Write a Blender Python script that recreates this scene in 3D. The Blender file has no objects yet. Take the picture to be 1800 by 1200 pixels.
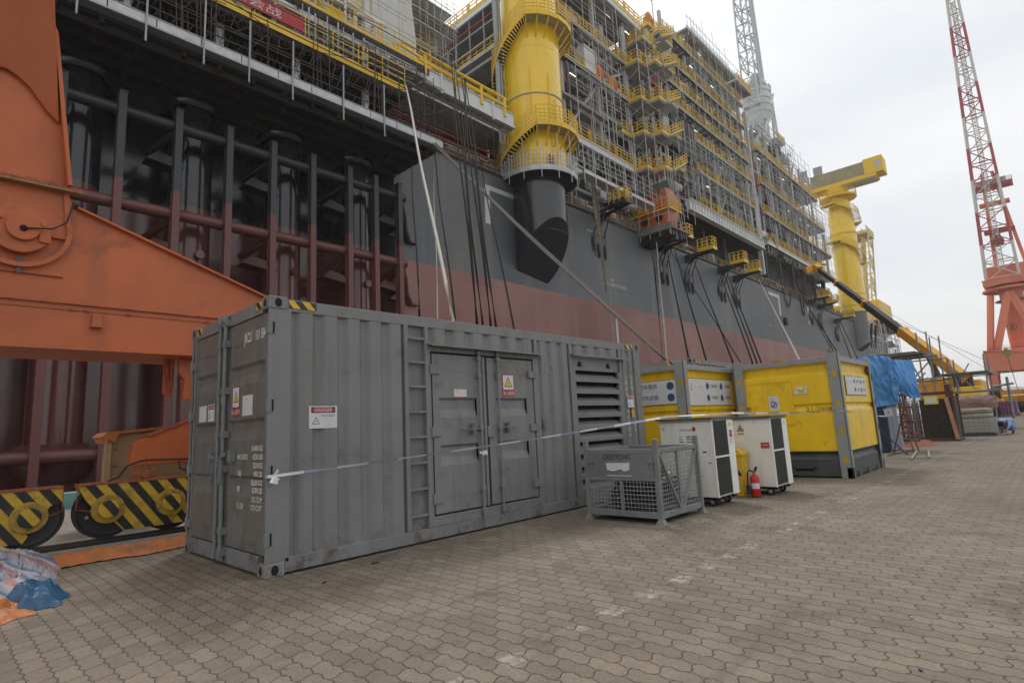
import bpy, bmesh, math, random
from mathutils import Vector, Matrix, noise
R = math.radians
rnd = random.Random(7)
sc = bpy.context.scene
col = sc.collection

# ---------------------------------------------------------------- camera
CAMP = Vector((-2.2218, -5.2803, 1.2129)); YAW, PITCH, ROLL = .7593, .1531, -.0504
FPX = 989.14
fw = Vector((math.cos(PITCH)*math.cos(YAW), math.cos(PITCH)*math.sin(YAW), math.sin(PITCH)))
rt = Vector((math.sin(YAW), -math.cos(YAW), 0)); up = rt.cross(fw)
cr, sr = math.cos(ROLL), math.sin(ROLL)
rt, up = cr*rt+sr*up, -sr*rt+cr*up
cam = bpy.data.cameras.new('camera'); co = bpy.data.objects.new('camera', cam); col.objects.link(co)
mt = Matrix((rt, up, -fw)).transposed().to_4x4(); mt.translation = CAMP
co.matrix_world = mt
cam.sensor_width = 36; cam.lens = FPX/1800*36; cam.clip_start = .05; cam.clip_end = 9000
sc.camera = co
def ray(px, py): return rt*((px-900)/FPX) - up*((py-600)/FPX) + fw
def on_y(px, py, Y): d = ray(px, py); return CAMP + d*((Y-CAMP.y)/d.y)
def on_x(px, py, X): d = ray(px, py); return CAMP + d*((X-CAMP.x)/d.x)
def on_z(px, py, Z): d = ray(px, py); return CAMP + d*((Z-CAMP.z)/d.z)

# ---------------------------------------------------------------- world, sun, exposure
SUN_AZ, SUN_EL = R(50), R(58)          # sun stands high behind the ship, veiled by cloud
w = bpy.data.worlds.new('World'); sc.world = w; w.use_nodes = True
nt = w.node_tree; nt.nodes.clear(); N = nt.nodes.new; LK = nt.links.new
sky = N('ShaderNodeTexSky'); sky.sky_type = 'NISHITA'; sky.sun_disc = False
sky.sun_elevation = SUN_EL; sky.sun_rotation = R(90)-SUN_AZ; sky.dust_density = 6; sky.air_density = 1; sky.ozone_density = 1
hsv = N('ShaderNodeHueSaturation'); hsv.inputs['Saturation'].default_value = .22; LK(sky.outputs[0], hsv.inputs['Color'])
tc = N('ShaderNodeTexCoord'); mp = N('ShaderNodeMapping'); mp.inputs['Scale'].default_value = (1, 1, 3.2)
LK(tc.outputs['Generated'], mp.inputs[0])
nz = N('ShaderNodeTexNoise'); nz.inputs['Scale'].default_value = 1.15; nz.inputs['Detail'].default_value = 6; nz.inputs['Roughness'].default_value = .55
LK(mp.outputs[0], nz.inputs['Vector'])
rp = N('ShaderNodeValToRGB'); rp.color_ramp.elements[0].position = .38; rp.color_ramp.elements[0].color = (6.15, 6.5, 6.9, 1)
rp.color_ramp.elements[1].position = .66; rp.color_ramp.elements[1].color = (8.2, 8.15, 8.05, 1)
LK(nz.outputs['Fac'], rp.inputs[0])
mx = N('ShaderNodeMixRGB'); mx.inputs[0].default_value = .82; LK(hsv.outputs[0], mx.inputs[1]); LK(rp.outputs[0], mx.inputs[2])
bg = N('ShaderNodeBackground'); bg.inputs['Strength'].default_value = .1; LK(mx.outputs[0], bg.inputs['Color'])
wo = N('ShaderNodeOutputWorld'); LK(bg.outputs[0], wo.inputs['Surface'])
sl = bpy.data.lights.new('sun', 'SUN'); sl.energy = 1.0; sl.angle = R(12); sl.color = (1, .95, .88)
sc.cycles.volume_bounces = 2
so = bpy.data.objects.new('sun', sl); col.objects.link(so)
sd = Vector((math.cos(SUN_EL)*math.cos(SUN_AZ), math.cos(SUN_EL)*math.sin(SUN_AZ), math.sin(SUN_EL)))
so.rotation_euler = sd.to_track_quat('Z', 'Y').to_euler(); so.location = (0, 0, 120)
vs = sc.view_settings; vs.view_transform = 'Standard'; vs.look = 'None'; vs.exposure = .5; vs.gamma = 1; vs.use_curve_mapping = False

# ---------------------------------------------------------------- materials
MAT = {}
def M(name, c, rough=.6, metal=0., var=.18, scale=2.5, dirt=None, streak=0., bump=0., spec=.5, fine=0., under=None, coat=0., rustz=0.):
    """painted / worn surface: colour varied by noise, optional dirt colour (col, amount), vertical streaks."""
    if name in MAT: return MAT[name]
    m = bpy.data.materials.new(name); m.use_nodes = True; t = m.node_tree; nn = t.nodes.new; L = t.links.new
    b = t.nodes['Principled BSDF']; b.inputs['Roughness'].default_value = rough; b.inputs['Metallic'].default_value = metal
    b.inputs['Specular IOR Level'].default_value = spec
    if coat: b.inputs['Coat Weight'].default_value = coat; b.inputs['Coat Roughness'].default_value = .12
    g = nn('ShaderNodeNewGeometry')
    n1 = nn('ShaderNodeTexNoise'); n1.inputs['Scale'].default_value = scale; n1.inputs['Detail'].default_value = 6; n1.inputs['Roughness'].default_value = .62
    L(g.outputs['Position'], n1.inputs['Vector'])
    r1 = nn('ShaderNodeMapRange'); r1.inputs[1].default_value = .3; r1.inputs[2].default_value = .7; r1.inputs[3].default_value = 1-var; r1.inputs[4].default_value = 1+var*.6
    L(n1.outputs['Fac'], r1.inputs[0])
    base = nn('ShaderNodeRGB'); base.outputs[0].default_value = (*c, 1); src = base.outputs[0]
    if under:                                   # second paint below a height
        zc, c2 = under
        sp = nn('ShaderNodeSeparateXYZ'); L(g.outputs['Position'], sp.inputs[0])
        lt = nn('ShaderNodeMath'); lt.operation = 'LESS_THAN'; lt.inputs[1].default_value = zc; L(sp.outputs[2], lt.inputs[0])
        ux = nn('ShaderNodeMixRGB'); ux.inputs[2].default_value = (*c2, 1); L(lt.outputs[0], ux.inputs[0]); L(src, ux.inputs[1]); src = ux.outputs[0]
    mv = nn('ShaderNodeVectorMath'); mv.operation = 'SCALE'; L(src, mv.inputs[0]); L(r1.outputs[0], mv.inputs['Scale']); src = mv.outputs[0]
    def over(fac, colr):
        nonlocal src
        x = nn('ShaderNodeMixRGB'); x.inputs[2].default_value = (*colr, 1); L(fac, x.inputs[0]); L(src, x.inputs[1]); src = x.outputs[0]
    if streak:
        mp = nn('ShaderNodeMapping'); mp.inputs['Scale'].default_value = (1, 1, .07); L(g.outputs['Position'], mp.inputs[0])
        n2 = nn('ShaderNodeTexNoise'); n2.inputs['Scale'].default_value = scale*3.2; n2.inputs['Detail'].default_value = 4; L(mp.outputs[0], n2.inputs['Vector'])
        r2 = nn('ShaderNodeMapRange'); r2.inputs[1].default_value = .52; r2.inputs[2].default_value = .75; r2.inputs[4].default_value = streak
        L(n2.outputs['Fac'], r2.inputs[0]); over(r2.outputs[0], tuple(x*.45 for x in (dirt[0] if dirt else c)) if not dirt else dirt[0])
    if dirt:
        n3 = nn('ShaderNodeTexNoise'); n3.inputs['Scale'].default_value = scale*1.7; n3.inputs['Detail'].default_value = 9; n3.inputs['Roughness'].default_value = .7; n3.inputs['Distortion'].default_value = .4
        L(g.outputs['Position'], n3.inputs['Vector'])
        r3 = nn('ShaderNodeMapRange'); r3.inputs[1].default_value = .64-.16*dirt[1]; r3.inputs[2].default_value = .74-.1*dirt[1]; r3.inputs[4].default_value = min(1, .35+.6*dirt[1])
        L(n3.outputs['Fac'], r3.inputs[0]); over(r3.outputs[0], dirt[0])
    if rustz:                                   # corrosion creeping up from the bottom rail
        sp = nn('ShaderNodeSeparateXYZ'); L(g.outputs['Position'], sp.inputs[0]); rz_ = nn('ShaderNodeMapRange'); rz_.inputs[1].default_value = rustz; rz_.inputs[2].default_value = 0; L(sp.outputs[2], rz_.inputs[0])
        n5 = nn('ShaderNodeTexNoise'); n5.inputs['Scale'].default_value = 5; n5.inputs['Detail'].default_value = 9; n5.inputs['Roughness'].default_value = .75; L(g.outputs['Position'], n5.inputs['Vector'])
        ad = nn('ShaderNodeMath'); ad.operation = 'MULTIPLY_ADD'; ad.inputs[1].default_value = .17; L(rz_.outputs[0], ad.inputs[0]); L(n5.outputs['Fac'], ad.inputs[2])
        r5 = nn('ShaderNodeMapRange'); r5.inputs[1].default_value = .66; r5.inputs[2].default_value = .76; r5.inputs[4].default_value = .8; L(ad.outputs[0], r5.inputs[0]); over(r5.outputs[0], (.1, .065, .045))
    L(src, b.inputs['Base Color'])
    rr = nn('ShaderNodeMapRange'); rr.inputs[3].default_value = max(.02, rough-.12); rr.inputs[4].default_value = min(1, rough+.14); L(n1.outputs['Fac'], rr.inputs[0]); L(rr.outputs[0], b.inputs['Roughness'])
    if bump:
        n4 = nn('ShaderNodeTexNoise'); n4.inputs['Scale'].default_value = fine or scale*6; n4.inputs['Detail'].default_value = 5; L(g.outputs['Position'], n4.inputs['Vector'])
        bp = nn('ShaderNodeBump'); bp.inputs['Strength'].default_value = bump; bp.inputs['Distance'].default_value = .03; L(n4.outputs['Fac'], bp.inputs['Height']); L(bp.outputs[0], b.inputs['Normal'])
    MAT[name] = m; return m
def EM(name, c, s):
    m = bpy.data.materials.new(name); m.use_nodes = True; t = m.node_tree; b = t.nodes['Principled BSDF']
    b.inputs['Base Color'].default_value = (.8, .8, .8, 1); b.inputs['Emission Color'].default_value = (*c, 1); b.inputs['Emission Strength'].default_value = s; MAT[name] = m; return m
def stripes(name, c1, c2, axis=(1, 0, 1), period=.1, rough=.6, wear=.3):
    """two-tone hazard stripes, direction given in object space"""
    m = bpy.data.materials.new(name); m.use_nodes = True; t = m.node_tree; nn = t.nodes.new; L = t.links.new; b = t.nodes['Principled BSDF']; b.inputs['Roughness'].default_value = rough
    g = nn('ShaderNodeNewGeometry'); d = nn('ShaderNodeVectorMath'); d.operation = 'DOT_PRODUCT'; d.inputs[1].default_value = tuple(a/period for a in axis); L(g.outputs['Position'], d.inputs[0])
    f = nn('ShaderNodeMath'); f.operation = 'FRACT'; L(d.outputs['Value'], f.inputs[0])
    gt = nn('ShaderNodeMath'); gt.operation = 'GREATER_THAN'; gt.inputs[1].default_value = .5; L(f.outputs[0], gt.inputs[0])
    x = nn('ShaderNodeMixRGB'); x.inputs[1].default_value = (*c1, 1); x.inputs[2].default_value = (*c2, 1); L(gt.outputs[0], x.inputs[0])
    n = nn('ShaderNodeTexNoise'); n.inputs['Scale'].default_value = 9; n.inputs['Detail'].default_value = 8; L(g.outputs['Position'], n.inputs['Vector'])
    r = nn('ShaderNodeMapRange'); r.inputs[1].default_value = .5; r.inputs[2].default_value = .75; r.inputs[4].default_value = wear; L(n.outputs['Fac'], r.inputs[0])
    y = nn('ShaderNodeMixRGB'); y.inputs[2].default_value = (.09, .06, .04, 1); L(r.outputs[0], y.inputs[0]); L(x.outputs[0], y.inputs[1]); L(y.outputs[0], b.inputs['Base Color'])
    MAT[name] = m; return m

RUST = (.11, .055, .03)
grey_c = M('grey_container_paint', (.205, .208, .209), .55, var=.16, scale=1.6, dirt=((.12, .105, .09), .5), streak=.45, bump=.08, rustz=.5)
door_c = M('dirty_door_paint', (.165, .155, .14), .6, var=.2, scale=1.8, dirt=((.1, .085, .065), .75), streak=.5, bump=.08)
cast_c = M('corner_casting_paint', (.19, .2, .2), .6, var=.2, scale=6, dirt=(RUST, .35))
rustbase = M('rusty_casting', (.24, .245, .24), .7, var=.25, scale=9, dirt=((.13,.05,.025), 1.0))
black = M('flat_black', (.008, .008, .009), .9, var=0)
rubber = M('black_rubber', (.02, .02, .022), .75, var=.2)
white_p = M('white_paint', (.66, .66, .63), .5, var=.1, scale=2, dirt=((.3, .28, .24), .15), streak=.15)
letter = M('white_lettering', (.8, .79, .74), .6, var=.2, scale=30)
steel = M('galvanised_steel', (.34, .355, .36), .5, .35, var=.2, scale=5, dirt=((.16, .13, .1), .25))
scaf = M('scaffold_tube_steel', (.25, .255, .26), .5, .5, var=.3, scale=3, dirt=(RUST, .2))
yellow_s = M('safety_yellow', (.78, .5, .015), .45, var=.12, scale=1.5, dirt=((.3, .2, .05), .12))
yellow_p = M('pedestal_yellow', (.9, .58, .008), .28, var=.08, scale=.35, coat=.6, streak=.3, dirt=((.5, .3, .03), .2))
yellow_c = M('yellow_container_paint', (.84, .55, .008), .4, var=.12, scale=1.8, dirt=((.38, .24, .06), .4), streak=.35, bump=.07)
post_g = M('offshore_frame_grey', (.27, .285, .29), .55, var=.15, scale=3, dirt=((.15, .13, .1), .25))
dark_g = M('dark_grey_band', (.06, .065, .07), .55, var=.2, scale=2, dirt=((.12, .11, .1), .3), streak=.3)
orange_c = M('crane_orange', (.5, .12, .035), .45, var=.2, scale=1.1, dirt=((.22, .07, .035), .45), streak=.4, bump=.06)
orange_r = M('crane_orange_rusty', (.36, .1, .04), .7, var=.3, scale=7, dirt=((.05, .03, .02), .8))
orange_t = M('orange_tarpaulin', (.5, .17, .05), .7, var=.25, scale=2.2, dirt=((.17, .11, .075), .85), bump=.3)
tan_t = M('tan_canvas', (.3, .2, .11), .8, var=.2, scale=4)
red_p = M('red_paint', (.5, .02, .02), .35, var=.1)
redpipe = M('firewater_red', (.3, .025, .03), .5, var=.2)
sign_w = M('sign_white', (.62, .63, .64), .5, var=.08, scale=8, dirt=((.35, .33, .3), .15))
sign_r = M('sign_red', (.42, .04, .035), .5, var=.1)
sign_y = M('sign_yellow', (.75, .58, .03), .5, var=.1)
ink = M('sign_ink', (.03, .03, .035), .6, var=.1)
ink_b = M('sign_blue_ink', (.03, .07, .16), .6, var=.1)
hazard = stripes('hazard_stripes', (.72, .45, .02), (.025, .025, .025), (1, 0, .9), .155, .5)
hazard_e = stripes('hazard_stripes_end', (.72, .45, .02), (.025, .025, .025), (0, -1, 1.), .155, .5)
hazard_b = stripes('bogie_stripes', (.55, .36, .03), (.02, .02, .02), (1, 0, .75), .235, .55, .55)
tape_m = stripes('barrier_tape_pattern', (.8, .8, .82), (.36, .4, .55), (1, 0, .0), .62, .5, .05)

# ---------------------------------------------------------------- mesh builder
class MB:
    def __init__(s): s.v = []; s.f = []; s.mi = []; s.cur = 0; s.pc = []
    def add(s, vs, fs):
        o = len(s.v); s.pc.append((o, len(s.f))); s.v += [tuple(p) for p in vs]; s.f += [tuple(i+o for i in f) for f in fs]; s.mi += [s.cur]*len(fs); return s
    def box(s, x0, x1, y0, y1, z0, z1):
        return s.add([(x0,y0,z0),(x1,y0,z0),(x1,y1,z0),(x0,y1,z0),(x0,y0,z1),(x1,y0,z1),(x1,y1,z1),(x0,y1,z1)],
                     [(0,3,2,1),(4,5,6,7),(0,1,5,4),(1,2,6,5),(2,3,7,6),(3,0,4,7)])
    def beam(s, p, q, w, h=None, upv=(0, 0, 1)):
        h = h or w; p = Vector(p); q = Vector(q); d = (q-p)
        if d.length < 1e-6: return s
        d.normalize(); u = Vector(upv)
        if abs(d.dot(u)) > .97: u = Vector((1, 0, 0))
        a = d.cross(u).normalized(); b = a.cross(d)
        vs = [c+a*(w/2*i)+b*(h/2*j) for c in (p, q) for i, j in ((-1,-1),(1,-1),(1,1),(-1,1))]
        return s.add(vs, [(3,2,1,0),(4,5,6,7),(0,1,5,4),(1,2,6,5),(2,3,7,6),(3,0,4,7)])
    def tube(s, p, q, r, n=6, r2=None, cap=True):
        p = Vector(p); q = Vector(q); d = q-p
        if d.length < 1e-6: return s
        d.normalize(); u = Vector((0,0,1)) if abs(d.z) < .9 else Vector((1,0,0)); a = d.cross(u).normalized(); b = d.cross(a); r2 = r if r2 is None else r2
        vs = [p+(a*math.cos(t)+b*math.sin(t))*r for t in (2*math.pi*i/n for i in range(n))]+[q+(a*math.cos(t)+b*math.sin(t))*r2 for t in (2*math.pi*i/n for i in range(n))]
        fs = [(i, (i+1)%n, n+(i+1)%n, n+i) for i in range(n)]
        if cap: fs += [tuple(range(n-1, -1, -1)), tuple(range(n, 2*n))]
        return s.add(vs, fs)
    def path(s, pts, r, n=6):
        pts = [Vector(p) for p in pts]; rings = []; vs = []
        for i, p in enumerate(pts):
            d = (pts[min(i+1, len(pts)-1)]-pts[max(i-1, 0)]).normalized()
            u = Vector((0,0,1)) if abs(d.z) < .95 else Vector((1,0,0)); a = d.cross(u).normalized(); b = d.cross(a)
            vs += [p+(a*math.cos(2*math.pi*k/n)+b*math.sin(2*math.pi*k/n))*r for k in range(n)]
        fs = [(i*n+k, i*n+(k+1)%n, (i+1)*n+(k+1)%n, (i+1)*n+k) for i in range(len(pts)-1) for k in range(n)]
        fs += [tuple(range(n-1,-1,-1)), tuple(range((len(pts)-1)*n, len(pts)*n))]
        return s.add(vs, fs)
    def prism(s, poly, ax, d0, d1):
        """poly: 2-D outline; ax: axis it is extruded along ('x': (y,z), 'y': (x,z), 'z': (x,y))"""
        def P(a, b, d): return {'x': (d, a, b), 'y': (a, d, b), 'z': (a, b, d)}[ax]
        n = len(poly); vs = [P(a, b, d0) for a, b in poly]+[P(a, b, d1) for a, b in poly]
        return s.add(vs, [tuple(range(n-1,-1,-1)), tuple(range(n, 2*n))]+[(i, (i+1)%n, n+(i+1)%n, n+i) for i in range(n)])
    def lathe(s, prof, c=(0, 0, 0), n=24, ax='z', a0=0, a1=2*math.pi):
        full = abs(a1-a0-2*math.pi) < 1e-6; m = n if full else n+1; vs = []
        for r, h in prof:
            for k in range(m):
                t = a0+(a1-a0)*k/n; x, y = r*math.cos(t), r*math.sin(t)
                p = {'z': (x, y, h), 'y': (x, h, y), 'x': (h, x, y)}[ax]; vs.append((c[0]+p[0], c[1]+p[1], c[2]+p[2]))
        fs = [(i*m+k, i*m+(k+1)%m, (i+1)*m+(k+1)%m, (i+1)*m+k) for i in range(len(prof)-1) for k in range(n)]
        return s.add(vs, fs)
    def sphere(s, c, r, n=10, sq=(1, 1, 1)):
        m = n//2; prof = [(r*math.sin(math.pi*i/m), -r*math.cos(math.pi*i/m)) for i in range(m+1)]
        o = len(s.v); s.lathe(prof, (0,0,0), n)
        s.v[o:] = [(c[0]+x*sq[0], c[1]+y*sq[1], c[2]+z*sq[2]) for x, y, z in s.v[o:]]; return s
    def build(s, name, mats, parent=None, origin=None, bevel=0, smooth=False):
        me = bpy.data.meshes.new(name); o = origin or (0, 0, 0)
        vs = s.v if not origin else [(x-o[0], y-o[1], z-o[2]) for x, y, z in s.v]
        me.from_pydata(vs, [], s.f); mats = mats if isinstance(mats, (list, tuple)) else [mats]
        for m in mats: me.materials.append(m)
        if len(mats) > 1: me.polygons.foreach_set('material_index', s.mi)
        b = bmesh.new(); b.from_mesh(me); bmesh.ops.recalc_face_normals(b, faces=b.faces); b.to_mesh(me); b.free()
        if smooth:
            me.polygons.foreach_set('use_smooth', [True]*len(me.polygons))
            try: me.set_sharp_from_angle(angle=R(38))
            except Exception: pass
        ob = bpy.data.objects.new(name, me); col.objects.link(ob)
        if parent: ob.parent = parent
        if bevel:
            bv = ob.modifiers.new('bevel', 'BEVEL'); bv.width = bevel; bv.segments = 2; bv.limit_method = 'ANGLE'; bv.angle_limit = R(40)
        return ob
def tag(o, label, cat=None, group=None, kind=None):
    if label: o['label'] = label
    if cat: o['category'] = cat
    if group: o['group'] = group
    if kind: o['kind'] = kind
    return o
def thing(name, label, cat, loc=(0, 0, 0), group=None, rz=0):
    o = bpy.data.objects.new(name, None); o.empty_display_size = .3; col.objects.link(o); o.location = loc; o.rotation_euler.z = rz
    return tag(o, label, cat, group)
class T:
    """a thing whose parts are written in world (or ship) coordinates; its Empty stands at its base"""
    def __init__(s, name, label, cat, loc, group=None, rz=0, real=None):
        s.o = tuple(loc); s.e = thing(name, label, cat, real if real is not None else loc, group, rz)
    def part(s, mb, name, mat, label=None, parent=None, each=False, **k):
        if each:                                # every primitive of the builder becomes a part of its own
            pc = mb.pc+[(len(mb.v), len(mb.f))]
            for (v0, f0), (v1, f1) in zip(pc, pc[1:]):
                m2 = MB(); m2.v = mb.v[v0:v1]; m2.f = [tuple(i-v0 for i in f) for f in mb.f[f0:f1]]; m2.mi = [0]*len(m2.f); ob = s.part(m2, name, mat, label, parent, **k)
            return ob
        ob = mb.build(name, mat, parent or s.e, origin=s.o, **k)
        if label: ob['label'] = label
        return ob
def copy_tree(o, parent=None):
    c = o.copy(); col.objects.link(c); c.parent = parent
    for ch in [x for x in bpy.data.objects if x.parent == o]: copy_tree(ch, c)
    return c
def text_mb(s, origin, right, upd, h, depth=.002, align='LEFT', mb=None, sx=1.0, bold=0.):
    """lettering as mesh, 'h' = capital height"""
    cu = bpy.data.curves.new('t', 'FONT'); cu.body = s; cu.size = 1; cu.align_x = align; cu.offset = bold; cu.resolution_u = 2
    ob = bpy.data.objects.new('t', cu); col.objects.link(ob)
    dg = bpy.context.evaluated_depsgraph_get(); dg.update(); me = bpy.data.meshes.new_from_object(ob.evaluated_get(dg))
    k = h/.7; r = Vector(right).normalized(); u = Vector(upd).normalized(); n = r.cross(u); mb = mb or MB(); o0 = Vector(origin)
    vs = [o0+r*(v.co.x*k*sx)+u*(v.co.y*k)+n*depth for v in me.vertices]
    mb.add(vs, [tuple(p.vertices) for p in me.polygons])
    bpy.data.objects.remove(ob); bpy.data.curves.remove(cu); bpy.data.meshes.remove(me); return mb
def disc(mb, c, nrm, r, n=14, ry=None, depth=.002):
    nrm = Vector(nrm); u = Vector((0,0,1)); a = u.cross(nrm).normalized(); ry = ry or r
    c = Vector(c)+nrm*depth; vs = [c+a*(r*math.cos(2*math.pi*i/n))+u*(ry*math.sin(2*math.pi*i/n)) for i in range(n)]
    return mb.add(vs, [tuple(range(n))])
def plate(mb, c, nrm, w, h, depth=.002, t=.0):
    nrm = Vector(nrm); u = Vector((0,0,1)); a = u.cross(nrm).normalized(); c = Vector(c)+nrm*depth
    vs = [c+a*(w/2*i)+u*(h/2*j) for i, j in ((-1,-1),(1,-1),(1,1),(-1,1))]
    return mb.add(vs, [(0,1,2,3)])
# ================================================================ SETTING
def math_node(t, op, a, b=None, c=None):
    n = t.nodes.new('ShaderNodeMath'); n.operation = op
    for i, v in enumerate((a, b, c)):
        if v is None: continue
        if isinstance(v, (int, float)): n.inputs[i].default_value = v
        else: t.links.new(v, n.inputs[i])
    return n.outputs[0]
def paver_material():
    m = bpy.data.materials.new('interlocking_pavers'); m.use_nodes = True; t = m.node_tree; nn = t.nodes.new; L = t.links.new; b = t.nodes['Principled BSDF']
    g = nn('ShaderNodeNewGeometry'); s = nn('ShaderNodeSeparateXYZ'); L(g.outputs['Position'], s.inputs[0]); X, Y = s.outputs[0], s.outputs[1]
    F = lambda op, a, b_=None, c=None: math_node(t, op, a, b_, c)
    nw = nn('ShaderNodeTexNoise'); nw.inputs['Scale'].default_value = 1.1; nw.inputs['Detail'].default_value = 3; L(g.outputs['Position'], nw.inputs['Vector'])
    wob = F('MULTIPLY', F('SUBTRACT', nw.outputs['Fac'], .5), .05)
    wy = F('MULTIPLY', F('SINE', F('MULTIPLY', Y, 2*math.pi/.115)), .0068)
    wy = F('ADD', wy, F('MULTIPLY', F('SINE', F('MULTIPLY', Y, 2*math.pi*3/.115)), -.003))
    wx = F('MULTIPLY', F('SINE', F('MULTIPLY', X, 2*math.pi/.115)), .013)
    tx = F('ADD', F('ADD', Y, wx), wob); ty = F('ADD', F('ADD', X, wy), wob)
    cb = nn('ShaderNodeCombineXYZ'); L(tx, cb.inputs[0]); L(ty, cb.inputs[1])
    br = nn('ShaderNodeTexBrick'); br.offset = .5; br.inputs['Scale'].default_value = 1; br.inputs['Brick Width'].default_value = .23; br.inputs['Row Height'].default_value = .115
    br.inputs['Mortar Size'].default_value = .0044; br.inputs['Mortar Smooth'].default_value = .35; br.inputs['Bias'].default_value = 0
    br.inputs['Color1'].default_value = (.226, .187, .143, 1); br.inputs['Color2'].default_value = (.288, .243, .188, 1); br.inputs['Mortar'].default_value = (.105, .083, .066, 1)
    L(cb.outputs[0], br.inputs['Vector']); src = br.outputs['Color']
    gl_ = nn('ShaderNodeVectorMath'); gl_.operation = 'SCALE'; L(src, gl_.inputs[0]); gl_.inputs['Scale'].default_value = .8; src = gl_.outputs[0]
    def noise_(sc_, det, lo, hi, a, b_, rough=.6, stretch=None):
        n = nn('ShaderNodeTexNoise'); n.inputs['Scale'].default_value = sc_; n.inputs['Detail'].default_value = det; n.inputs['Roughness'].default_value = rough
        if stretch:
            mp = nn('ShaderNodeMapping'); mp.inputs['Scale'].default_value = stretch; L(g.outputs['Position'], mp.inputs[0]); L(mp.outputs[0], n.inputs['Vector'])
        else: L(g.outputs['Position'], n.inputs['Vector'])
        r = nn('ShaderNodeMapRange'); r.inputs[1].default_value = lo; r.inputs[2].default_value = hi; r.inputs[3].default_value = a; r.inputs[4].default_value = b_; L(n.outputs['Fac'], r.inputs[0]); return r.outputs[0]
    def scale_(f):
        nonlocal src
        v = nn('ShaderNodeVectorMath'); v.operation = 'SCALE'; L(src, v.inputs[0]); L(f, v.inputs['Scale']); src = v.outputs[0]
    def mix_(f, c):
        nonlocal src
        x = nn('ShaderNodeMixRGB'); x.inputs[2].default_value = (*c, 1); L(f, x.inputs[0]); L(src, x.inputs[1]); src = x.outputs[0]
    scale_(noise_(.55, 5, .3, .7, .86, 1.13)); scale_(noise_(45, 4, .3, .7, .82, 1.14)); scale_(noise_(5, 6, .3, .7, .88, 1.1))
    mix_(F('MULTIPLY', noise_(2.1, 9, .58, .7, 0, .75, .72), noise_(.35, 3, .45, .6, 0, 1)), (.3, .27, .235))          # pale scuffs
    mix_(noise_(1.3, 10, .56, .68, 0, .7, .72), (.085, .07, .06)); mix_(noise_(.4, 9, .52, .64, 0, .5, .7), (.13, .1, .08)); mix_(noise_(7, 8, .61, .7, 0, .7, .7), (.06, .05, .045))                                    # oil and tyre stains
    mix_(F('MULTIPLY', noise_(.9, 8, .55, .68, 0, .65, .7, (.12, 1.9, 1)), 1), (.11, .09, .075))
    # painted parking marks on single pavers along y = -3
    ma = F('LESS_THAN', F('ABSOLUTE', F('ADD', Y, 3.0)), .062)
    fx = F('FRACT', F('DIVIDE', F('ADD', ty, .02), .46)); mb_ = F('LESS_THAN', fx, .5); mc = F('GREATER_THAN', X, -.6)
    mk = F('MULTIPLY', F('MULTIPLY', ma, mb_), F('MULTIPLY', mc, noise_(16, 6, .42, .6, 0, .65)))
    mk = F('MULTIPLY', mk, noise_(1.7, 1, .4, .5, .1, 1))
    mk = F('MULTIPLY', mk, F('SUBTRACT', 1, br.outputs['Fac']))
    mix_(mk, (.42, .41, .37))
    # faint scraped paint strokes
    L(src, b.inputs['Base Color']); b.inputs['Roughness'].default_value = .85; b.inputs['Specular IOR Level'].default_value = .3
    bm = nn('ShaderNodeBump'); bm.inputs['Distance'].default_value = .012; bm.inputs['Strength'].default_value = .8
    hh = F('ADD', F('SUBTRACT', 1, br.outputs['Fac']), F('MULTIPLY', noise_(60, 5, 0, 1, 0, 1), .35)); L(hh, bm.inputs['Height']); L(bm.outputs[0], b.inputs['Normal'])
    return m
pav = paver_material()
mb = MB()
xs = [-60, 3, 40, 200, 1000, 3500]; ys = [-2500, -300, -30, -6, 3.6]
for i in range(len(xs)-1):
    for j in range(len(ys)-1): mb.add([(xs[i],ys[j],0),(xs[i+1],ys[j],0),(xs[i+1],ys[j+1],0),(xs[i],ys[j+1],0)], [(0,1,2,3)])
tag(mb.build('quay_paving', pav), None, kind='structure')
conc = M('quay_concrete', (.27, .24, .205), .85, var=.25, scale=1.5, dirt=((.12, .1, .085), .5), bump=.2)
mb = MB().box(-60, 3500, 3.6, 10.1, -6, -.004); tag(mb.build('quay_apron', conc), None, kind='structure')
mb = MB().box(-60, 400, 3.42, 3.6, -.1, .012); tag(mb.build('track_kerb', M('kerb_concrete', (.22, .2, .18), .85, var=.25, scale=6, bump=.2)), None, kind='structure')
mb = MB(); mb.box(-60, 400, 3.9, 4.02, -.01, .004); mb.box(-60, 400, 4.18, 4.3, -.01, .004)
tag(mb.build('groove_shade_strip', black), None, kind='structure')  # thin black strips stand in for the shade in the rail grooves
mb = MB().box(-60, 400, 4.02, 4.18, -.01, .02).box(-60, 400, 4.06, 4.14, .02, .05); tag(mb.build('crane_rail', M('rail_steel', (.09, .075, .065), .5, .6, dirt=(RUST, .5))), None, kind='structure')
mb = MB().box(-60, 400, 10.1, 10.7, -8, .32); tag(mb.build('quay_edge', M('quay_edge_turquoise', (.17, .33, .31), .7, var=.2)), None, kind='structure')
wm = bpy.data.materials.new('dock_water'); wm.use_nodes = True; b = wm.node_tree.nodes['Principled BSDF']; b.inputs['Base Color'].default_value = (.03, .045, .045, 1); b.inputs['Roughness'].default_value = .12
mb = MB().add([(-300,10.6,-3),(3500,10.6,-3),(3500,2500,-3),(-300,2500,-3)], [(0,1,2,3)]); tag(mb.build('water', wm), None, kind='structure')
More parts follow.
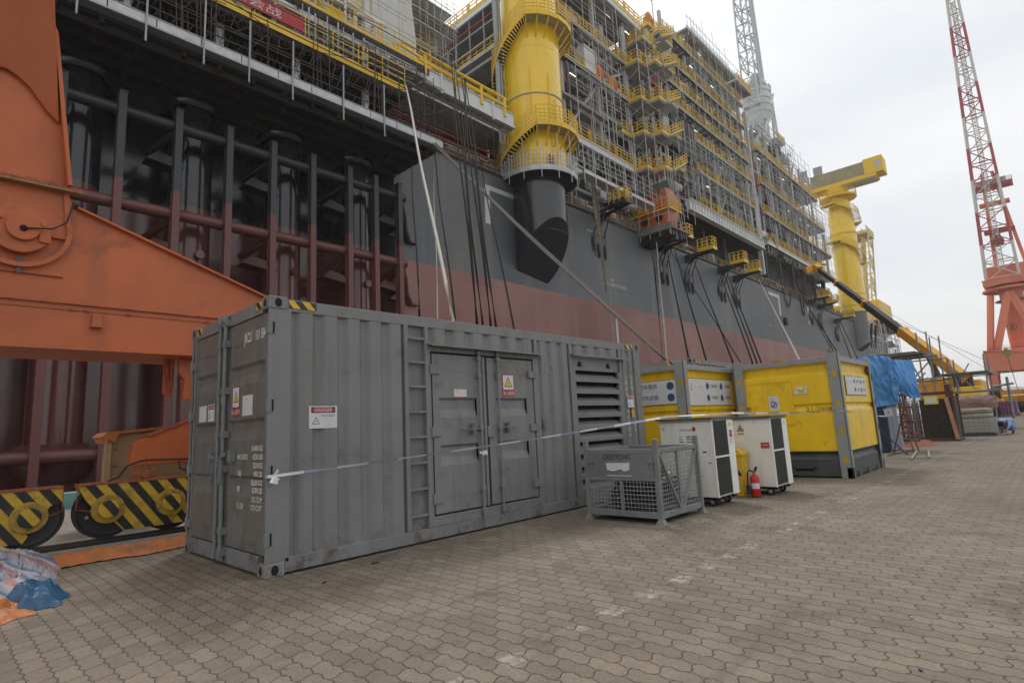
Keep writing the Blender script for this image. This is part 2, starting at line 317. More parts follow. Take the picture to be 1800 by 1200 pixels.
# distant hills
hill = M('hazy_hill', (.05, .06, .05), .9, var=.3, scale=.004)
mb = MB(); hd = 2300; n = 80; pts = []
for i in range(n+1):
    a = R(-14 + 40*i/n); h = 62 + 46*noise.noise(Vector((i*.11, 3.1, 0))) + 14*noise.noise(Vector((i*.5, 1.1, 0))) - 34*max(0, (i/n-.35))
    for k, (dd, hh) in enumerate(((hd, -20), (hd+150, max(8, h)*.55), (hd+420, max(14, h)), (hd+1200, max(14, h)*.6))):
        pts.append((dd*math.cos(a), dd*math.sin(a), hh*.8+4*noise.noise(Vector((i*.9, k*2.2, 5)))))
fs = [(i*4+k, (i+1)*4+k, (i+1)*4+k+1, i*4+k+1) for i in range(n) for k in range(3)]
tag(mb.add(pts, fs).build('hills', hill, smooth=True), None, kind='structure')

# ================================================================ GREY EQUIPMENT CONTAINER
CL, CW, CH = 6.636, 2.2, 2.591
C = T('shipping_container', 'long grey shipping container with twin side doors, ladder and louvre, nearest the camera', 'container', (CL/2, CW/2, 0))
f = MB()
def corr(mb, x0, x1, y, z0, z1, pitch=.272, dep=.036, face=-1):
    """corrugated sheet between x0 and x1 (outer face at y)"""
    pts = []; x = x0; n = max(1, round((x1-x0)/pitch)); p = (x1-x0)/n
    for i in range(n):
        a = x0+i*p; pts += [(a, y+dep), (a+.2*p, y+dep), (a+.36*p, y), (a+.84*p, y)]
    pts.append((x1, y+dep))
    vs = [(px, py, z) for z in (z0, z1) for px, py in pts]; m = len(pts)
    return mb.add(vs, [(i, i+1, m+i+1, m+i) for i in range(m-1)])
# frame
f.box(.0, .22, .0, .03, .11, 2.47); f.box(.055, .22, .03, .1, .11, 2.47)          # near post
f.box(CL-.2, CL, 0, .12, .11, 2.47); f.box(CL-.1, CL, CW-.12, CW, .11, 2.47); f.box(0, .1, CW-.14, CW, .11, 2.47)
f.box(.18, CL-.18, .008, .07, 2.455, 2.575); f.box(.18, CL-.18, CW-.07, CW-.005, 2.455, 2.575)
f.box(.18, CL-.18, .0, .06, .02, .15); f.box(.18, CL-.18, CW-.06, CW, .02, .15); f.box(.18, CL-.18, .06, .1, .02, .1)
f.box(.0, .1, .165, CW-.165, 2.44, 2.575); f.box(0, .1, .165, CW-.165, .02, .175)
f.box(1.548, 1.6, -.004, .09, .15, 2.455); f.box(1.84, 1.89, -.006, .09, .15, 2.455)
f.box(4.6, 4.67, -.004, .09, .15, 2.455); f.box(5.97, 6.03, -.004, .09, .15, 2.455); f.box(3.8, 3.86, -.002, .09, .15, 2.455)
f.box(1.89, 3.8, -.002, .05, .15, .235)
f.box(.06, CL-.06, .08, CW-.08, .1, .14)
C.part(f, 'frame', grey_c, bevel=.006)
p = MB(); corr(p, .22, 1.55, .012, .15, 2.455); corr(p, 3.86, 4.6, .012, .15, 2.455, .25); corr(p, 6.03, 6.436, .012, .15, 2.455, .2)
corr(p, 1.89, 3.8, .012, 2.25, 2.455, .32); corr(p, 4.67, 5.97, .012, 2.3, 2.455, .3)
p.add([(.22,CW-.03,.1),(CL-.1,CW-.03,.1),(CL-.1,CW-.03,2.5),(.22,CW-.03,2.5)], [(0,1,2,3)]); p.add([(CL-.03,.1,.1),(CL-.03,CW-.1,.1),(CL-.03,CW-.1,2.5),(CL-.03,.1,2.5)], [(0,1,2,3)])
C.part(p, 'side_panel', grey_c, label='corrugated grey side panel with dust streaks')
r = MB(); m = 30
for i in range(m): x0 = .05+i*(CL-.1)/m; r.box(x0, x0+(CL-.1)/m*.55, .07, CW-.07, 2.545, 2.572)
r.box(.05, CL-.05, .07, CW-.07, 2.52, 2.548); C.part(r, 'roof', grey_c)
for x in (0, CL):
    for y in (0, CW):
        for z in (0, 1):
            c = MB(); x0, x1 = (-.006, .178) if x == 0 else (CL-.178, CL+.006); y0, y1 = (-.006, .162) if y == 0 else (CW-.162, CW+.006); z0, z1 = (0, .118) if z == 0 else (CH-.122, CH)
            c.box(x0, x1, y0, y1, z0, z1); near = (x == 0 and z == 0)
            cs = C.part(c, 'corner_casting', rustbase if near else cast_c, bevel=.008)
            h = MB(); xc = (x0+x1)/2; zc = (z0+z1)/2
            if y == 0: disc(h, (xc, y0, zc), (0,-1,0), .034, 16, .044, .003); 
            if x == 0: disc(h, (x0, (y0+y1)/2, zc), (-1,0,0), .026, 16, .04, .003)
            if h.v: C.part(h, 'casting_hole_shade', black, each=True)  # flat black discs stand in for the shade inside the holes
# ladder: recessed back plate and rungs
l = MB().box(1.6, 1.84, .06, .075, .15, 2.455)
C.part(l, 'ladder_recess', grey_c)
for z in (.3, .59, .88, 1.17, 1.455, 1.745, 2.03, 2.31): C.part(MB().box(1.6, 1.84, .0, .03, z-.014, z+.014), 'ladder_rung', grey_c, bevel=.004)
# service doors
g = MB().box(1.89, 3.8, .045, .06, .235, 2.25); C.part(g, 'door_seal', rubber)
fr = MB().box(1.89, 1.915, -.004, .045, .235, 2.25).box(3.745, 3.8, -.004, .045, .235, 2.25).box(1.915, 3.745, -.004, .045, 2.17, 2.25).box(1.915, 3.745, -.004, .045, .235, .262)
C.part(fr, 'door_frame', grey_c, bevel=.004)
def leaf(x0, x1, rec):
    d = MB(); y = .008; z0, z1 = .285, 2.145
    # panel with two pressed recesses: build as strips
    zs = [z0, .80, 1.06, 1.38, 1.62, z1]
    d.box(x0, x1, y, .045, z0, .82); d.box(x0, x1, y, .045, 1.06, 1.38); d.box(x0, x1, y, .045, 1.62, z1)
    for za, zb in ((.82, 1.06), (1.38, 1.62)):
        d.box(x0, rec[0], y, .045, za, zb); d.box(rec[1], x1, y, .045, za, zb)
        a, b_ = rec; dz = .055
        d.add([(a,y,zb),(b_,y,zb),(b_,y+.034,zb-.03),(a,y+.034,zb-.03),(a,y+.034,za+.1),(b_,y+.034,za+.1),(b_,y,za),(a,y,za)], [(0,1,2,3),(3,2,5,4),(4,5,6,7)])
        d.add([(a,y,zb),(a,y+.034,zb-.03),(a,y+.034,za+.1),(a,y,za)], [(0,1,2,3)]); d.add([(b_,y,zb),(b_,y+.034,zb-.03),(b_,y+.034,za+.1),(b_,y,za)], [(0,1,2,3)])
    d.box(x0+.02, x1-.02, y-.003, y, 1.94, 1.946); d.box(x0+.02, x1-.02, y-.003, y, .46, .466)
    ob = C.part(d, 'service_door', grey_c); return ob
dl = leaf(1.945, 2.8, (2.04, 2.64)); dr = leaf(2.845, 3.725, (2.99, 3.58))
C.part(MB().box(2.8, 2.845, .012, .04, .285, 2.145), 'door_gasket', rubber)
C.part(MB().box(2.75, 2.79, -.012, .02, .28, 2.15), 'door_batten', grey_c, bevel=.004)
C.part(MB().box(2.8, 2.9, -.02, .006, 1.12, 1.26), 'door_stop_plate', grey_c, bevel=.005)
for x, hx, s in ((2.67, 2.4, -1), (3.01, 3.3, 1)):
    b = MB().tube((x, -.03, .2), (x, -.03, 2.2), .016, 10)
    for z in (.24, .5, 1.24, 1.9, 2.12): b.box(x-.028, x+.028, -.05, .008, z-.03, z+.03)
    for z in (.205, 2.195): b.tube((x, -.03, z-.03), (x, -.03, z+.03), .026, 10)
    C.part(b, 'locking_bar', grey_c, bevel=.003)
    h = MB().beam((x, -.045, 1.235), (x+s*.33, -.05, 1.235), .03, .012).box(x+s*.14-.02, x+s*.14+.02, -.06, .0, 1.17, 1.30).tube((x+s*.14, -.065, 1.16), (x+s*.14, -.065, 1.31), .011, 8)
    h.box(x+s*.14-.035, x+s*.14+.035, -.062, -.05, 1.215, 1.255); C.part(h, 'door_handle', M('handle_steel', (.22, .215, .2), .5, .4, dirt=(RUST, .4)), bevel=.003)
for x, s in ((1.945, 1), (3.725, -1)):
    for z in (.46, 1.215, 1.95):
        C.part(MB().box(min(x-s*.045, x+s*.1), max(x-s*.045, x+s*.1), -.018, .008, z-.05, z+.05).tube((x-s*.03, -.016, z-.06), (x-s*.03, -.016, z+.06), .016, 8), 'door_hinge', grey_c, bevel=.004)
C.part(MB().add([(1.86,-.11,2.235),(3.93,-.11,2.235),(3.93,.0,2.262),(1.86,.0,2.262)], [(0,1,2,3)]).box(1.86, 3.93, -.115, -.11, 2.222, 2.24), 'rain_canopy', grey_c)
C.part(MB().box(4.62, 6.14, -.08, -.0, 2.285, 2.3).box(4.62, 6.14, -.083, -.08, 2.27, 2.3), 'rain_canopy', grey_c)
# padlock rag
C.part(MB().prism([(2.6,.955),(2.66,.95),(2.7,.965),(2.735,.945),(2.73,.9),(2.68,.915),(2.655,.89),(2.64,.925),(2.605,.92)], 'y', -.062, -.05), 'rag', sign_w, label='white rag tied round the locking bar')
# louvre
lv = MB().box(4.67, 5.97, .03, .05, 2.06, 2.3).box(4.67, 4.73, .0, .05, .15, 2.06).box(5.92, 5.97, .0, .05, .15, 2.06).box(4.73, 5.92, .0, .05, .15, .22)
C.part(lv, 'louvre_frame', grey_c, bevel=.003)
C.part(MB().box(4.73, 5.92, .11, .12, .22, 2.06), 'louvre_backing', black)
for i in range(10):
    z = 2.06-i*.185
    C.part(MB().add([(4.73,.1,z-.05),(5.92,.1,z-.05),(5.92,.0,z-.125),(4.73,.0,z-.125),(4.73,.004,z-.175),(5.92,.004,z-.175)], [(0,1,2,3),(3,2,5,4)]).box(4.73, 5.92, .0, .006, z-.18, z-.125), 'louvre_blade', grey_c)
hb = MB()
for x in (4.88, 5.66): hb.prism([(x+.055*math.cos(a), 2.12+.085*math.sin(a)) for a in [math.pi*k/8 for k in range(9)]], 'y', .022, .03)
C.part(hb, 'louvre_opening', black, each=True)
s = MB().tube((3.935, -.03, 1.26), (3.935, .02, 1.26), .055, 16).box(3.89, 3.98, -.01, .02, 1.19, 1.33); C.part(s, 'cable_socket', cast_c)
C.part(disc(MB(), (3.935, -.03, 1.26), (0,-1,0), .036, 14), 'socket_plug', M('plug_rust', (.28, .14, .08), .7))
# end doors (facing the camera's left)
C.part(MB().box(.05, .06, .05, CW-.05, .15, 2.46), 'end_seal', rubber)
def end_leaf(y0, y1):
    d = MB(); x = .012
    bands = ((.69, .89), (1.23, 1.44), (1.78, 1.99)); zz = .19
    for za, zb in bands: d.box(x, .05, y0, y1, zz, za); zz = zb
    d.box(x, .05, y0, y1, zz, 2.43)
    ya, yb = y0+.06, y1-.06
    for za, zb in bands:
        d.box(x, .05, y0, ya, za, zb); d.box(x, .05, yb, y1, za, zb); e = .03
        d.add([(x,ya,zb),(x,yb,zb),(x+e,yb-.02,zb-.035),(x+e,ya+.02,zb-.035),(x+e,ya+.02,za+.1),(x+e,yb-.02,za+.1),(x,yb,za),(x,ya,za)], [(0,1,2,3),(3,2,5,4),(4,5,6,7),(0,3,4,7),(1,6,5,2)])
    d.box(x-.003, x, y0+.02, y1-.02, 2.2, 2.206); d.box(x-.003, x, y0+.02, y1-.02, .36, .366)
    return C.part(d, 'end_door', door_c, label='grey container end door, brown with dust')
end_leaf(.035, 1.045); end_leaf(1.1, 2.08)
C.part(MB().box(.0, .03, 2.085, 2.11, .17, 2.44), 'end_gasket', rubber)
for y in (1.0, 1.15):
    b = MB().tube((-.035, y, .1), (-.035, y, 2.52), .02, 10)
    for z in (.13, .33, .95, 1.3, 1.75, 2.25, 2.48): b.box(-.055, .012, y-.034, y+.034, z-.035, z+.035)
    for z in (.1, 2.52): b.tube((-.035, y, z-.04), (-.035, y, z+.04), .034, 10)
    C.part(b, 'locking_bar', cast_c, bevel=.003)
for y, z, s in ((1.0, 1.08, -1), (1.15, 1.06, 1)):
    C.part(MB().beam((-.06, y, z), (-.07, y+s*.16, z+.02), .012, .04).beam((-.06, y+s*.02, z), (-.075, y+s*.05, z-.28), .012, .035).box(-.05, .01, y+s*.2-.03, y+s*.2+.03, z-.06, z+.06), 'door_handle', cast_c, bevel=.003)
for z in (.33, .93, 1.54, 2.13): C.part(MB().box(-.014, .02, 2.04, 2.2, z-.045, z+.045).tube((-.012, 2.13, z-.07), (-.012, 2.13, z+.07), .02, 8), 'door_hinge', cast_c, bevel=.004)
for z in (.33, .93, 1.54, 2.28): C.part(MB().box(-.01, .03, -.012, .03, z-.06, z+.06).box(.012, .016, -.0125, -.011, z-.05, z+.05), 'door_hinge', cast_c, bevel=.004)
for z in (.33, .93, 1.54, 2.28): C.part(MB().box(.04, .052, -.008, .0, z-.055, z+.055), 'hinge_slot', black)
# writing on the end door
Lr, Lu = (0, -1, 0), (0, 0, 1)
tx = text_mb('JKCU', (.008, .60, 2.2), Lr, Lu, .105, sx=.56, bold=.01); text_mb('101184', (.008, .33, 2.195), Lr, Lu, .105, mb=tx, sx=.54, bold=.01)
for z, a, b_ in ((1.125, '', '30,480 KGS'), (1.045, 'MAX. GROSS', '67200 LBS'), (.965, '', '2220 KGS'), (.885, 'TARE', '4900 LBS'), (.805, '', '28,260 KGS'), (.735, 'NET', '62300 LBS'), (.65, '', '33.2 CU.M'), (.575, 'CU. CAP.', '1173 CU.FT')):
    if a: text_mb(a, (.006, .70, z), Lr, Lu, .05, mb=tx, sx=.6, bold=.012)
    text_mb(b_, (.006, .10, z), Lr, Lu, .05, mb=tx, align='RIGHT', sx=.75, bold=.012)
C.part(tx, 'lettering', letter)
# vertical numbers at the right end of the long side
tx = MB()
for i, ch in enumerate('JKCU 101184'): text_mb(ch, (6.15, .01, 1.96-i*.098), (1,0,0), (0,0,1), .06, mb=tx, align='CENTER', depth=.006)
for i, ch in enumerate('22G1'): text_mb(ch, (6.31, .01, 1.97-i*.095), (1,0,0), (0,0,1), .06, mb=tx, align='CENTER', depth=.006)
for i, ch in enumerate('US'): text_mb(ch, (6.33, .01, 1.15-i*.09), (1,0,0), (0,0,1), .06, mb=tx, align='CENTER', depth=.006)
C.part(tx, 'lettering', letter)
# hazard strips at the corners
C.part(MB().box(.2, .48, .001, .008, 2.49, 2.565).box(6.2, 6.44, .001, .008, 2.49, 2.565), 'hazard_strip', hazard, each=True)
C.part(MB().box(-.003, .0, .17, .3, 2.49, 2.565).box(-.003, .0, 1.86, 2.0, 2.49, 2.565), 'hazard_strip', hazard_e, each=True)
# signs
def sign(parent_T, c, nrm, w_, h_, kind, txt=(), d=.004):
    """c: centre on the surface. A plate with coloured fields, a pictogram and words."""
    nrm = Vector(nrm); u = Vector((0,0,1)); a = u.cross(nrm).normalized(); c = Vector(c)
    base = MB(); plate(base, c, nrm, w_, h_, d); plate(base, c, nrm, w_, h_, d-.003)
    root = parent_T.part(base, 'sign', sign_w if kind != 'warn' else sign_r)
    def sub(mb, name, m_): parent_T.part(mb, name, m_, parent=root); 
    def tri(cc, s_, dep, mb): 
        cc = Vector(cc); pts = [cc+nrm*dep+a*(s_*math.cos(t))+u*(s_*math.sin(t)) for t in (R(90), R(210), R(330))]; return mb.add(pts, [(0,1,2)])
    if kind == 'warn':
        b_ = MB(); plate(b_, c+u*h_*.13, nrm, w_*.86, h_*.64, d+.001); sub(b_, 'white_field', sign_w)
        b_ = tri(c+u*h_*.08, w_*.4, d+.002, MB()); sub(b_, 'triangle_border', ink)
        b_ = tri(c+u*h_*.08, w_*.31, d+.003, MB()); sub(b_, 'triangle', sign_y)
        q = c+u*h_*.07; b_ = MB(); bolt = [(.02,.3),(-.1,-.02),(.0,-.02),(-.04,-.25),(.1,.08),(.0,.08)]; b_.add([q+nrm*(d+.004)+a*(x*w_*.5)+u*(y*w_*.55) for x, y in bolt], [tuple(range(6))]); sub(b_, 'lightning_symbol', ink)
        b_ = MB(); text_mb(txt[0], c-u*h_*.42, a, u, h_*.13, d+.002, 'CENTER', b_); sub(b_, 'lettering', sign_w)
    if kind == 'danger':
        b_ = MB(); plate(b_, c+u*h_*.32, nrm, w_*.86, h_*.26, d+.001); sub(b_, 'black_field', ink); b_ = MB(); disc(b_, c+u*h_*.32, nrm, w_*.42, 24, h_*.125, d+.0015); sub(b_, 'red_oval', sign_r)
        b_ = MB(); text_mb('DANGER', c+u*h_*.25, a, u, h_*.15, d+.002, 'CENTER', b_); sub(b_, 'lettering', sign_w)
        tt = c-a*w_*.26-u*h_*.2; b_ = tri(tt, h_*.22, d+.001, MB()); sub(b_, 'triangle_border', ink); b_ = tri(tt, h_*.17, d+.002, MB()); sub(b_, 'triangle', sign_w)
        b_ = MB(); bolt = [(.02,.3),(-.1,-.02),(.0,-.02),(-.04,-.25),(.1,.08),(.0,.08)]; b_.add([tt+nrm*(d+.003)+a*(x*h_*.35)+u*(y*h_*.35) for x, y in bolt], [tuple(range(6))])
        for i, s_ in enumerate(txt): text_mb(s_, c+a*w_*.17+u*h_*(.03-.14*i), a, u, h_*(.085 if i == 0 else .06), d+.002, 'CENTER', b_)
        sub(b_, 'lettering', ink)
    if kind == 'paper':
        b_ = MB()
        for i, s_ in enumerate(txt): text_mb(s_, c-a*w_*.38+u*h_*(.28-.18*i), a, u, h_*.08, d+.001, 'LEFT', b_)
        if txt: sub(b_, 'lettering', ink)
    return root
sign(C, (.56, .012, 1.42), (0,-1,0), .3, .22, 'danger', ('LIVE CABLES', '—— ———', '———', '— ———'))
sign(C, (3.23, .008, 1.79), (0,-1,0), .23, .3, 'warn', ('当心触电',))
sign(C, (2.375, .008, 1.675), (0,-1,0), .2, .1, 'paper', ('⚠ 高压危险', 'DANGER'))
C.part(MB().add([(2.275,.003,1.62),(2.475,.003,1.62),(2.475,.003,1.632),(2.275,.003,1.632)], [(0,1,2,3)]), 'sign_border', sign_r)
sign(C, (6.22, .004, 1.57), (0,-1,0), .2, .2, 'danger', ('', ''), d=.014)
C.part(MB().box(6.25, 6.32, -.002, .01, 1.3, 1.44), 'reflector', M('amber', (.75, .32, .02), .4))
sign(C, (.011, .79, 1.63), (-1,0,0), .19, .31, 'warn', ('当心触电',))
sign(C, (.011, .49, 1.57), (-1,0,0), .25, .2, 'paper', ('—— ——', '', '', '——'))
sign(C, (.011, 1.5, 1.55), (-1,0,0), .2, .19, 'danger', ('', ''))
sign(C, (.011, 1.77, 1.55), (-1,0,0), .24, .18, 'paper', ('— — —', '— —'))
sign(C, (.011, 1.24, 1.68), (-1,0,0), .1, .1, 'paper', ())

# ---------------------------------------------------------------- barrier tape
def ribbon(name, pts, w_, mat, label, cat, tw=0, group=None):
    P_ = [Vector(p) for p in pts]; o = P_[0].copy(); o.z = 0; t_ = T(name, label, cat, tuple(o), group); mb = MB(); vs = []; n = 0
    for i in range(len(P_)-1):
        k = max(8, int((P_[i+1]-P_[i]).length*3)); L_ = (P_[i+1]-P_[i]).length
        for j in range(k + (i == len(P_)-2)):
            s_ = j/k; p_ = P_[i].lerp(P_[i+1], s_); p_.z -= .012*L_*math.sin(math.pi*s_)*.4; a = tw*math.sin(n*.25)+.5*noise.noise(Vector((n*.2, 1, 0)))
            vs += [p_+Vector((0, -math.sin(a), math.cos(a)))*w_/2, p_-Vector((0, -math.sin(a), math.cos(a)))*w_/2]; n += 1
    mb.add(vs, [(2*i, 2*i+1, 2*i+3, 2*i+2) for i in range(n-1)])
    return t_, mb
tA = Vector((-.02, -.03, .89)); tB = Vector((5.47, -1.12, 1.275)); tC = Vector((9.63, -2.46, 1.23)); tD = Vector((16.9, -1.85, 1.02))
t_, mb = ribbon('barrier_tape', [tA, tB, (6.2, -1.75, 1.28), tC, tD], .028, tape_m, 'white and blue barrier tape strung from the grey container past the cabinets', 'tape', .9)
t_.part(mb, 'tape_strip', tape_m)
k = MB(); 
for a, l_ in ((-1.2, .075), (-.7, .06), (.9, .07), (-1.9, .06)):
    d_ = Vector((math.cos(a), 0, math.sin(a)))*l_; n_ = Vector((-math.sin(a), 0, math.cos(a)))*.016; b0 = tA+Vector((.06, -.02, .0)); k.add([b0-n_*.4, b0+d_-n_, b0+d_+n_+Vector((0,-.02,0)), b0+n_*.4], [(0,1,2,3)])
t_.part(k, 'tape_knot', tape_m)

# ---------------------------------------------------------------- wire mesh stillage
S = T('mesh_stillage', 'rusty grey steel mesh crate of black cables standing beside the container louvre', 'crate', (4.5, -1.2, 0))
still = M('stillage_steel', (.22, .23, .225), .6, .2, var=.2, scale=6, dirt=(RUST, .35))
x0, x1, y0, y1 = 3.95, 5.0, -1.72, -.68
fr = MB()
for x, y in ((x0, y0), (x0, y1), (x1, y0), (x1, y1)):
    S.part(MB().box(x-.025, x+.025, y-.03, y+.03, .015, 1.0), 'post', still, bevel=.004)
    S.part(MB().add([(x+a*.055, y+b_*.055, 0) for a, b_ in ((-1,-1),(1,-1),(1,1),(-1,1))]+[(x+a*.028, y+b_*.028, .06) for a, b_ in ((-1,-1),(1,-1),(1,1),(-1,1))], [(3,2,1,0),(4,5,6,7),(0,1,5,4),(1,2,6,5),(2,3,7,6),(3,0,4,7)]), 'foot', still)
for z, h_ in ((.1, .07), (.86, .05)):
    for a, b_ in (((x0,y0),(x1,y0)),((x0,y1),(x1,y1)),((x0,y0),(x0,y1)),((x1,y0),(x1,y1))): fr.beam((*a, z), (*b_, z), .04, h_)
fr.beam((x0, y0, .52), (x0, y1, .52), .035, .04); fr.box(x0, x1, y0, y1, .07, .085)
S.part(fr, 'frame', still, bevel=.003)
S.part(MB().beam((x0, (y0+y1)/2, .1), (x0, (y0+y1)/2, .52), .03).beam((x0+.04, y0, .84), (x0+.48, y0, .12), .045, .03).beam((x0+.5, y0, .86), (x0+.5, y0, .12), .03).beam((x1-.04, y0, .84), (x0+.55, y0, .12), .045, .03), 'brace', still, each=True)
S.part(MB().box(x0-.018, x0-.008, y0+.04, y1-.04, .535, .855), 'gate_plate', M('gate_plate_grey', (.17, .18, .185), .55, var=.15, dirt=((.3, .3, .28), .1), streak=.2), bevel=.003, label='solid grey drop gate with black stencilled name')
tx = text_mb('CRESTCHIC', (x0-.018, y0+.55, .76), Lr, Lu, .062, .003, 'CENTER', sx=.9); S.part(tx, 'lettering', M('stencil_black', (.01, .01, .01), .7))
pp = MB(); pp.add([(x0-.022, y0+.72, .715), (x0-.024, y0+.37, .72), (x0-.022, y0+.38, .63), (x0-.03, y0+.45, .612), (x0-.022, y0+.5, .64), (x0-.03, y0+.62, .615), (x0-.022, y0+.71, .63)], [tuple(range(7))]); pp.box(x0-.024, x0-.02, y0+.36, y0+.72, .555, .565)
S.part(pp, 'paper_label', sign_w)
for y in (y0+.06, y1-.08): S.part(MB().box(x0-.05, x0-.018, y-.05, y+.05, .72, .735).box(x0-.03, x0-.018, y-.02, y+.02, .66, .76), 'gate_latch', still)
def wire(mb, p, du, dv, lu, lv, st, r_=.0028):
    p = Vector(p); du = Vector(du); dv = Vector(dv)
    for i in range(int(lu/st)+1): mb.tube(p+du*(i*st), p+du*(i*st)+dv*lv, r_, 4, cap=False)
    for i in range(int(lv/st)+1): mb.tube(p+dv*(i*st), p+dv*(i*st)+du*lu, r_, 4, cap=False)
for nm, a in (('front', ((x0, y0, .13), (0,1,0), (0,0,1), y1-y0, .38)), ('side', ((x0, y0, .13), (1,0,0), (0,0,1), x1-x0, .72)), ('back', ((x0, y1, .13), (1,0,0), (0,0,1), x1-x0, .72)), ('end', ((x1, y0, .13), (0,1,0), (0,0,1), y1-y0, .72))):
    mb = MB(); wire(mb, *a, .05, .0032); S.part(mb, 'wire_mesh', steel)
cab = M('cable_black', (.018, .018, .02), .5); 
mb = MB(); rr = random.Random(3)
for i in range(46):
    cx, cy, cz = x0+rr.uniform(.38, .7), y0+rr.uniform(.38, .68), .13+i*.0095; ra = rr.uniform(.15, .34)
    mb.path([(cx+ra*math.cos(t)*1.1, cy+ra*math.sin(t)+.03*math.sin(3*t+i), cz+.03*math.sin(2*t+i*1.3)) for t in [k*2*math.pi/20+i for k in range(22)]], .017, 6)
tag(mb.build('cable_coil', cab, smooth=True), 'tangled coils of black cable lying inside the mesh crate', 'cable')
mb = MB().path([(x0+.3, y0+.1, .5), (x0+.5, y0+.12, .56), (x0+.7, y0+.2, .45), (x0+.95, y0+.3, .4)], .02, 8)
mb.path([(x0+.35, y0+.2, .45), (x0+.6, y0+.22, .42), (x0+.8, y0+.4, .35)], .02, 8)
tag(mb.build('hose', M('cream_hose', (.5, .47, .38), .6)), 'short cream ribbed hose on top of the black cables', 'hose')

# ---------------------------------------------------------------- white cabinets on casters
mesh_d = M('dark_grille', (.02, .02, .02), .6, .3)
cream = M('cream_cabinet_paint', (.74, .71, .65), .45, var=.1, scale=2, dirt=((.3, .25, .2), .25), streak=.25)
white_e = M('white_end_paint', (.82, .82, .8), .45, var=.08, scale=3, dirt=((.3, .28, .25), .2))
def cabinet(name, label, x0, x1, y0, y1, top):
    K = T(name, label, 'cabinet', ((x0+x1)/2, (y0+y1)/2, 0), 'white load bank cabinets on casters')
    z0 = .13; sh = M('cabinet_cap', (.1, .105, .105), .6, .2)
    K.part(MB().box(x0, x1, y0, y1, z0, top-.03), 'body', cream, bevel=.006)
    K.part(MB().box(x0-.03, x1+.03, y0-.03, y1+.05, top-.03, top).box(x0-.03, x1+.03, y0-.03, y1+.05, top-.05, top-.044), 'cap', sh, bevel=.004)
    # -y face: two grille panels and a white strip
    w_ = x1-x0; gx = x0+w_*.70
    K.part(MB().box(x0+.015, gx, y0-.012, y0, z0+.03, top-.06), 'grille_backing', black)
    for za, zb in ((z0+.03, .66), (.70, top-.06)):
        g = MB(); n = int((gx-x0-.02)/.022); 
        for i in range(n+1): g.beam((x0+.02+i*.022, y0-.016, za), (x0+.02+i*.022, y0-.016, zb), .003)
        for i in range(int((zb-za)/.022)+1): g.beam((x0+.02, y0-.018, za+i*.022), (gx-.005, y0-.018, za+i*.022), .003)
        K.part(g, 'grille', M('grille_wire', (.16, .16, .15), .5, .5))
    K.part(MB().box(x0+.01, gx+.005, y0-.02, y0-.004, .665, .69), 'grille_bar', white_e)
    K.part(MB().box(gx, x1+.004, y0-.022, y0, z0+.0, top-.05), 'end_strip', white_e, bevel=.004)
    K.part(MB().box(x0-.004, x0+.012, y0-.02, y0, z0, top-.05), 'edge_trim', white_e)
    for i in range(4): K.part(MB().box(x0+.05+i*w_*.24, x0+.13+i*w_*.24, y0+.0, y1, .085, z0), 'skid', mesh_d)
    for x in (x0+.09, x1-.12):
        for y in (y0+.12, y1-.15):
            wc = K.part(MB().tube((x-.022, y, .058), (x+.022, y, .058), .058, 16), 'caster', rubber, bevel=.004)
            K.part(MB().tube((x-.026, y, .058), (x+.026, y, .058), .03, 12), 'caster_hub', steel, parent=wc)
            K.part(MB().box(x-.04, x+.04, y-.03, y+.03, .09, .13).box(x-.036, x-.028, y-.03, y+.03, .05, .1).box(x+.028, x+.036, y-.03, y+.03, .05, .1), 'caster_fork', steel, parent=wc)
    return K, gx
K, gx = cabinet('load_bank_cabinet', 'scuffed white cabinet with red dot logo on casters, behind the mesh crate', 5.46, 6.14, -1.75, -.95, 1.235)
tx = text_mb('CRESTCHIC', (5.46, -1.26, 1.05), Lr, Lu, .028, .003, 'LEFT', sx=1.0)
for i, (a_, b_) in enumerate(((.03, .16), (.05, .16), (.07, .14))):
    tx.box(5.456, 5.458, -1.25-a_, -1.25, .965-i*.037, .975-i*.037); tx.box(5.456, 5.458, -1.36-b_, -1.36, .965-i*.037, .975-i*.037)
K.part(tx, 'lettering', ink); K.part(disc(MB(), (5.46, -1.49, 1.075), (-1,0,0), .026, 18, .034, .003), 'logo_dot', M('logo_red', (.33, .02, .03), .5))
for a, c_, h_, m_ in ((5.97, 1.12, .05, sign_y), (5.97, .985, .1, sign_r), (5.97, .88, .09, sign_w)): K.part(plate(MB(), (gx+.1, -1.772, c_), (0,-1,0), .1, h_, .003), 'label', m_)
K.part(text_mb('检验', (gx+.1, -1.772, .975), (1,0,0), (0,0,1), .03, .005, 'CENTER'), 'lettering', sign_w)
sc_ = MB(); rr = random.Random(11)
for i in range(12): y_, z_ = rr.uniform(-1.7, -1.0), rr.uniform(.2, 1.1); plate(sc_, (5.46, y_, z_), (-1,0,0), rr.uniform(.01, .04), rr.uniform(.004, .014), .002)
plate(sc_, (5.46, -1.62, .75), (-1,0,0), .06, .02, .002); plate(sc_, (5.46, -1.68, .6), (-1,0,0), .05, .012, .002); K.part(sc_, 'paint_chips', ink)
K, gx = cabinet('load_bank_cabinet', 'cleaner white cabinet with orange warning triangle, behind the fire extinguisher', 6.9, 7.6, -2.03, -1.22, 1.215)
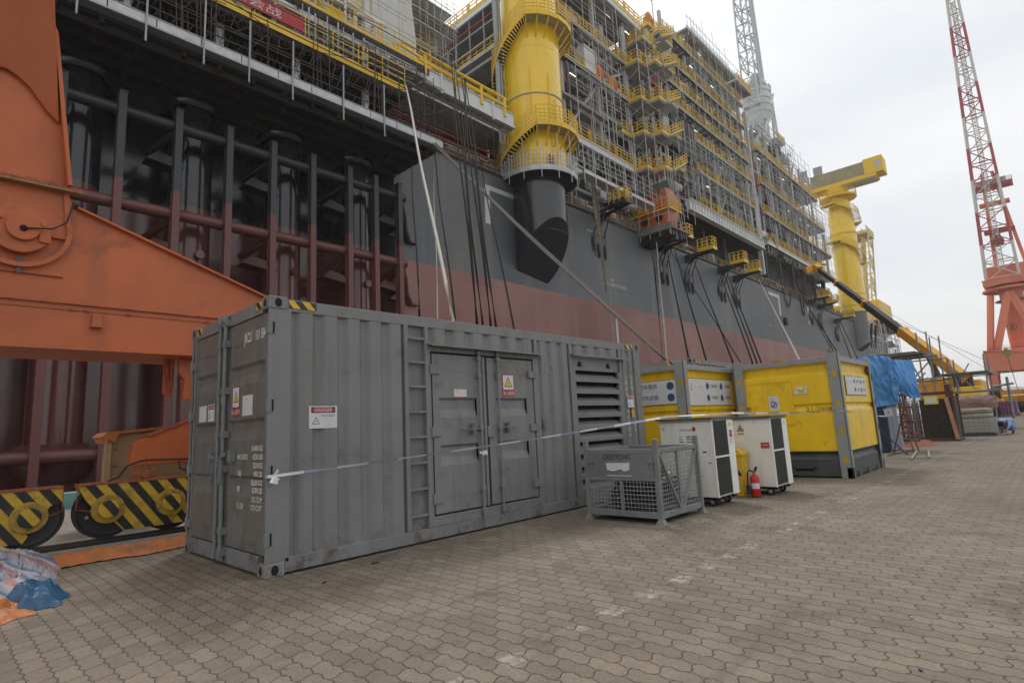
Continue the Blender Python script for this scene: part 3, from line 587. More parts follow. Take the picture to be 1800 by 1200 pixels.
def tri_sign(K, c, nrm, s_, m1, m2):
    nrm = Vector(nrm); u = Vector((0,0,1)); a = u.cross(nrm).normalized(); c = Vector(c)
    r_ = K.part(MB().add([c+nrm*.003+a*(s_*math.cos(t))+u*(s_*math.sin(t)) for t in (R(90), R(210), R(330))], [(0,1,2)]), 'warning_triangle', ink)
    K.part(MB().add([c+nrm*.005+a*(s_*.78*math.cos(t))+u*(s_*.78*math.sin(t)) for t in (R(90), R(210), R(330))], [(0,1,2)]), 'triangle_fill', m1, parent=r_)
    b_ = MB(); b_.add([c+nrm*.007+a*(x*s_)+u*(y*s_) for x, y in [(.05,.45),(-.2,-.05),(.0,-.02),(-.06,-.4),(.2,.12),(.0,.1)]], [tuple(range(6))]); K.part(b_, 'lightning_symbol', ink, parent=r_)
tri_sign(K, (6.9, -1.57, 1.02), (-1,0,0), .07, M('sign_orange', (.6, .28, .05), .5), ink)
K.part(plate(MB(), (6.9, -1.57, .945), (-1,0,0), .1, .035), 'label', M('sign_orange', (.6, .28, .05), .5))
K.part(plate(MB(), (6.9, -1.93, .76), (-1,0,0), .13, .09), 'label', sign_r); K.part(text_mb('严禁烟火', (6.9, -1.93, .755), Lr, Lu, .02, .004, 'CENTER'), 'lettering', sign_w)
K.part(plate(MB(), (gx+.1, -2.052, 1.09), (0,-1,0), .09, .07), 'label', sign_w)

# fire extinguisher
E_ = T('fire_extinguisher', 'red fire extinguisher standing on the pavers between the white cabinets', 'fire extinguisher', (6.67, -1.8, 0))
E_.part(MB().lathe([(0,0),(.062,.0),(.068,.012),(.068,.27),(.06,.3),(.04,.325),(.022,.335),(.018,.355),(0,.355)], (6.67,-1.8,0), 24), 'cylinder', red_p, smooth=True)
E_.part(MB().lathe([(.0695,.13),(.0695,.21)], (6.67,-1.8,0), 12, a0=R(150), a1=R(260)), 'label', sign_w)
E_.part(MB().tube((6.67,-1.8,.355),(6.67,-1.8,.385),.02,10).box(6.64,6.70,-1.82,-1.78,.375,.39), 'valve', M('brass', (.35,.25,.08),.4,.8))
E_.part(MB().beam((6.72,-1.80,.385),(6.60,-1.84,.42),.02,.008).beam((6.70,-1.80,.40),(6.62,-1.86,.455),.02,.008).beam((6.70,-1.8,.36),(6.66,-1.86,.45),.01), 'lever', rubber)
E_.part(MB().path([(6.65,-1.79,.375),(6.6,-1.76,.41),(6.575,-1.735,.36),(6.57,-1.73,.24),(6.575,-1.73,.2)], .012, 8).lathe([(.012,0),(.03,-.03),(.034,-.15),(.0,-.15)], (6.575,-1.73,.2), 12), 'hose', rubber)
E_.part(MB().tube((6.67,-1.8,0),(6.67,-1.8,.015),.07,24), 'foot_ring', rubber)

# yellow bin between the cabinets
B_ = T('yellow_bin', 'narrow yellow plastic bin with black logo, behind the fire extinguisher', 'bin', (6.74, -1.42, 0))
yb = M('bin_yellow', (.68,.42,.02), .5, var=.1); 
B_.part(MB().add([(6.64,-1.62,0),(6.84,-1.62,0),(6.84,-1.3,0),(6.64,-1.3,0),(6.62,-1.66,.62),(6.86,-1.66,.62),(6.86,-1.26,.62),(6.62,-1.26,.62)], [(3,2,1,0),(4,5,6,7),(0,1,5,4),(1,2,6,5),(2,3,7,6),(3,0,4,7)]), 'body', yb, bevel=.01)
B_.part(MB().box(6.6,6.88,-1.68,-1.24,.62,.66).prism([(-1.66,.66),(-1.26,.66),(-1.34,.72),(-1.6,.72)], 'x', 6.62, 6.86), 'lid', yb, bevel=.008)
b_ = MB(); disc(b_, (6.632,-1.6,.38), (-1,-.04,0), .045, 20, .07, .004); B_.part(b_, 'emblem', ink)

# ---------------------------------------------------------------- yellow offshore containers
def offshore(name, label, x0, x1, y0, y1, H_, slots=True):
    K = T(name, label, 'container', ((x0+x1)/2, (y0+y1)/2, 0), 'yellow offshore containers in grey lifting frames')
    pw = .2
    for x in (x0, x1):
        for y in (y0, y1):
            sx, sy = (1 if x == x0 else -1), (1 if y == y0 else -1)
            a = MB().box(min(x, x+sx*pw*.75), max(x, x+sx*pw*.75), min(y, y+sy*.02), max(y, y+sy*.02), 0, H_).box(min(x, x+sx*.02), max(x, x+sx*.02), min(y, y+sy*pw), max(y, y+sy*pw), 0, H_)
            a.box(min(x, x+sx*.1), max(x, x+sx*.1), min(y, y+sy*.1), max(y, y+sy*.1), 0, .2)
            po = K.part(a, 'corner_post', post_g, bevel=.006)
            h = MB()
            for z in (.33, .86, 1.38, 1.93):
                if z > .5 or slots:
                    disc(h, (x, y+sy*pw*.5, z), (-sx,0,0), .042, 18, .075, .003)
                    disc(h, (x+sx*pw*.38, y, z), (0,-sy,0), .035, 18, .075, .003)
            if h.v:
                pass
                K.part(h, 'post_hole', black if x != x0 else M('hole_yellow', (.5,.33,.02),.6), parent=po, each=True)
            bt = MB()
            for z in (2.1, 2.2): 
                for q in (.05, .15): bt.sphere((x-sx*.003, y+sy*q, z), .009, 6); bt.sphere((x+sx*q*.7, y-sy*.003, z), .009, 6)
            K.part(bt, 'rivet', post_g, parent=po)
    t = MB(); z0, z1 = H_-.2, H_-.07
    t.box(x0+.01, x1-.01, y0+.01, y0+.1, z0+.03, z1).box(x0+.01, x1-.01, y1-.1, y1-.01, z0+.03, z1).box(x0+.01, x0+.1, y0+.1, y1-.1, z0+.03, z1).box(x1-.1, x1-.01, y0+.1, y1-.1, z0+.03, z1)
    for i in range(7):
        t.sphere((x0+.01, y0+.3+i*(y1-y0-.5)/6, z1-.05), .012, 6)
    K.part(t, 'top_rail', post_g, bevel=.005)
    def face(pts):  # profile of the wall: list of (inset, z) for stepped side; sheet all the way round
        mb = MB()
        for ins, z in pts: mb.add([(x0+ins, y0+ins, z), (x1-ins, y0+ins, z), (x1-ins, y1-ins, z), (x0+ins, y1-ins, z)], [])
        n = len(pts); mb.f = []; mb.mi = []
        for i in range(n-1):
            for k_ in range(4): mb.f.append((i*4+k_, i*4+(k_+1)%4, (i+1)*4+(k_+1)%4, (i+1)*4+k_)); mb.mi.append(0)
        mb.f.append(((n-1)*4, (n-1)*4+1, (n-1)*4+2, (n-1)*4+3)); mb.mi.append(0)
        return mb
    K.part(face([(.04, .5), (.04, 1.24), (.045, 1.27), (.075, 1.32), (.075, 1.36), (.04, 1.4), (.04, 1.95), (.1, 2.02), (.1, 2.13), (.06, 2.16), (.06, H_-.15)]), 'wall', yellow_c)
    K.part(face([(.05, .1), (.05, .34), (.09, .4), (.09, .44), (.045, .48), (.045, .5)]), 'lower_band', dark_g)
    b_ = MB().box(x0+.1, x1-.1, y0+.04, y0+.14, .03, .12).box(x0+.04, x0+.14, y0+.1, y1-.1, .03, .12)
    for i in range(3): b_.box(x0+.5+i*.75, x0+.75+i*.75, y0+.02, y1-.02, .0, .1)
    b_.box(x0+.02, x0+.05, y0+.62, y0+.66, .04, .2).box(x0+.02, x0+.05, y0+1.0, y0+1.04, .04, .2).box(x0+.02, x0+.05, y0+.62, y0+1.04, .17, .2); 
    K.part(b_, 'skid', dark_g); K.part(MB().box(x0+.046, x0+.05, y0+.66, y0+1.0, .04, .17), 'fork_pocket', black)
    return K
Y1 = offshore('offshore_container', 'yellow offshore container with grey lifting frame and hatch door, nearer of the two yellow ones', 9.63, 12.2, -2.44, -.44, 2.34)
# hatch door and papers on the -x wall
Y1.part(MB().box(9.655, 9.675, -1.52, -.72, 1.0, 1.86), 'hatch', yellow_c, bevel=.006)
Y1.part(MB().box(9.64, 9.66, -1.56, -1.5, 1.02, 1.84).box(9.645, 9.66, -1.55, -.7, 1.86, 1.885).box(9.64,9.66,-.78,-.70,1.7,1.78).box(9.64,9.66,-.78,-.70,1.1,1.18), 'hatch_frame', yellow_c, each=True)
sign(Y1, (9.656, -1.19, 1.45), (-1,0,0), .2, .28, 'paper', ('禁止', '吸烟'), d=.002)
b_ = MB(); b_.lathe([(.05,0),(.062,0)], (0,0,0), 20, 'x'); b_.v = [(9.645, -1.19+y, 1.42+z) for x, y, z in b_.v]; b_.beam((9.645,-1.23,1.46),(9.645,-1.15,1.38),.012); Y1.part(b_, 'prohibition_symbol', ink)
pl = MB().add([(9.66,-1.83,1.74),(9.66,-1.60,1.74),(9.66,-1.60,1.6),(9.66,-1.83,1.6)], [(0,1,2,3)]); Y1.part(pl, 'peeling_paper', sign_w)
Y1.part(MB().add([(9.655,-1.8,1.72),(9.64,-1.64,1.72),(9.62,-1.74,1.66)], [(0,1,2)]).add([(9.655,-1.64,1.7),(9.655,-1.7,1.62),(9.655,-1.79,1.62)], [(0,1,2)]), 'peeled_corner', yellow_c)
Y1.part(text_mb('21-2008', (9.665, -2.0, 1.255), Lr, Lu, .07, .01, 'CENTER', sx=1.4), 'lettering', ink)
def company_sign(K, c, nrm, w_, h_, kind):
    nrm = Vector(nrm); u = Vector((0,0,1)); a = u.cross(nrm).normalized(); c = Vector(c); rt_ = K.part(plate(MB(), c, nrm, w_+.02, h_+.02, .008), 'sign_border', ink); K.part(plate(MB(), c, nrm, w_, h_, .012), 'sign', sign_w, parent=rt_)
    b_ = MB(); tb = MB()
    if kind == 1:
        for i, (s1, s2) in enumerate((('劳务服务', '— ——— —'), ('物流运输', '— — ——'))):
            q = c+u*h_*(.2-.48*i); text_mb(s1, q-a*w_*.12, a, u, h_*.16, .014, 'CENTER', tb); text_mb(s2, q-a*w_*.12-u*h_*.14, a, u, h_*.07, .014, 'CENTER', tb); disc(b_, q+a*w_*.36+u*h_*.05, nrm, h_*.17, 18, None, .014); disc(b_, q-a*w_*.47+u*h_*.05, nrm, h_*.15, 18, None, .014)
    else:
        text_mb('J', c-a*w_*.44+u*h_*.1, a, u, h_*.22, .014, 'CENTER', tb); text_mb('— — —', c-a*w_*.3+u*h_*.14, a, u, h_*.12, .014, 'CENTER', tb); text_mb('— — — —', c-a*w_*.36-u*h_*.1, a, u, h_*.05, .014, 'CENTER', tb); text_mb('— — —', c-a*w_*.36-u*h_*.28, a, u, h_*.05, .014, 'CENTER', tb)
        for i in range(2):
            for j, s_ in enumerate((('设备租赁', '工程服务'), ('劳务服务', '物流运输'))[i]):
                q = c+a*w_*(-.02+.33*j)+u*h_*(.24-.46*i); disc(b_, q-a*w_*.06, nrm, h_*.13, 16, None, .014); text_mb(s_, q+a*w_*.1-u*h_*.04, a, u, h_*.1, .014, 'CENTER', tb)
    K.part(b_, 'emblem', ink_b, parent=rt_); K.part(tb, 'lettering', ink, parent=rt_)
company_sign(Y1, (10.83, -2.405, 1.72), (0,-1,0), 1.55, .36, 2)
Y2 = offshore('offshore_container', 'yellow offshore container with white company boards, behind the white cabinets', 7.77, 10.2, -.26, 2.0, 2.34)
company_sign(Y2, (7.80, .42, 1.76), (-1,0,0), 1.0, .46, 1); company_sign(Y2, (8.93, -.225, 1.74), (0,-1,0), 1.95, .52, 2)
# folded yellow tarpaulin on top of the near yellow container
mb = MB(); 
for i in range(9):
    for j in range(7):
        x, y = 10+i*.22, -1.5+j*.2; mb.v.append((x+.04*noise.noise(Vector((i,j,1))), y, 2.29+.05*abs(noise.noise(Vector((i*.6, j*.6, 2))))*2.2))
for i in range(8):
    for j in range(6): a = i*7+j; mb.f.append((a, a+7, a+8, a+1)); mb.mi.append(0)
tag(mb.build('tarpaulin', yellow_c, smooth=True), 'crumpled yellow sheet lying on the roof of the nearer yellow container', 'tarpaulin')
# grey container whose roof shows behind the two yellow ones
G2 = T('shipping_container', 'grey container mostly hidden behind the yellow ones, only its striped roof corner showing', 'container', (13.5, 3.6, 0))
gx0, gx1, gy0, gy1, gh = 11.2, 17.2, 1.2, 3.4, 2.75
G2.part(MB().box(gx0, gx1, gy0, gy0+.1, gh-.14, gh-.02).box(gx0, gx0+.1, gy0+.1, gy1, gh-.14, gh-.02).box(gx0, gx0+.15, gy0, gy0+.15, 0, gh-.14).box(gx0, gx0+.15, gy1-.15, gy1, 0, gh-.14).box(gx1-.15, gx1, gy0, gy0+.15, 0, gh-.14), 'frame', grey_c)
q = MB(); corr(q, gx0+.15, gx1-.15, gy0+.02, .1, gh-.14); q.box(gx0+.1, gx1-.1, gy0+.1, gy1-.1, .1, gh-.05); G2.part(q, 'wall', grey_c)
G2.part(MB().box(gx0-.01, gx0+.17, gy0-.01, gy0+.15, gh-.12, gh), 'corner_casting', cast_c, bevel=.008); G2.part(disc(disc(MB(), (gx0+.08, gy0-.01, gh-.06), (0,-1,0), .034, 14, .04), (gx0-.01, gy0+.07, gh-.06), (-1,0,0), .034, 14, .04), 'casting_hole_shade', black, each=True)  # black discs again for the dark of the casting holes
G2.part(MB().box(gx0-.004, gx0, gy0+.18, gy0+.7, gh-.11, gh-.03), 'hazard_strip', hazard_e, each=True); G2.part(MB().box(gx0+.2, gx0+.5, gy0-.004, gy0, gh-.11, gh-.03), 'hazard_strip', hazard, each=True)

# ---------------------------------------------------------------- cloth heaps
def heap(name, label, mat, cx, cy, rx, ry, h_, seed, rot=0, nr=14, na=46, fold=9, cat='tarpaulin', z0=0, edge=.25):
    mb = MB(); vs = [(cx, cy, z0+h_)]; cr_, sr_ = math.cos(rot), math.sin(rot)
    for i in range(1, nr+1):
        t = i/nr
        for k in range(na):
            a = 2*math.pi*k/na; e = 1+edge*noise.noise(Vector((math.cos(a)*1.6, math.sin(a)*1.6, seed)))*1.6+.09*noise.noise(Vector((a*3.1, seed, 4)))
            x, y = rx*t*e*math.cos(a), ry*t*e*math.sin(a)
            q = Vector((x*fold*.45, y*fold, seed)); f1 = 1-abs(noise.noise(q))*2; f2 = 1-abs(noise.noise(q*2.1+Vector((3,1,7))))*2
            env = (1-t**3); z = h_*env*(.2+.62*f1*f1+.3*f2)+.006*(1-t)
            vs.append((cx+x*cr_-y*sr_, cy+x*sr_+y*cr_, z0+max(.004 if t > .9 else .012, z)))
    fs = [(0, 1+k, 1+(k+1)%na) for k in range(na)]+[(1+i*na+k, 1+(i+1)*na+k, 1+(i+1)*na+(k+1)%na, 1+i*na+(k+1)%na) for i in range(nr-1) for k in range(na)]
    return tag(mb.add(vs, fs).build(name, mat, smooth=False), label, cat)
def woven_stripes():
    m = bpy.data.materials.new('woven_stripe_fabric'); m.use_nodes = True; t = m.node_tree; nn = t.nodes.new; L = t.links.new; b = t.nodes['Principled BSDF']; b.inputs['Roughness'].default_value = .6
    g = nn('ShaderNodeNewGeometry'); s = nn('ShaderNodeSeparateXYZ'); L(g.outputs['Position'], s.inputs[0]); F = lambda op, a, b_=None: math_node(t, op, a, b_)
    n = nn('ShaderNodeTexNoise'); n.inputs['Scale'].default_value = 1.6; L(g.outputs['Position'], n.inputs['Vector'])
    v = F('FRACT', F('MULTIPLY', F('ADD', F('ADD', s.outputs[0], F('MULTIPLY', s.outputs[2], 1.6)), F('MULTIPLY', n.outputs['Fac'], .45)), 4.2))
    r = nn('ShaderNodeValToRGB'); r.color_ramp.interpolation = 'CONSTANT'; e = r.color_ramp.elements; e[0].color = (.3,.3,.33,1); e[1].position = .3; e[1].color = (.36,.17,.16,1)
    for p_, c_ in ((.5, (.35,.35,.38,1)), (.68, (.13,.17,.26,1)), (.86, (.31,.31,.34,1))): x = e.new(p_); x.color = c_
    L(v, r.inputs[0]); L(r.outputs[0], b.inputs['Base Color']); return m
heap('striped_sheet', 'crumpled red white and blue striped woven sheet on the pavers by the crane wheels', woven_stripes(), -1.55, 2.35, .42, 1.25, .26, 2.3, 0, 18, 64, 5)
blue_f = M('blue_plastic', (.03, .11, .22), .35, var=.3, scale=12, spec=.6)
heap('blue_plastic_bag', 'small crumpled blue plastic bag lying against the striped sheet', blue_f, -1.47, .85, .24, .19, .2, 5.1, .5, 12, 34, 7, 'bag', edge=.55)
orange_b = M('orange_bag', (.45, .15, .04), .55, var=.2, scale=8)
heap('orange_sheet', 'corner of a crumpled orange sheet on the pavers at the far left', orange_b, -1.78, .78, .24, .42, .13, 8.7, .2, 12, 36, 8, 'sheet')
# long orange hose sleeve running to the container
mb = MB(); vs = []; n = 44; m_ = 9
for i in range(n+1):
    t = i/n; c = Vector((-1.15+1.8*t, 2.85+.1*t+.05*math.sin(t*9), 0)); wd = .46*(1-.1*t)+.06*noise.noise(Vector((t*7, 0, 2)))
    for k in range(m_):
        s_ = -1+2*k/(m_-1); vs.append((c.x+.15*s_*wd, c.y+s_*wd, .012+.06*(1-s_*s_)*(1+.8*noise.noise(Vector((t*14, s_*2.2, 1))))+.02*max(0, noise.noise(Vector((t*30, s_*5, 7)))))); 
mb.add(vs, [(i*m_+k, (i+1)*m_+k, (i+1)*m_+k+1, i*m_+k+1) for i in range(n) for k in range(m_-1)])
tag(mb.build('orange_duct_sleeve', orange_t), 'dusty orange fabric strip lying flat between the container and the crane rail', 'fabric strip')
# small debris on the pavers
for nm, lb, (x, y), s_, m_ in (('dry_leaf', 'small dark scrap on the pavers by the container corner', (.9,-.35), .05, M('debris_dark', (.05,.03,.02),.9)), ('stone_chip', 'dark stone chip lying in front of the container corner', (.25,-.6), .02, M('debris_dark', (.05,.03,.02),.9)), ('bottle_cap', 'tiny blue bottle cap lying on the pavers at bottom right', tuple(on_z(1618,1179,0))[:2], .012, blue_f)):
    tag(MB().prism([(x-s_, y-s_*.4), (x+s_*.4, y-s_*.7), (x+s_, y+s_*.2), (x-s_*.2, y+s_*.6)], 'z', .003, .012).build(nm, m_), lb, 'litter')
# things seen between container and white cabinet
O_ = T('covered_barrel', 'orange tarpaulin draped over a drum between the container and the white cabinets', 'drum', (6.95, -.62, 0))
O_.part(MB().lathe([(0,.98),(.22,.97),(.3,.93),(.33,.8),(.36,.3),(.42,.02)], (6.95,-.62,0), 20), 'tarpaulin', orange_t, smooth=True)
tag(MB().box(6.86, 7.14, -.6, -.34, .99, 1.22).build('cardboard_box', M('cardboard', (.34,.25,.15), .8, var=.12), bevel=.004), 'brown cardboard box on top of the orange covered drum', 'box')
# ================================================================ ORANGE GANTRY CRANE LEG (far left)
G = T('gantry_crane', 'orange gantry crane leg on striped rail bogies at the far left', 'crane', (-1.5, 4.4, 0))
Yf, Yb = 4.0, 5.1
beam = [(-6, 2.56), (2.3, 2.56), (2.3, 3.32), (-.93, 4.46), (-6, 4.6)]
G.part(MB().prism(beam, 'y', Yf, Yb), 'equaliser_beam', orange_c, bevel=.01)
# flanges, ledges and weld lines
G.part(MB().beam((-.96, Yf+.5, 4.475), (2.32, Yf+.5, 3.33), 1.16, .03), 'top_flange', orange_c)
G.part(MB().box(-6, 2.32, Yf-.05, Yb+.05, 2.53, 2.56), 'bottom_flange', orange_c)
G.part(MB().box(-6, 2.3, Yf-.035, Yf, 3.135, 3.15).box(-6, 2.3, Yf-.012, Yf, 3.06, 3.066), 'ledge', orange_r, each=True)
G.part(MB().box(-3, -1.06, Yf-.03, Yf, 3.485, 3.5), 'ledge', orange_r)
G.part(MB().box(-.72, -.62, Yf-.06, Yf, 2.86, 3.04).box(-.74, -.60, Yf-.1, Yf, 2.845, 2.86), 'bracket', orange_c)
for x in (-.95, -.78, .72, -.3): G.part(MB().box(x-.02, x+.02, Yf-.03, Yf, 3.05, 3.085), 'cleat', orange_r)
# leg rising out of the picture
leg = [(-6, 4.55), (-1.0, 4.62), (-.93, 4.46), (-1.08, 4.71), (-1.35, 6.84), (-1.62, 7.35), (-2.3, 14), (-9, 14)]
G.part(MB().prism([(-6, 4.0), (-1.02, 4.0), (-1.02, 4.5), (-1.1, 4.75), (-1.36, 6.84), (-1.62, 7.35), (-2.2, 14), (-9, 14)], 'y', Yf-.05, Yb+.1), 'leg', orange_c, bevel=.01)
G.part(MB().beam((-1.08, Yf+.45, 4.71), (-1.35, Yf+.45, 6.84), .045, 1.35, (0,1,0)).beam((-1.35, Yf+.45, 6.84), (-1.62, Yf+.45, 7.35), .045, 1.35, (0,1,0)).beam((-1.62, Yf+.45, 7.35), (-2.2, Yf+.45, 14), .045, 1.35, (0,1,0)), 'leg_flange', orange_c)
# overhanging upper skirt: leans towards the camera, tilt and deeper orange set its shade
up_ = [(-3.2, 6.15), (-1.95, 6.13), (-1.8, 6.14), (-1.68, 6.08), (-1.56, 5.98), (-1.37, 5.72), (-1.24, 5.6)]
mb = MB(); nU = len(up_); top = [(-9, 13)]+[(-5+i*.5, 13) for i in range(nU-2)]+[(-2.05, 13)]
top = [(-3.9+i*.3, 12.5) for i in range(nU-1)]+[(-2.02, 12.5)]
vs = [(x, Yf-.12, z) for x, z in up_]+[(x, Yf-1.6, z) for x, z in top]+[(x, Yf-.06, z) for x, z in up_]+[(x, Yf-.3, z) for x, z in top]
fs = [(i, i+1, nU+i+1, nU+i) for i in range(nU-1)]+[(2*nU+i, 2*nU+i+1, 3*nU+i+1, 3*nU+i) for i in range(nU-1)]+[(i, i+1, 2*nU+i+1, 2*nU+i) for i in range(nU-1)]+[(nU-1, 2*nU-1, 4*nU-1, 3*nU-1)]
G.part(mb.add(vs, fs), 'leg_skirt', M('skirt_shaded_orange', (.42, .1, .03), .55, var=.15, scale=.9, streak=.2))
# rusty rest ledge, ragged
mb = MB(); xs_ = [-2.6+i*.06 for i in range(29)]
for i in range(28): 
    h0 = .03+.045*abs(noise.noise(Vector((i*.7, 2, 1)))); mb.box(xs_[i], xs_[i+1]-.001, Yf-.16, Yf-.05, 4.66-.01*i/28, 4.67+h0)
G.part(mb, 'rest_ledge', orange_r); G.part(MB().box(-2.6, -.92, Yf-.18, Yf-.05, 4.64, 4.66), 'rest_lip', M('rust_pale', (.3, .2, .1), .8, dirt=(RUST, .6), scale=9))
# pivot
cx, cz = -1.53, 4.02
G.part(MB().tube((cx, Yf-.14, cz), (cx, Yf-.04, cz), .3, 32), 'pivot_boss', orange_c, bevel=.01)
G.part(MB().tube((cx+.02, Yf-.2, cz+.02), (cx+.02, Yf-.14, cz+.02), .17, 28), 'pivot_cap', orange_c, bevel=.008)
G.part(MB().tube((cx+.02, Yf-.215, cz), (cx+.02, Yf-.2, cz), .04, 14), 'grease_hole', black)
for a in (25, 150, 205, 335): G.part(MB().tube((cx+.25*math.cos(R(a)), Yf-.18, cz+.25*math.sin(R(a))), (cx+.25*math.cos(R(a)), Yf-.13, cz+.25*math.sin(R(a))), .035, 8), 'bolt', orange_c)
G.part(MB().box(cx+.18, cx+.3, Yf-.17, Yf-.12, cz-.14, cz+.13), 'keeper_plate', orange_c, bevel=.005)
pts = [(-1.1, Yf-.07, 4.66)]+[(cx+.5*math.cos(a), Yf-.07, cz+.06+.5*math.sin(a)) for a in [R(20-10*i) for i in range(17)]]
mb = MB()
for p_, q_ in zip(pts, pts[1:]): mb.beam(p_, q_, .06, .03, (0,1,0))
G.part(mb, 'pivot_surround', orange_c)
G.part(MB().prism([(cx-.03,cz-.34),(cx+.06,cz-.34),(cx+.04,cz-.55),(cx,cz-.55)], 'y', Yf-.056, Yf-.05), 'grease_stain', M('grease_green', (.1,.09,.06), .5))
G.part(MB().path([(cx+.03, Yf-.22, cz), (cx+.3, Yf-.24, cz+.04), (cx+.44, Yf-.22, cz+.16), (-1.02, Yf-.12, 4.48), (-.93, Yf-.06, 4.52)], .011, 6), 'grease_hose', rubber)
# right-hand bracket pieces seen between beam and container
G.part(MB().prism([(.44, 2.56), (.62, 2.56), (.62, 1.9), (.5, 1.9), (.52, 2.2), (.44, 2.3)], 'y', 4.25, 4.35).box(.3, .44, 4.5, 4.56, 2.0, 2.56), 'hanger_bracket', orange_c)
G.part(MB().path([(.3, 4.4, 2.5), (.32, 4.4, 2.3), (.36, 4.42, 2.2), (.36, 4.42, 1.9)], .02).path([(.38, 4.4, 2.5), (.38, 4.4, 2.1)], .018), 'hanger_pipe', orange_r)
# lower rocker arm and motor
G.part(MB().prism([(-.13, .95), (1.2, .96), (1.2, 1.82), (.6, 1.6), (.07, 1.36), (-.1, 1.28), (-.12, 1.1)], 'y', 4.2, 4.5), 'rocker_arm', orange_c, bevel=.012)
G.part(MB().beam((.05, 4.35, 1.365), (1.22, 4.35, 1.83), .36, .02), 'rocker_flange', orange_r)
G.part(text_mb('3', (.03, 4.195, 1.04), (1,0,0), (0,0,1), .05), 'lettering', M('number_ink', (.1,.06,.03), .6))
G.part(MB().tube((.05, 4.1, .84), (.05, 4.3, .84), .065, 16).box(-.12, .0, 4.15, 4.3, .8, .9).box(.1, .16, 4.15, 4.3, .8, .92), 'brake_unit', orange_r, bevel=.006)
G.part(MB().path([(-.42, 4.1, .78), (-.3, 4.08, .82), (-.2, 4.08, .97), (-.05, 4.1, 1.02), (.08, 4.15, 1.03), (.9, 4.18, 1.0)], .013, 6).path([(.45, 4.12, .98), (.46, 4.1, .88), (.55, 4.1, .84), (.9, 4.1, .86)], .013, 6), 'cable', rubber)
G.part(MB().prism([(-6, 1.2), (-1.75, 1.2), (-1.62, 1.1), (-1.6, 1.0), (-1.66, .9), (-6, .9)], 'y', 4.2, 4.5), 'rocker_arm', orange_c, bevel=.01)
G.part(MB().box(-1.8, -1.66, 4.2, 4.4, .78, .9), 'brake_unit', orange_r)
hub_m = M('hub_yellow_worn', (.4, .27, .04), .5, var=.25, scale=9, dirt=((.06,.04,.03), .7))
wheel_m = M('crane_wheel_iron', (.035, .035, .035), .42, .3, var=.25, scale=6, dirt=(RUST, .15))
def bogie(xa, xb, wheels, cut):
    poly = [(xa, .75), (xb, .755), (xb, .5), (xb-.12, .46), (xb-.3, .13), (xa+.52, .13), (xa+.3, .38), (xa+.12, .5)] if cut else [(xa, .75), (xb, .755), (xb, .56), (xb-.12, .54), (xb-.36, .13), (xa, .13)]
    bd = G.part(MB().prism(poly, 'y', 3.98, 4.02), 'bogie_plate', hazard_b, label='black and yellow striped side plate')
    G.part(MB().prism(poly, 'y', 4.2, 4.24), 'bogie_plate', hazard_b)
    G.part(MB().box(xa, xb, 3.97, 4.25, .75, .775), 'bogie_top', orange_r)
    for wx in wheels:
        wheel = G.part(MB().lathe([(.05,-.06),(.3,-.05),(.32,-.055),(.33,-.07),(.36,-.07),(.36,-.05),(.345,-.045),(.345,.05),(.36,.05),(.36,.07),(.33,.07),(.05,.06)], (wx, 4.11, .41), 40, 'y'), 'wheel', wheel_m, smooth=True)
        G.part(MB().tube((wx, 3.93, .43), (wx, 4.0, .43), .185, 28), 'hub_flange', hub_m, parent=wheel, bevel=.006)
        G.part(MB().tube((wx, 3.88, .43), (wx, 3.93, .43), .115, 24), 'hub_cap', hazard_b, parent=wheel, bevel=.012)
        for k in range(6): a = R(60*k+20); G.part(MB().tube((wx+.155*math.cos(a), 3.91, .43+.155*math.sin(a)), (wx+.155*math.cos(a), 3.935, .43+.155*math.sin(a)), .017, 6), 'bolt', hub_m, parent=wheel)
bogie(-.75, 1.05, (-.42, .32), True); bogie(-3.3, -.90, (-2.0, -1.22), False)
G.part(MB().tube((-.42-.21, 3.955+.085, .34), (-.42-.21, 4.045, .34), .022, 12), 'wheel_hole', M('hole_light', (.3,.27,.22), .8))
for xa in (-.9, -.76): G.part(MB().path([(xa-.08*(1 if xa < -.8 else -1), 3.96, .76), (xa, 3.96, .74), (xa, 3.96, .46), (xa-.15*(1 if xa < -.8 else -1), 3.96, .42)], .006, 5), 'rail_guard_rod', orange_r)
# canvas covered cabinet beside the bogie
K_ = T('covered_control_cabinet', 'tan control cabinet with an orange tarpaulin over its top, behind the crane bogie', 'cabinet', (.3, 5.7, 0))
K_.part(MB().box(-.12, .95, 5.5, 6.1, .1, 1.46), 'body', tan_t, bevel=.008)
K_.part(MB().box(-.205, -.125, 5.46, 5.54, .0, 1.44), 'cover_flap', M('cream_canvas', (.42,.27,.14), .8, var=.15))
K_.part(MB().prism([(-.26,1.4),(-.2,1.47),(.2,1.50),(.98,1.58),(.98,1.53),(.3,1.47),(-.05,1.44),(-.1,1.3),(-.17,1.36),(-.2,1.3),(-.22,1.37)], 'y', 5.4, 6.2), 'tarpaulin', orange_t)
for z in (1.2, .95): K_.part(MB().box(-.08, -.03, 5.48, 5.5, z-.02, z+.02), 'latch', orange_r)

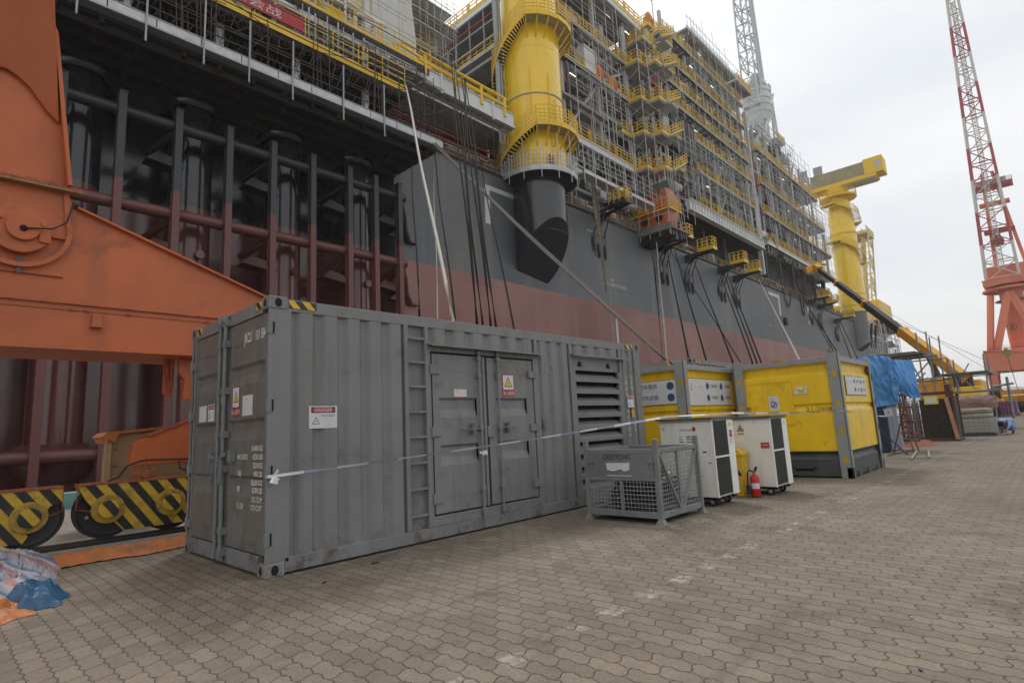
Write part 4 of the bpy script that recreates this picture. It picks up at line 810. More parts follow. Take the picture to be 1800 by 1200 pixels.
# ================================================================ SHIP FRAME OF REFERENCE
TH = R(.457)
def s2w(X, Y, Z): return (math.cos(TH)*X-math.sin(TH)*Y, math.sin(TH)*X+math.cos(TH)*Y, Z)
def w2s(v): return Vector((math.cos(TH)*v[0]+math.sin(TH)*v[1], -math.sin(TH)*v[0]+math.cos(TH)*v[1], v[2]))
CS = w2s(CAMP)
def sy(px, py, Y): d = w2s(ray(px, py)); return CS + d*((Y-CS.y)/d.y)
def sx(px, py, X): d = w2s(ray(px, py)); return CS + d*((X-CS.x)/d.x)
def ST(name, label, cat, loc, group=None): return T(name, label, cat, loc, group, TH, s2w(*loc))

BLK = (.018, .021, .025); GRB = (.08, .094, .108); RED = (.125, .04, .036); REDH = (.22, .085, .07)
def hull_material():
    m = bpy.data.materials.new('hull_paint'); m.use_nodes = True; t = m.node_tree; nn = t.nodes.new; L = t.links.new; b = t.nodes['Principled BSDF']; b.inputs['Roughness'].default_value = .5
    g = nn('ShaderNodeNewGeometry'); s = nn('ShaderNodeSeparateXYZ'); L(g.outputs['Position'], s.inputs[0]); F = lambda op, a, b_=None, c=None: math_node(t, op, a, b_, c)
    def nz_(sc_, st, lo, hi, a, b_, det=6, rough=.6):
        mp = nn('ShaderNodeMapping'); mp.inputs['Scale'].default_value = st; L(g.outputs['Position'], mp.inputs[0]); n = nn('ShaderNodeTexNoise'); n.inputs['Scale'].default_value = sc_; n.inputs['Detail'].default_value = det; n.inputs['Roughness'].default_value = rough
        L(mp.outputs[0], n.inputs['Vector']); r = nn('ShaderNodeMapRange'); r.inputs[1].default_value = lo; r.inputs[2].default_value = hi; r.inputs[3].default_value = a; r.inputs[4].default_value = b_; L(n.outputs['Fac'], r.inputs[0]); return r.outputs[0]
    def mix(f, c1, c2):
        x = nn('ShaderNodeMixRGB')
        for i, c in ((1, c1), (2, c2)):
            if isinstance(c, tuple): x.inputs[i].default_value = (*c, 1)
            else: L(c, x.inputs[i])
        if isinstance(f, float): x.inputs[0].default_value = f
        else: L(f, x.inputs[0])
        return x.outputs[0]
    upc = mix(nz_(.035, (1,1,.6), .42, .6, 0, 1), GRB, (.125, .138, .15))
    upc = mix(nz_(.5, (1,1,.05), .55, .72, 0, .55), upc, (.2, .19, .175)); upc = mix(nz_(.9, (1,1,.04), .6, .75, 0, .5), upc, (.07, .075, .08))
    tan = F('MULTIPLY', nz_(.16, (1,1,.1), .56, .68, 0, .75), nz_(.05, (1,1,.3), .45, .55, 0, 1)); upc = mix(tan, upc, (.2, .15, .11))
    rd = mix(nz_(.05, (1,1,.5), .4, .62, 0, 1), REDH, (.33, .165, .145)); rd = mix(nz_(.6, (1,1,.06), .55, .75, 0, .5), rd, (.33, .2, .18)); rd = mix(nz_(1.1, (1,1,.05), .6, .75, 0, .4), rd, (.12, .06, .055))
    lt = F('LESS_THAN', F('ADD', s.outputs[2], nz_(.4, (1,1,1), 0, 1, -.07, .07)), 16.4); src = mix(lt, upc, rd)
    br = nn('ShaderNodeTexBrick'); br.offset = .37; cb = nn('ShaderNodeCombineXYZ'); L(s.outputs[0], cb.inputs[0]); L(s.outputs[2], cb.inputs[1]); L(cb.outputs[0], br.inputs['Vector'])
    br.inputs['Scale'].default_value = 1; br.inputs['Brick Width'].default_value = 11.3; br.inputs['Row Height'].default_value = 3.1; br.inputs['Mortar Size'].default_value = .035; br.inputs['Mortar Smooth'].default_value = .6
    br.inputs['Color1'].default_value = (.93,.93,.93,1); br.inputs['Color2'].default_value = (1.05,1.05,1.05,1); br.inputs['Mortar'].default_value = (.72,.72,.72,1)
    v = nn('ShaderNodeVectorMath'); v.operation = 'MULTIPLY'; L(src, v.inputs[0]); L(br.outputs['Color'], v.inputs[1]); L(v.outputs[0], b.inputs['Base Color'])
    bm = nn('ShaderNodeBump'); bm.inputs['Strength'].default_value = .25; bm.inputs['Distance'].default_value = .15; L(F('ADD', nz_(.25, (1,1,1), 0, 1, 0, 1, 3), F('MULTIPLY', br.outputs['Fac'], .2)), bm.inputs['Height']); L(bm.outputs[0], b.inputs['Normal'])
    MAT['hull_paint'] = m; return m
hull_m = hull_material()
riser_m = M('riser_paint', BLK, .15, var=.1, scale=.4, under=(16.4, RED), streak=.1, spec=.7)
frame_m = M('fender_paint', (.03, .034, .04), .4, var=.15, scale=.6, under=(16.4, (.15, .05, .045)))
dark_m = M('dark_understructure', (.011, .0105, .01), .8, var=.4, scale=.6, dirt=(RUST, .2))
mod_g = M('module_grey', (.48, .485, .48), .6, var=.15, scale=.3, dirt=((.14, .12, .1), .2), streak=.2)
mod_l = M('module_light', (.62, .625, .62), .55, var=.12, scale=.25, streak=.15)
deck_d = M('deck_underside', (.3, .3, .295), .8, var=.3, scale=.5, dirt=((.08,.05,.035), .25))
rail_y = M('handrail_yellow', (.76, .48, .03), .5, var=.15, scale=.5)
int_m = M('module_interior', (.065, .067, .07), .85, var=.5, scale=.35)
plank = M('scaffold_plank_silver', (.5, .51, .52), .5, .3, var=.25, scale=1.5, dirt=((.2,.18,.15), .3))

def scaffold(mb, X0, X1, Y, Z0, Z1, sx_=2.0, sz_=2.0, seed=1, r_=.045, loose=.3):
    rr = random.Random(seed); x = X0
    while x <= X1:
        a, b_ = Z0-rr.uniform(0, 1.2), Z1+rr.uniform(-.6, 1.6)
        if rr.random() < loose: b_ = Z0+(Z1-Z0)*rr.uniform(.3, .9)
        mb.tube((x, Y+rr.uniform(-.1,.1), a), (x+rr.uniform(-.05,.05), Y, b_), r_, 4, cap=False); x += sx_*rr.uniform(.8, 1.2)
    z = Z0+.4
    while z < Z1:
        xa = X0+rr.uniform(0, .3)*(X1-X0) if rr.random() < loose else X0-.4; xb = X1-rr.uniform(0, .3)*(X1-X0) if rr.random() < loose else X1+.4
        mb.tube((xa, Y-.05, z), (xb, Y-.05, z), r_, 4, cap=False); z += sz_*rr.uniform(.8, 1.1)
    return mb

# ---- hull
SH = ST('production_ship', 'huge grey and red floating production ship lying along the quay', 'ship', (100, 34, 0))
prof = [(35.2, -9), (34.0, -6), (34.0, 27.4), (34.12, 27.9), (34.5, 28.3), (84, 28.3), (84, -9)]
SH.part(MB().prism(prof, 'x', 25.5, 228), 'hull', hull_m, bevel=0)
# recessed riser bay at the left
SH.part(MB().prism([(36.5, -9), (36.5, 24), (84, 24), (84, -9)], 'x', -45, 25.5), 'riser_bay_hull', riser_m)
SH.part(MB().prism([(228,34),(233,37),(236,44),(236,70),(233,84),(228,84)], 'z', -9, 24), 'stern', hull_m)
rim = MB().tube((25.5, 34.05, 28.25), (228, 34.05, 28.25), .18, 8); SH.part(rim, 'gunwale', M('gunwale_tan', (.16,.14,.12), .6, var=.3, dirt=(RUST,.4), scale=.5))
for cxr in (-9.3, -3.1, 3.1, 9.3, 15.6, 21.7):
    rc = SH.part(MB().lathe([(1.3, -9), (1.3, 23.2)], (cxr, 34.3, 0), 32), 'riser_tube', riser_m, smooth=True)
    SH.part(MB().lathe([(1.3, 24.4), (1.55, 24.2), (1.55, 23.7), (1.32, 23.4)], (cxr, 34.3, 0), 32), 'riser_collar', riser_m, parent=rc, smooth=True)
    SH.part(MB().lathe([(1.55, 1.6), (1.9, 1.2), (1.9, .2), (1.5, -.4)], (cxr, 34.3, 0), 32), 'riser_foot', riser_m, parent=rc, smooth=True)
    SH.part(MB().box(cxr-.9, cxr+.9, 34.6, 36.6, -9, 24), 'riser_web', riser_m, parent=rc)
    for z in (9.5, 13.2): SH.part(MB().tube((cxr+.3, 32.7, z), (cxr+.3, 33.4, z), .28, 14), 'anode', riser_m, parent=rc)
    SH.part(MB().box(cxr-2.9, cxr+2.9, 33.2, 36.5, 8.0, 8.25), 'bay_shelf', riser_m, parent=rc)
# swept guard plates between the risers (scalloped lip)
for cxr in (-6.2, 0, 6.2, 12.4, 18.6):
    pts = [(cxr-2.0+i*.4, 22.2+1.3*(abs(i-5)/5)**2) for i in range(11)]
    SH.part(MB().prism(pts+[(cxr+2.0, 24.2), (cxr-2.0, 24.2)], 'y', 34.0, 34.15), 'riser_guard', riser_m)
# fender / protection frame
fp = [-1.0, 2.0, 4.75, 7.7, 10.7, 13.6, 16.5, 19.5, 21.8, 24.1]
for x in fp:
    p_ = SH.part(MB().box(x-.2, x+.2, 31.15, 31.25, -9, 21.7).box(x-.2, x+.2, 31.6, 31.7, -9, 21.7).box(x-.12, x+.12, 31.25, 31.6, -9, 21.7).box(x-.22, x+.22, 31.1, 31.75, 21.7, 21.76), 'fender_post', frame_m)
for z in (20.8, 15.1, 8.6, .95): SH.part(MB().tube((-14, 31.75, z), (24.9, 31.75, z), .36, 18), 'fender_rail', frame_m, smooth=True)
for x in (-4, 2.0, 7.7, 13.6, 19.5, 24.4):
    for z in (20.6, 14.9):
        SH.part(MB().tube((x, 31.9, z-.1), (x+.3, 34.3, z-1.3), .22, 10).tube((x, 31.9, z-.1), (x-1.0, 34.3, z-.9), .22, 10), 'fender_strut', frame_m, smooth=True)
        SH.part(MB().prism([(x-1.2, z-1.6), (x+1.5, z-1.9), (x+.5, z-1.2), (x-.6, z-1.0)], 'y', 33.2, 34.4), 'strut_gusset', frame_m)
for z in (20.2, 14.6):     # curved end horns at the right end
    SH.part(MB().path([(24.7, 31.9, z), (25.2, 32.3, z-.6), (25.8, 33.0, z-1.6), (26.9, 33.9, z-2.2)], .26, 10).prism([(24.6, z-2.1), (27.6, z-2.35), (26.3, z-1.8), (25.2, z-1.6)], 'y', 33.6, 34.1), 'fender_horn', frame_m, smooth=True)
# hull marks
white_h = M('hull_mark_white', (.55, .55, .52), .6, var=.2, scale=.6)
def hm(pts, nm='hull_mark'): SH.part(MB().prism(pts, 'y', 33.985, 33.995), nm, white_h)
hm([(36.7, 26.45), (41.3, 26.45), (41.3, 25.95), (37.45, 25.95), (37.4, 22.2), (36.7, 22.2)])
hm([(119.3, 27.0), (125.8, 27.0), (125.8, 22.5), (124.9, 22.5), (124.9, 26.3), (119.3, 26.3)])
hm([(145.4, 27.0), (150.4, 27.0), (150.4, 26.1), (146.6, 26.1), (146.6, 22.5), (145.4, 22.5)])
hm([(59.75, 7), (60.1, 7), (60.15, 14.2), (59.9, 15.1), (59.7, 14.2), (59.7, 7)])
tx = MB()
def htxt(s_, x, z, h_, al='CENTER'): text_mb(s_, (x, 33.99, z), (1,0,0), (0,0,1), h_, .01, al, tx)
htxt('NO', 59.6, 19.6, .38); htxt('AHTS SERVICE AREA', 60.3, 18.95, .42)
for i in range(44): htxt(str((188-i*2) % 100 if i % 5 else '%dM' % (18-i//5)), 58.9, 18.0-i*.3, .15 if i % 5 else .2)
for i, ch in enumerate('FR 45'): htxt(ch, 72.0+(.35 if i % 2 else 0), 17.7-i*.55, .4)
htxt('TUG', 118, 19.3, .5); htxt('+', 111, 21, .6); SH.part(tx, 'draught_marks', white_h)
ml = M('mark_tan', (.35,.32,.25), .6); SH.part(MB().box(54.7, 56.3, 33.985, 33.995, 25.4, 25.75), 'name_plate', ml)
# anchor-ish round pad and fairlead openings
SH.part(MB().tube((127.6, 33.6, 21.4), (127.6, 34, 21.4), .9, 16), 'fairlead', dark_m)

# ---- slots in riser balcony : large dark balcony on the left
BAL = ST('riser_balcony', 'dark overhanging balcony above the riser tubes, with scaffold walkway edge and yellow handrails', 'platform', (8, 34, 23.6))
b_ = MB().box(-30, 25.4, 28.6, 36.5, 24.05, 24.3)
b_.prism([(25.3, 24.05), (25.3, 24.3), (25.9, 24.3), (25.9, 24.05)], 'y', 28.6, 34)
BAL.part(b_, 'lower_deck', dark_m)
j = MB()
for i in range(28): j.box(-29+i*2, -28.8+i*2, 28.6, 36.4, 23.75, 24.05)
for y in (29, 30.4, 32, 33.6): j.box(-30, 25.4, y, y+.2, 23.6, 24.05)
BAL.part(j, 'deck_joists', M('rusty_joist', (.018, .014, .012), .8, var=.4, dirt=(RUST, .5), scale=.8))
pk = MB()
for i in range(24): x = -29+i*2.3; pk.box(x, x+2.24, 27.95, 28.05, 24.35, 24.85); 
BAL.part(pk, 'toe_boards', plank)
BAL.part(MB().box(-30, 26, 27.9, 28.6, 24.25, 24.34).box(-30, 26, 27.95, 28.05, 24.9, 24.95), 'walkway_plank', steel)
rl = MB()
for z in (25.5, 26.2): rl.tube((-30, 28.0, z), (26, 28.0, z), .04, 5)
for i in range(60): rl.path([(-29+i*.9, 28.2, 24.9), (-28.8+i*.9, 28.25, 25.3), (-28.55+i*.9, 28.2, 25.7)], .02, 4)
BAL.part(rl, 'walkway_rail', M('brown_tube', (.07,.05,.04), .7, var=.4))
for x in (5.05, 8.0, 10.6, 13.4, 17.1, 20.5, -1, 2): BAL.part(MB().tube((x-.1, 27.85, 23.2), (x-.1, 27.85, 27.4), .055, 8), 'scaffold_standard', steel)
# net behind walkway
net = MB()
for i in range(130): x = -29+i*.42; net.beam((x, 28.5, 24.6), (x+.35, 28.5, 26.2), .03); net.beam((x+.35, 28.5, 24.6), (x, 28.5, 26.2), .03)
BAL.part(net, 'safety_net', dark_m)
# mid deck with yellow kick plate
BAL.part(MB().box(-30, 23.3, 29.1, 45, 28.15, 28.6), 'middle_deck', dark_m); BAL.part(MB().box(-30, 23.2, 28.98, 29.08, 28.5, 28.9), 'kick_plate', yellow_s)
def rails(mb, p, q, h_=1.7, st=1.9, r_=.045, z0=0, gate=4):
    """yellow handrail between two points: posts and three rails"""
    p = Vector(p); q = Vector(q); L_ = (q-p).length; n = max(1, round(L_/st))
    for k in (.38, .7, 1): mb.beam(p+Vector((0,0,h_*k)), q+Vector((0,0,h_*k)), r_*1.6)
    mb.beam(p+Vector((0,0,.1)), q+Vector((0,0,.1)), r_, .22)
    for i in range(n+1):
        c = p.lerp(q, i/n); mb.beam(c, c+Vector((0,0,h_)), r_*1.8)
        if gate and i % gate == gate-1: 
            c2 = p.lerp(q, min(1, (i+.18)/n)); mb.beam(c2, c2+Vector((0,0,h_)), r_*1.8)
            c2 = p.lerp(q, min(1, (i+.36)/n)); mb.beam(c2, c2+Vector((0,0,h_)), r_*1.8)
    return mb
BAL.part(rails(MB(), (-30, 29.0, 28.9), (23.2, 29.0, 28.9), 1.75, 2.1, .036), 'handrail', rail_y)
for x in (-6, -1, 4.2, 9.3, 14.5, 20.2): BAL.part(MB().tube((x+.3, 30.6, 24.3), (x+.3, 30.6, 32.2), .3, 12), 'deck_column', mod_l, smooth=True)
BAL.part(MB().box(-30, 26.5, 30.2, 52, 32.0, 32.35), 'upper_deck', mod_g)
j = MB()
for i in range(24): j.box(-29+i*2.35, -28.85+i*2.35, 30.2, 37, 31.6, 32.0)
for y in (31.3, 32.6, 34): j.tube((-30, y, 31.5), (26, y, 31.5), .12, 8)
BAL.part(j, 'deck_joists', mod_l)
pf = MB()
pf.box(-30, 26.6, 30.0, 30.2, 32.05, 32.7)
for i in range(180): pf.box(-29.5+i*.31, -29.35+i*.31, 29.94, 30.0, 32.1, 32.66)
BAL.part(pf, 'cable_tray', M('tray_black', (.02,.02,.022), .6)); BAL.part(MB().box(-30, 27.0, 30.0, 30.2, 31.6, 32.0), 'edge_beam', mod_l)
BAL.part(rails(MB(), (-30, 30.0, 32.75), (26.8, 30.0, 32.75), 1.75, 1.9, .036, gate=4), 'handrail', rail_y)
# clutter: pipes, ducts and dim machinery between the decks
rr = random.Random(21)
def clutter(Tt, X0, X1, Y0, Y1, Z0, Z1, n, seed, cols=None, names=('equipment_box', 'pipe_run', 'vessel')):
    rr = random.Random(seed); cols = cols or [mod_g, int_m, mod_l, deck_d, steel]
    bx = MB(); pi_ = MB()
    for i in range(n):
        k = rr.random(); x = rr.uniform(X0, X1); y = rr.uniform(Y0, Y1)
        if k < .33:
            w_, h_ = rr.uniform(.6, 2.6), rr.uniform(.25, .8)*(Z1-Z0); mb = MB().box(x, min(X1, x+w_), y, y+rr.uniform(.6, 2), Z0, Z0+h_)
            if rr.random() < .5: mb.box(x+.1, min(X1, x+w_)-.1, y-.06, y, Z0+h_*.2, Z0+h_*.85)
            Tt.part(mb, names[0], rr.choice(cols))
        elif k < .75:
            z = rr.uniform(Z0+.45*(Z1-Z0), Z1-.1); l_ = rr.uniform(2, 9); r_ = rr.uniform(.05, .2); x1 = min(X1, x+l_)
            mb = MB().path([(x, y, Z0+.1), (x, y, z-.2), (x+.2, y, z), (x1-.2, y, z), (x1, y, z+.2), (x1, y, Z1)], r_, 6)
            Tt.part(mb, names[1], rr.choice([steel, mod_l, mod_g, mod_g, mod_l, redpipe]), smooth=True)
        else:
            r_ = rr.uniform(.4, .9); l_ = rr.uniform(1.5, 3.5); Tt.part(MB().lathe([(0,-.3*r_),(r_*.8,-.15*r_),(r_,.1),(r_,l_),(r_*.8,l_+.2*r_),(0,l_+.3*r_)], (x, y, Z0+r_+.4), 14, 'x').box(x+.3, x+.5, y-r_*.6, y+r_*.6, Z0, Z0+r_), names[2], rr.choice([mod_l, mod_g, steel]), smooth=True)
clutter(BAL, -8, 22, 30.5, 34, 28.6, 32.0, 26, 5, [int_m, mod_g, deck_d]); clutter(BAL, 0, 24, 31, 36, 32.4, 35.5, 26, 6, [yellow_s, mod_g, mod_l, mod_g])
BAL.part(MB().box(-30, 24, 37, 37.3, 24, 33), 'bulkhead', int_m)
for z, y in ((30.7, 30.2), (30.2, 30.0)): BAL.part(MB().tube((8, y, z), (22, y, z), .05, 6), 'cable_run', rubber)
# crumpled brown netting hanging from decks
for (xa, xb, y, z) in ((-2, 6, 28.8, 28.1), (6, 14, 28.9, 28.0), (15, 23, 28.8, 28.1), (14, 20, 29.9, 32.4), (20, 26, 29.85, 32.0)):
    mb = MB()
    for i in range(70): 
        x = rr.uniform(xa, xb); mb.path([(x, y-.05, z+rr.uniform(0,.2)), (x+rr.uniform(-.5,.5), y-.1, z-rr.uniform(.1,.5)), (x+rr.uniform(-.8,.8), y-.05, z-rr.uniform(.2,.8))], .018, 4)
    BAL.part(mb, 'hanging_net', M('net_brown', (.09,.06,.045), .8, var=.4))
# banner on the rail
BN = ST('banner', 'red banner with white Chinese characters tied along the yellow handrail', 'banner', (11, 28.9, 29.1))
BN.part(MB().prism([(2.5, 29.25), (14.5, 29.3), (14.5, 30.35), (2.5, 30.3)], 'y', 28.86, 28.9), 'cloth', M('banner_red', (.42, .035, .04), .6, var=.15))
tx = text_mb('奋战在船大会战', (4.9, 28.85, 29.5), (1,0,0), (0,0,1), .52, .0, 'LEFT', sx=1.55); BN.part(tx, 'lettering', M('banner_white', (.6,.58,.56), .6))
# walkway bridge to the pedestal
WB = ST('access_bridge', 'grey girder walkway with thick yellow tube rails leading to the first crane pedestal', 'walkway', (32, 30.5, 31.2))
WB.part(MB().box(26.2, 37.5, 30.1, 30.3, 31.3, 32.7).box(26.2, 37.5, 30.0, 30.4, 32.7, 32.78).box(26.2, 37.5, 30.0, 30.4, 31.22, 31.3), 'girder', mod_l)
WB.part(MB().box(26.5, 38, 30.4, 31.4, 31.7, 31.85), 'walkway_deck', mod_g)
j = MB()
for i in range(12): j.box(26.8+i, 26.9+i, 30.3, 31.4, 31.45, 31.7)
j.box(26.5, 38, 31.4, 31.5, 31.4, 32.4); WB.part(j, 'deck_joists', mod_l)
for z in (33.2, 34.0): WB.part(MB().tube((25.6, 30.1, z), (36.6, 30.1, z), .16, 12), 'tube_rail', yellow_s, smooth=True)
for x in (26.2, 29.6, 33, 36.2): WB.part(MB().tube((x, 30.08, 32.0), (x, 30.08, 34.0), .17, 12), 'rail_post', yellow_s, smooth=True)
for x in (28, 31, 34.5): WB.part(MB().box(x-.1, x+.1, 29.95, 30.1, 31.0, 32.9), 'hanger', mod_l)
PW = MB(); PB = MB(); rq = random.Random(77)
for i in range(60):
    x = rq.uniform(-6, 24); y = rq.uniform(29.3, 30.0); z = rq.uniform(29.2, 31.6)
    if rq.random() < .5: PW.tube((x, y, z), (x+rq.uniform(1.5, 6), y, z), rq.uniform(.04, .11), 6)
    else: PW.tube((x, y, 28.8), (x, y, 31.9), rq.uniform(.03, .08), 6)
for i in range(40):
    x = rq.uniform(-6, 26); y = rq.uniform(28.0, 28.5); PB.tube((x, y, 24.4), (x+rq.uniform(-.2, .2), y, rq.uniform(26.5, 31.5)), .035, 5)
    if i % 3 == 0: PB.tube((x, y, 26+rq.uniform(0, 4)), (x+rq.uniform(3, 7), y, 26+rq.uniform(0, 4)), .03, 5)
for z_ in (26.6, 27.9, 28.3, 29.7, 31.0, 33.6): PB.tube((-30, 28.35 if z_ < 30 else 29.7, z_), (26 if z_ < 30 else 28, 28.35 if z_ < 30 else 29.7, z_+.1), .04, 5)
for i in range(60): xx = -8+i*.58+rq.uniform(-.2,.2); PB.path([(xx, 28.6, 28.2), (xx+rq.uniform(-.4,.4), 28.5, 27.6), (xx+rq.uniform(-.8,.8), 28.6, 27.0-rq.random())], .03, 4)
BAL.part(PW, 'silver_pipework', steel); BAL.part(PB, 'scaffold', MAT['brown_tube'])
for i in range(26):
    x = rq.uniform(0, 26); y = rq.uniform(30.4, 31.8); BAL.part(MB().path([(x, y, 32.7), (x, y, 34.2+rq.random()), (x+.3, y, 34.5+rq.random()), (x+rq.uniform(1, 4), y, 34.9)], rq.uniform(.06, .16), 6), 'pipe_spool', rq.choice([steel, mod_l, mod_g, yellow_s]))
DH = ST('deck_house', 'dark red piped deckhouse behind the ropes, between balcony and pedestal', 'deckhouse', (33, 38, 28.3))
DH.part(MB().box(25.5, 50, 38, 44, 28.3, 37), 'wall', dark_m)
DH.part(scaffold(MB(), 24, 41, 33.6, 28.5, 36, 1.3, 1.5, 8), 'scaffold', M('scaffold_brown2', (.13,.1,.08), .8, var=.4))
for z, yy in ((33.2, 34), (35.6, 34.5)): DH.part(MB().box(25.5, 48, yy, 38, z, z+.25), 'deck', mod_g)
DH.part(rails(MB(), (26, 34.4, 35.9), (44, 34.4, 35.9), 1.5, 1.4, .05), 'handrail', rail_y); clutter(DH, 25.5, 42, 34.8, 37.5, 28.4, 31.2, 22, 17, [int_m, redpipe, mod_g])
for z in (29.2, 30.2, 30.9): DH.part(MB().tube((25.5, 35, z), (40, 35, z), .14, 8), 'red_pipe', redpipe)
DH.part(rails(MB(), (26, 34.2, 28.3), (42, 34.2, 28.3), 1.3, 1.2, .035), 'handrail', M('brown_rail', (.3,.2,.1), .6))
# ================================================================ TOPSIDES
lamp_m = EM('fluorescent_tube', (1, .98, .92), 1.6)
scs = M('scaffold_grey', (.56, .57, .57), .55, .25, var=.3, scale=.8, dirt=((.12,.1,.08), .2))
def module(name, label, X0, X1, Y0, Y1, levels, roof, seed, stairs=None, xl=None, lowX=None, scaf_rng=(), group='process modules on the ship deck', back=9, dens=1.0, taper=0):
    Mo = ST(name, label, 'module', ((X0+X1)/2, (Y0+Y1)/2, levels[0]), group); rr = random.Random(seed)
    zs = list(levels)
    for i, z in enumerate(zs):
        xa = X0 if (lowX is None or i >= lowX[0]) else lowX[1]; xb = X1-taper*max(0, i-1); top = (i == len(zs)-1)
        nz = zs[i+1] if not top else roof
        dk = MB().box(xa, xb, Y0+.3, Y1, z+.15, z+.42); Mo.part(dk, 'deck', deck_d)
        big = .9 if i == 0 else .42
        Mo.part(MB().box(xa, xb, Y0, Y0+.3, z+.42-big, z+.42).box(xa, xb, Y0-.1, Y0+.4, z+.36, z+.43).box(xa, xb, Y0-.1, Y0+.4, z+.42-big, z+.48-big).box(xa, xa+.3, Y0+.3, Y1, z+.42-big, z+.42), 'edge_beam', mod_l if i == 0 else mod_g)
        jo = MB(); x = xa+1.5
        while x < xb: jo.box(x, x+.16, Y0+.3, Y0+back, z-.3, z+.15); x += 2.1
        y = Y0+2.5
        while y < Y0+back: jo.box(xa, xb, y, y+.2, z-.45, z+.15); y += 3.2
        Mo.part(jo, 'deck_joists', mod_g)
        hr = rails(MB(), (xa, Y0-.05, z+.42), (xb, Y0-.05, z+.42), 1.6, 1.5, .05, gate=rr.choice((4, 5, 6))); rails(hr, (xa-.05, Y0, z+.42), (xa-.05, min(Y1, Y0+12), z+.42), 1.6, 1.5, .05, gate=5)
        Mo.part(hr, 'handrail', rail_y)
        # columns of this storey
        x = xa+.5; k = 0
        while x < xb:
            for y in (Y0+.6, Y0+6.5):
                Mo.part(MB().box(x, x+.5, y, y+.5, z+.42, nz-.1), 'column', mod_g)
            k += 1; x += 8.2
        if rr.random() < .7:
            xd = xa+.7+8.2*rr.randint(0, max(0, k-2)); Mo.part(MB().beam((xd, Y0+.9, z+.5), (xd+rr.choice((4, 8)), Y0+.9, nz-.2), .35), 'diagonal_brace', mod_g)
        Mo.part(MB().beam((xa+.3, Y0+1, z+.5), (xa+.3, Y0+7, nz-.2), .35), 'diagonal_brace', mod_l)
        n = int((xb-xa)*.55*dens); clutter(Mo, xa+.3, xb-.3, Y0+1.1, Y0+5, z+.42, nz-.1, n, seed*31+i); clutter(Mo, xa+.3, xa+1.2, Y0+1.5, Y0+min(back, Y1-Y0-3), z+.42, nz-.1, 5, seed*57+i)
        cr_ = MB()      # long pipe racks just under the next deck, and droppers
        for q in range(5): 
            yy, zz, rr_ = Y0+rr.uniform(.3, 3), nz-rr.uniform(.35, 1.5), rr.uniform(.05, .14); xs1, xs2 = sorted((rr.uniform(xa, xb), rr.uniform(xa, xb))); cr_.tube((xs1, yy, zz), (max(xs2, xs1+4), yy, zz), rr_, 6)
        Mo.part(cr_, 'pipe_rack', rr.choice([mod_l, steel, steel]))
        dr_ = MB()
        for q in range(int((xb-xa)*.6)):
            x = rr.uniform(xa, xb); y = Y0+rr.uniform(.0, 1.2); h_ = rr.uniform(.6, 2.6); dr_.path([(x, y, z+.1), (x, y, z-h_*.8), (x+.15, y, z-h_), (x+.4, y, z-h_)], .035, 5)
        nd = min(len(dr_.pc), 90//len(zs)); dr_.v = dr_.v[:(dr_.pc+[(len(dr_.v), 0)])[nd][0]] if nd < len(dr_.pc) else dr_.v; dr_.f = dr_.f[:dr_.pc[nd][1]] if nd < len(dr_.pc) else dr_.f; dr_.pc = dr_.pc[:nd]; Mo.part(dr_, 'drain_pipe', mod_l, each=True)
        x = xa+rr.uniform(2, 5)
        while x < xb: 
            if rr.random() < .5: Mo.part(MB().box(x, x+1.2, Y0+.9, Y0+1.0, nz-.74, nz-.68), 'strip_light', lamp_m)
            x += rr.uniform(5, 10)
    Mo.part(MB().box(X0+.5, X1-.3-taper*len(zs), Y0+back, Y0+back+.3, levels[0]-6, roof-.2).box(X0+back*.5, X0+back*.5+.2, Y0+5, Y1-1, levels[0], roof-.2), 'dark_backing', int_m)  # dark sheets added to close the view and keep the interior dark
    for (xa, xb, za, zb, sd) in scaf_rng:
        Mo.part(scaffold(MB(), xa, xb, Y0-.9, za, zb, 3.2, 2.1, sd), 'scaffold', scs)
        Mo.part(scaffold(MB(), xa, xb, Y0+.2, za, zb, 4.5, 1.5, sd+50), 'scaffold', scs)
    # under-deck supports down to the ship
    x = X0+2
    while x < X1-2:
        Mo.part(MB().box(x, x+.9, Y0+1.6, Y0+2.5, 28.3, levels[0]).box(x, x+.9, Y0+6, Y0+7, 28.3, levels[0]), 'support_stool', int_m); x += 9
    ug = MB(); x = X0+.5
    rr2 = random.Random(seed+5)
    while x < X1: ug.path([(x, Y0+.3, levels[0]-.3), (x, Y0+.3, levels[0]-rr2.uniform(.8, 2.2)), (x+.3, Y0+.3, levels[0]-rr2.uniform(1, 2.6))], .06, 5); x += rr2.uniform(.8, 2.4)
    Mo.part(ug, 'hanging_pipes', mod_l)
    return Mo
M1 = module('process_module', 'grey process module directly behind the near yellow crane pedestal', 50.5, 70.5, 33, 62, (36.9, 47.4, 53.3), 61.5, 3, scaf_rng=((52, 67, 37.5, 47, 1), (53, 64, 47.8, 53, 2), (51, 66, 53.6, 61, 21), (51, 70, 31, 37, 22), (52, 62, 38, 53, 23)), back=8, dens=1.2)
M1.part(MB().box(50, 71, 32.6, 62, 61.5, 61.9), 'roof_deck', deck_d); M1.part(MB().box(49.9, 71.1, 32.5, 32.8, 61.2, 62.0).box(49.8, 50.1, 32.8, 62, 61.2, 62.0), 'edge_beam', mod_l)
M1.part(rails(rails(MB(), (50, 32.6, 62), (71, 32.6, 62), 1.9, 1.5, .07), (50, 32.6, 62), (50, 62, 62), 1.9, 1.5, .07), 'handrail', rail_y)
M1.part(MB().box(50, 71, 32.45, 32.55, 62.0, 62.3).box(49.75, 49.85, 32.5, 62, 62, 62.3), 'kick_plate', yellow_s)
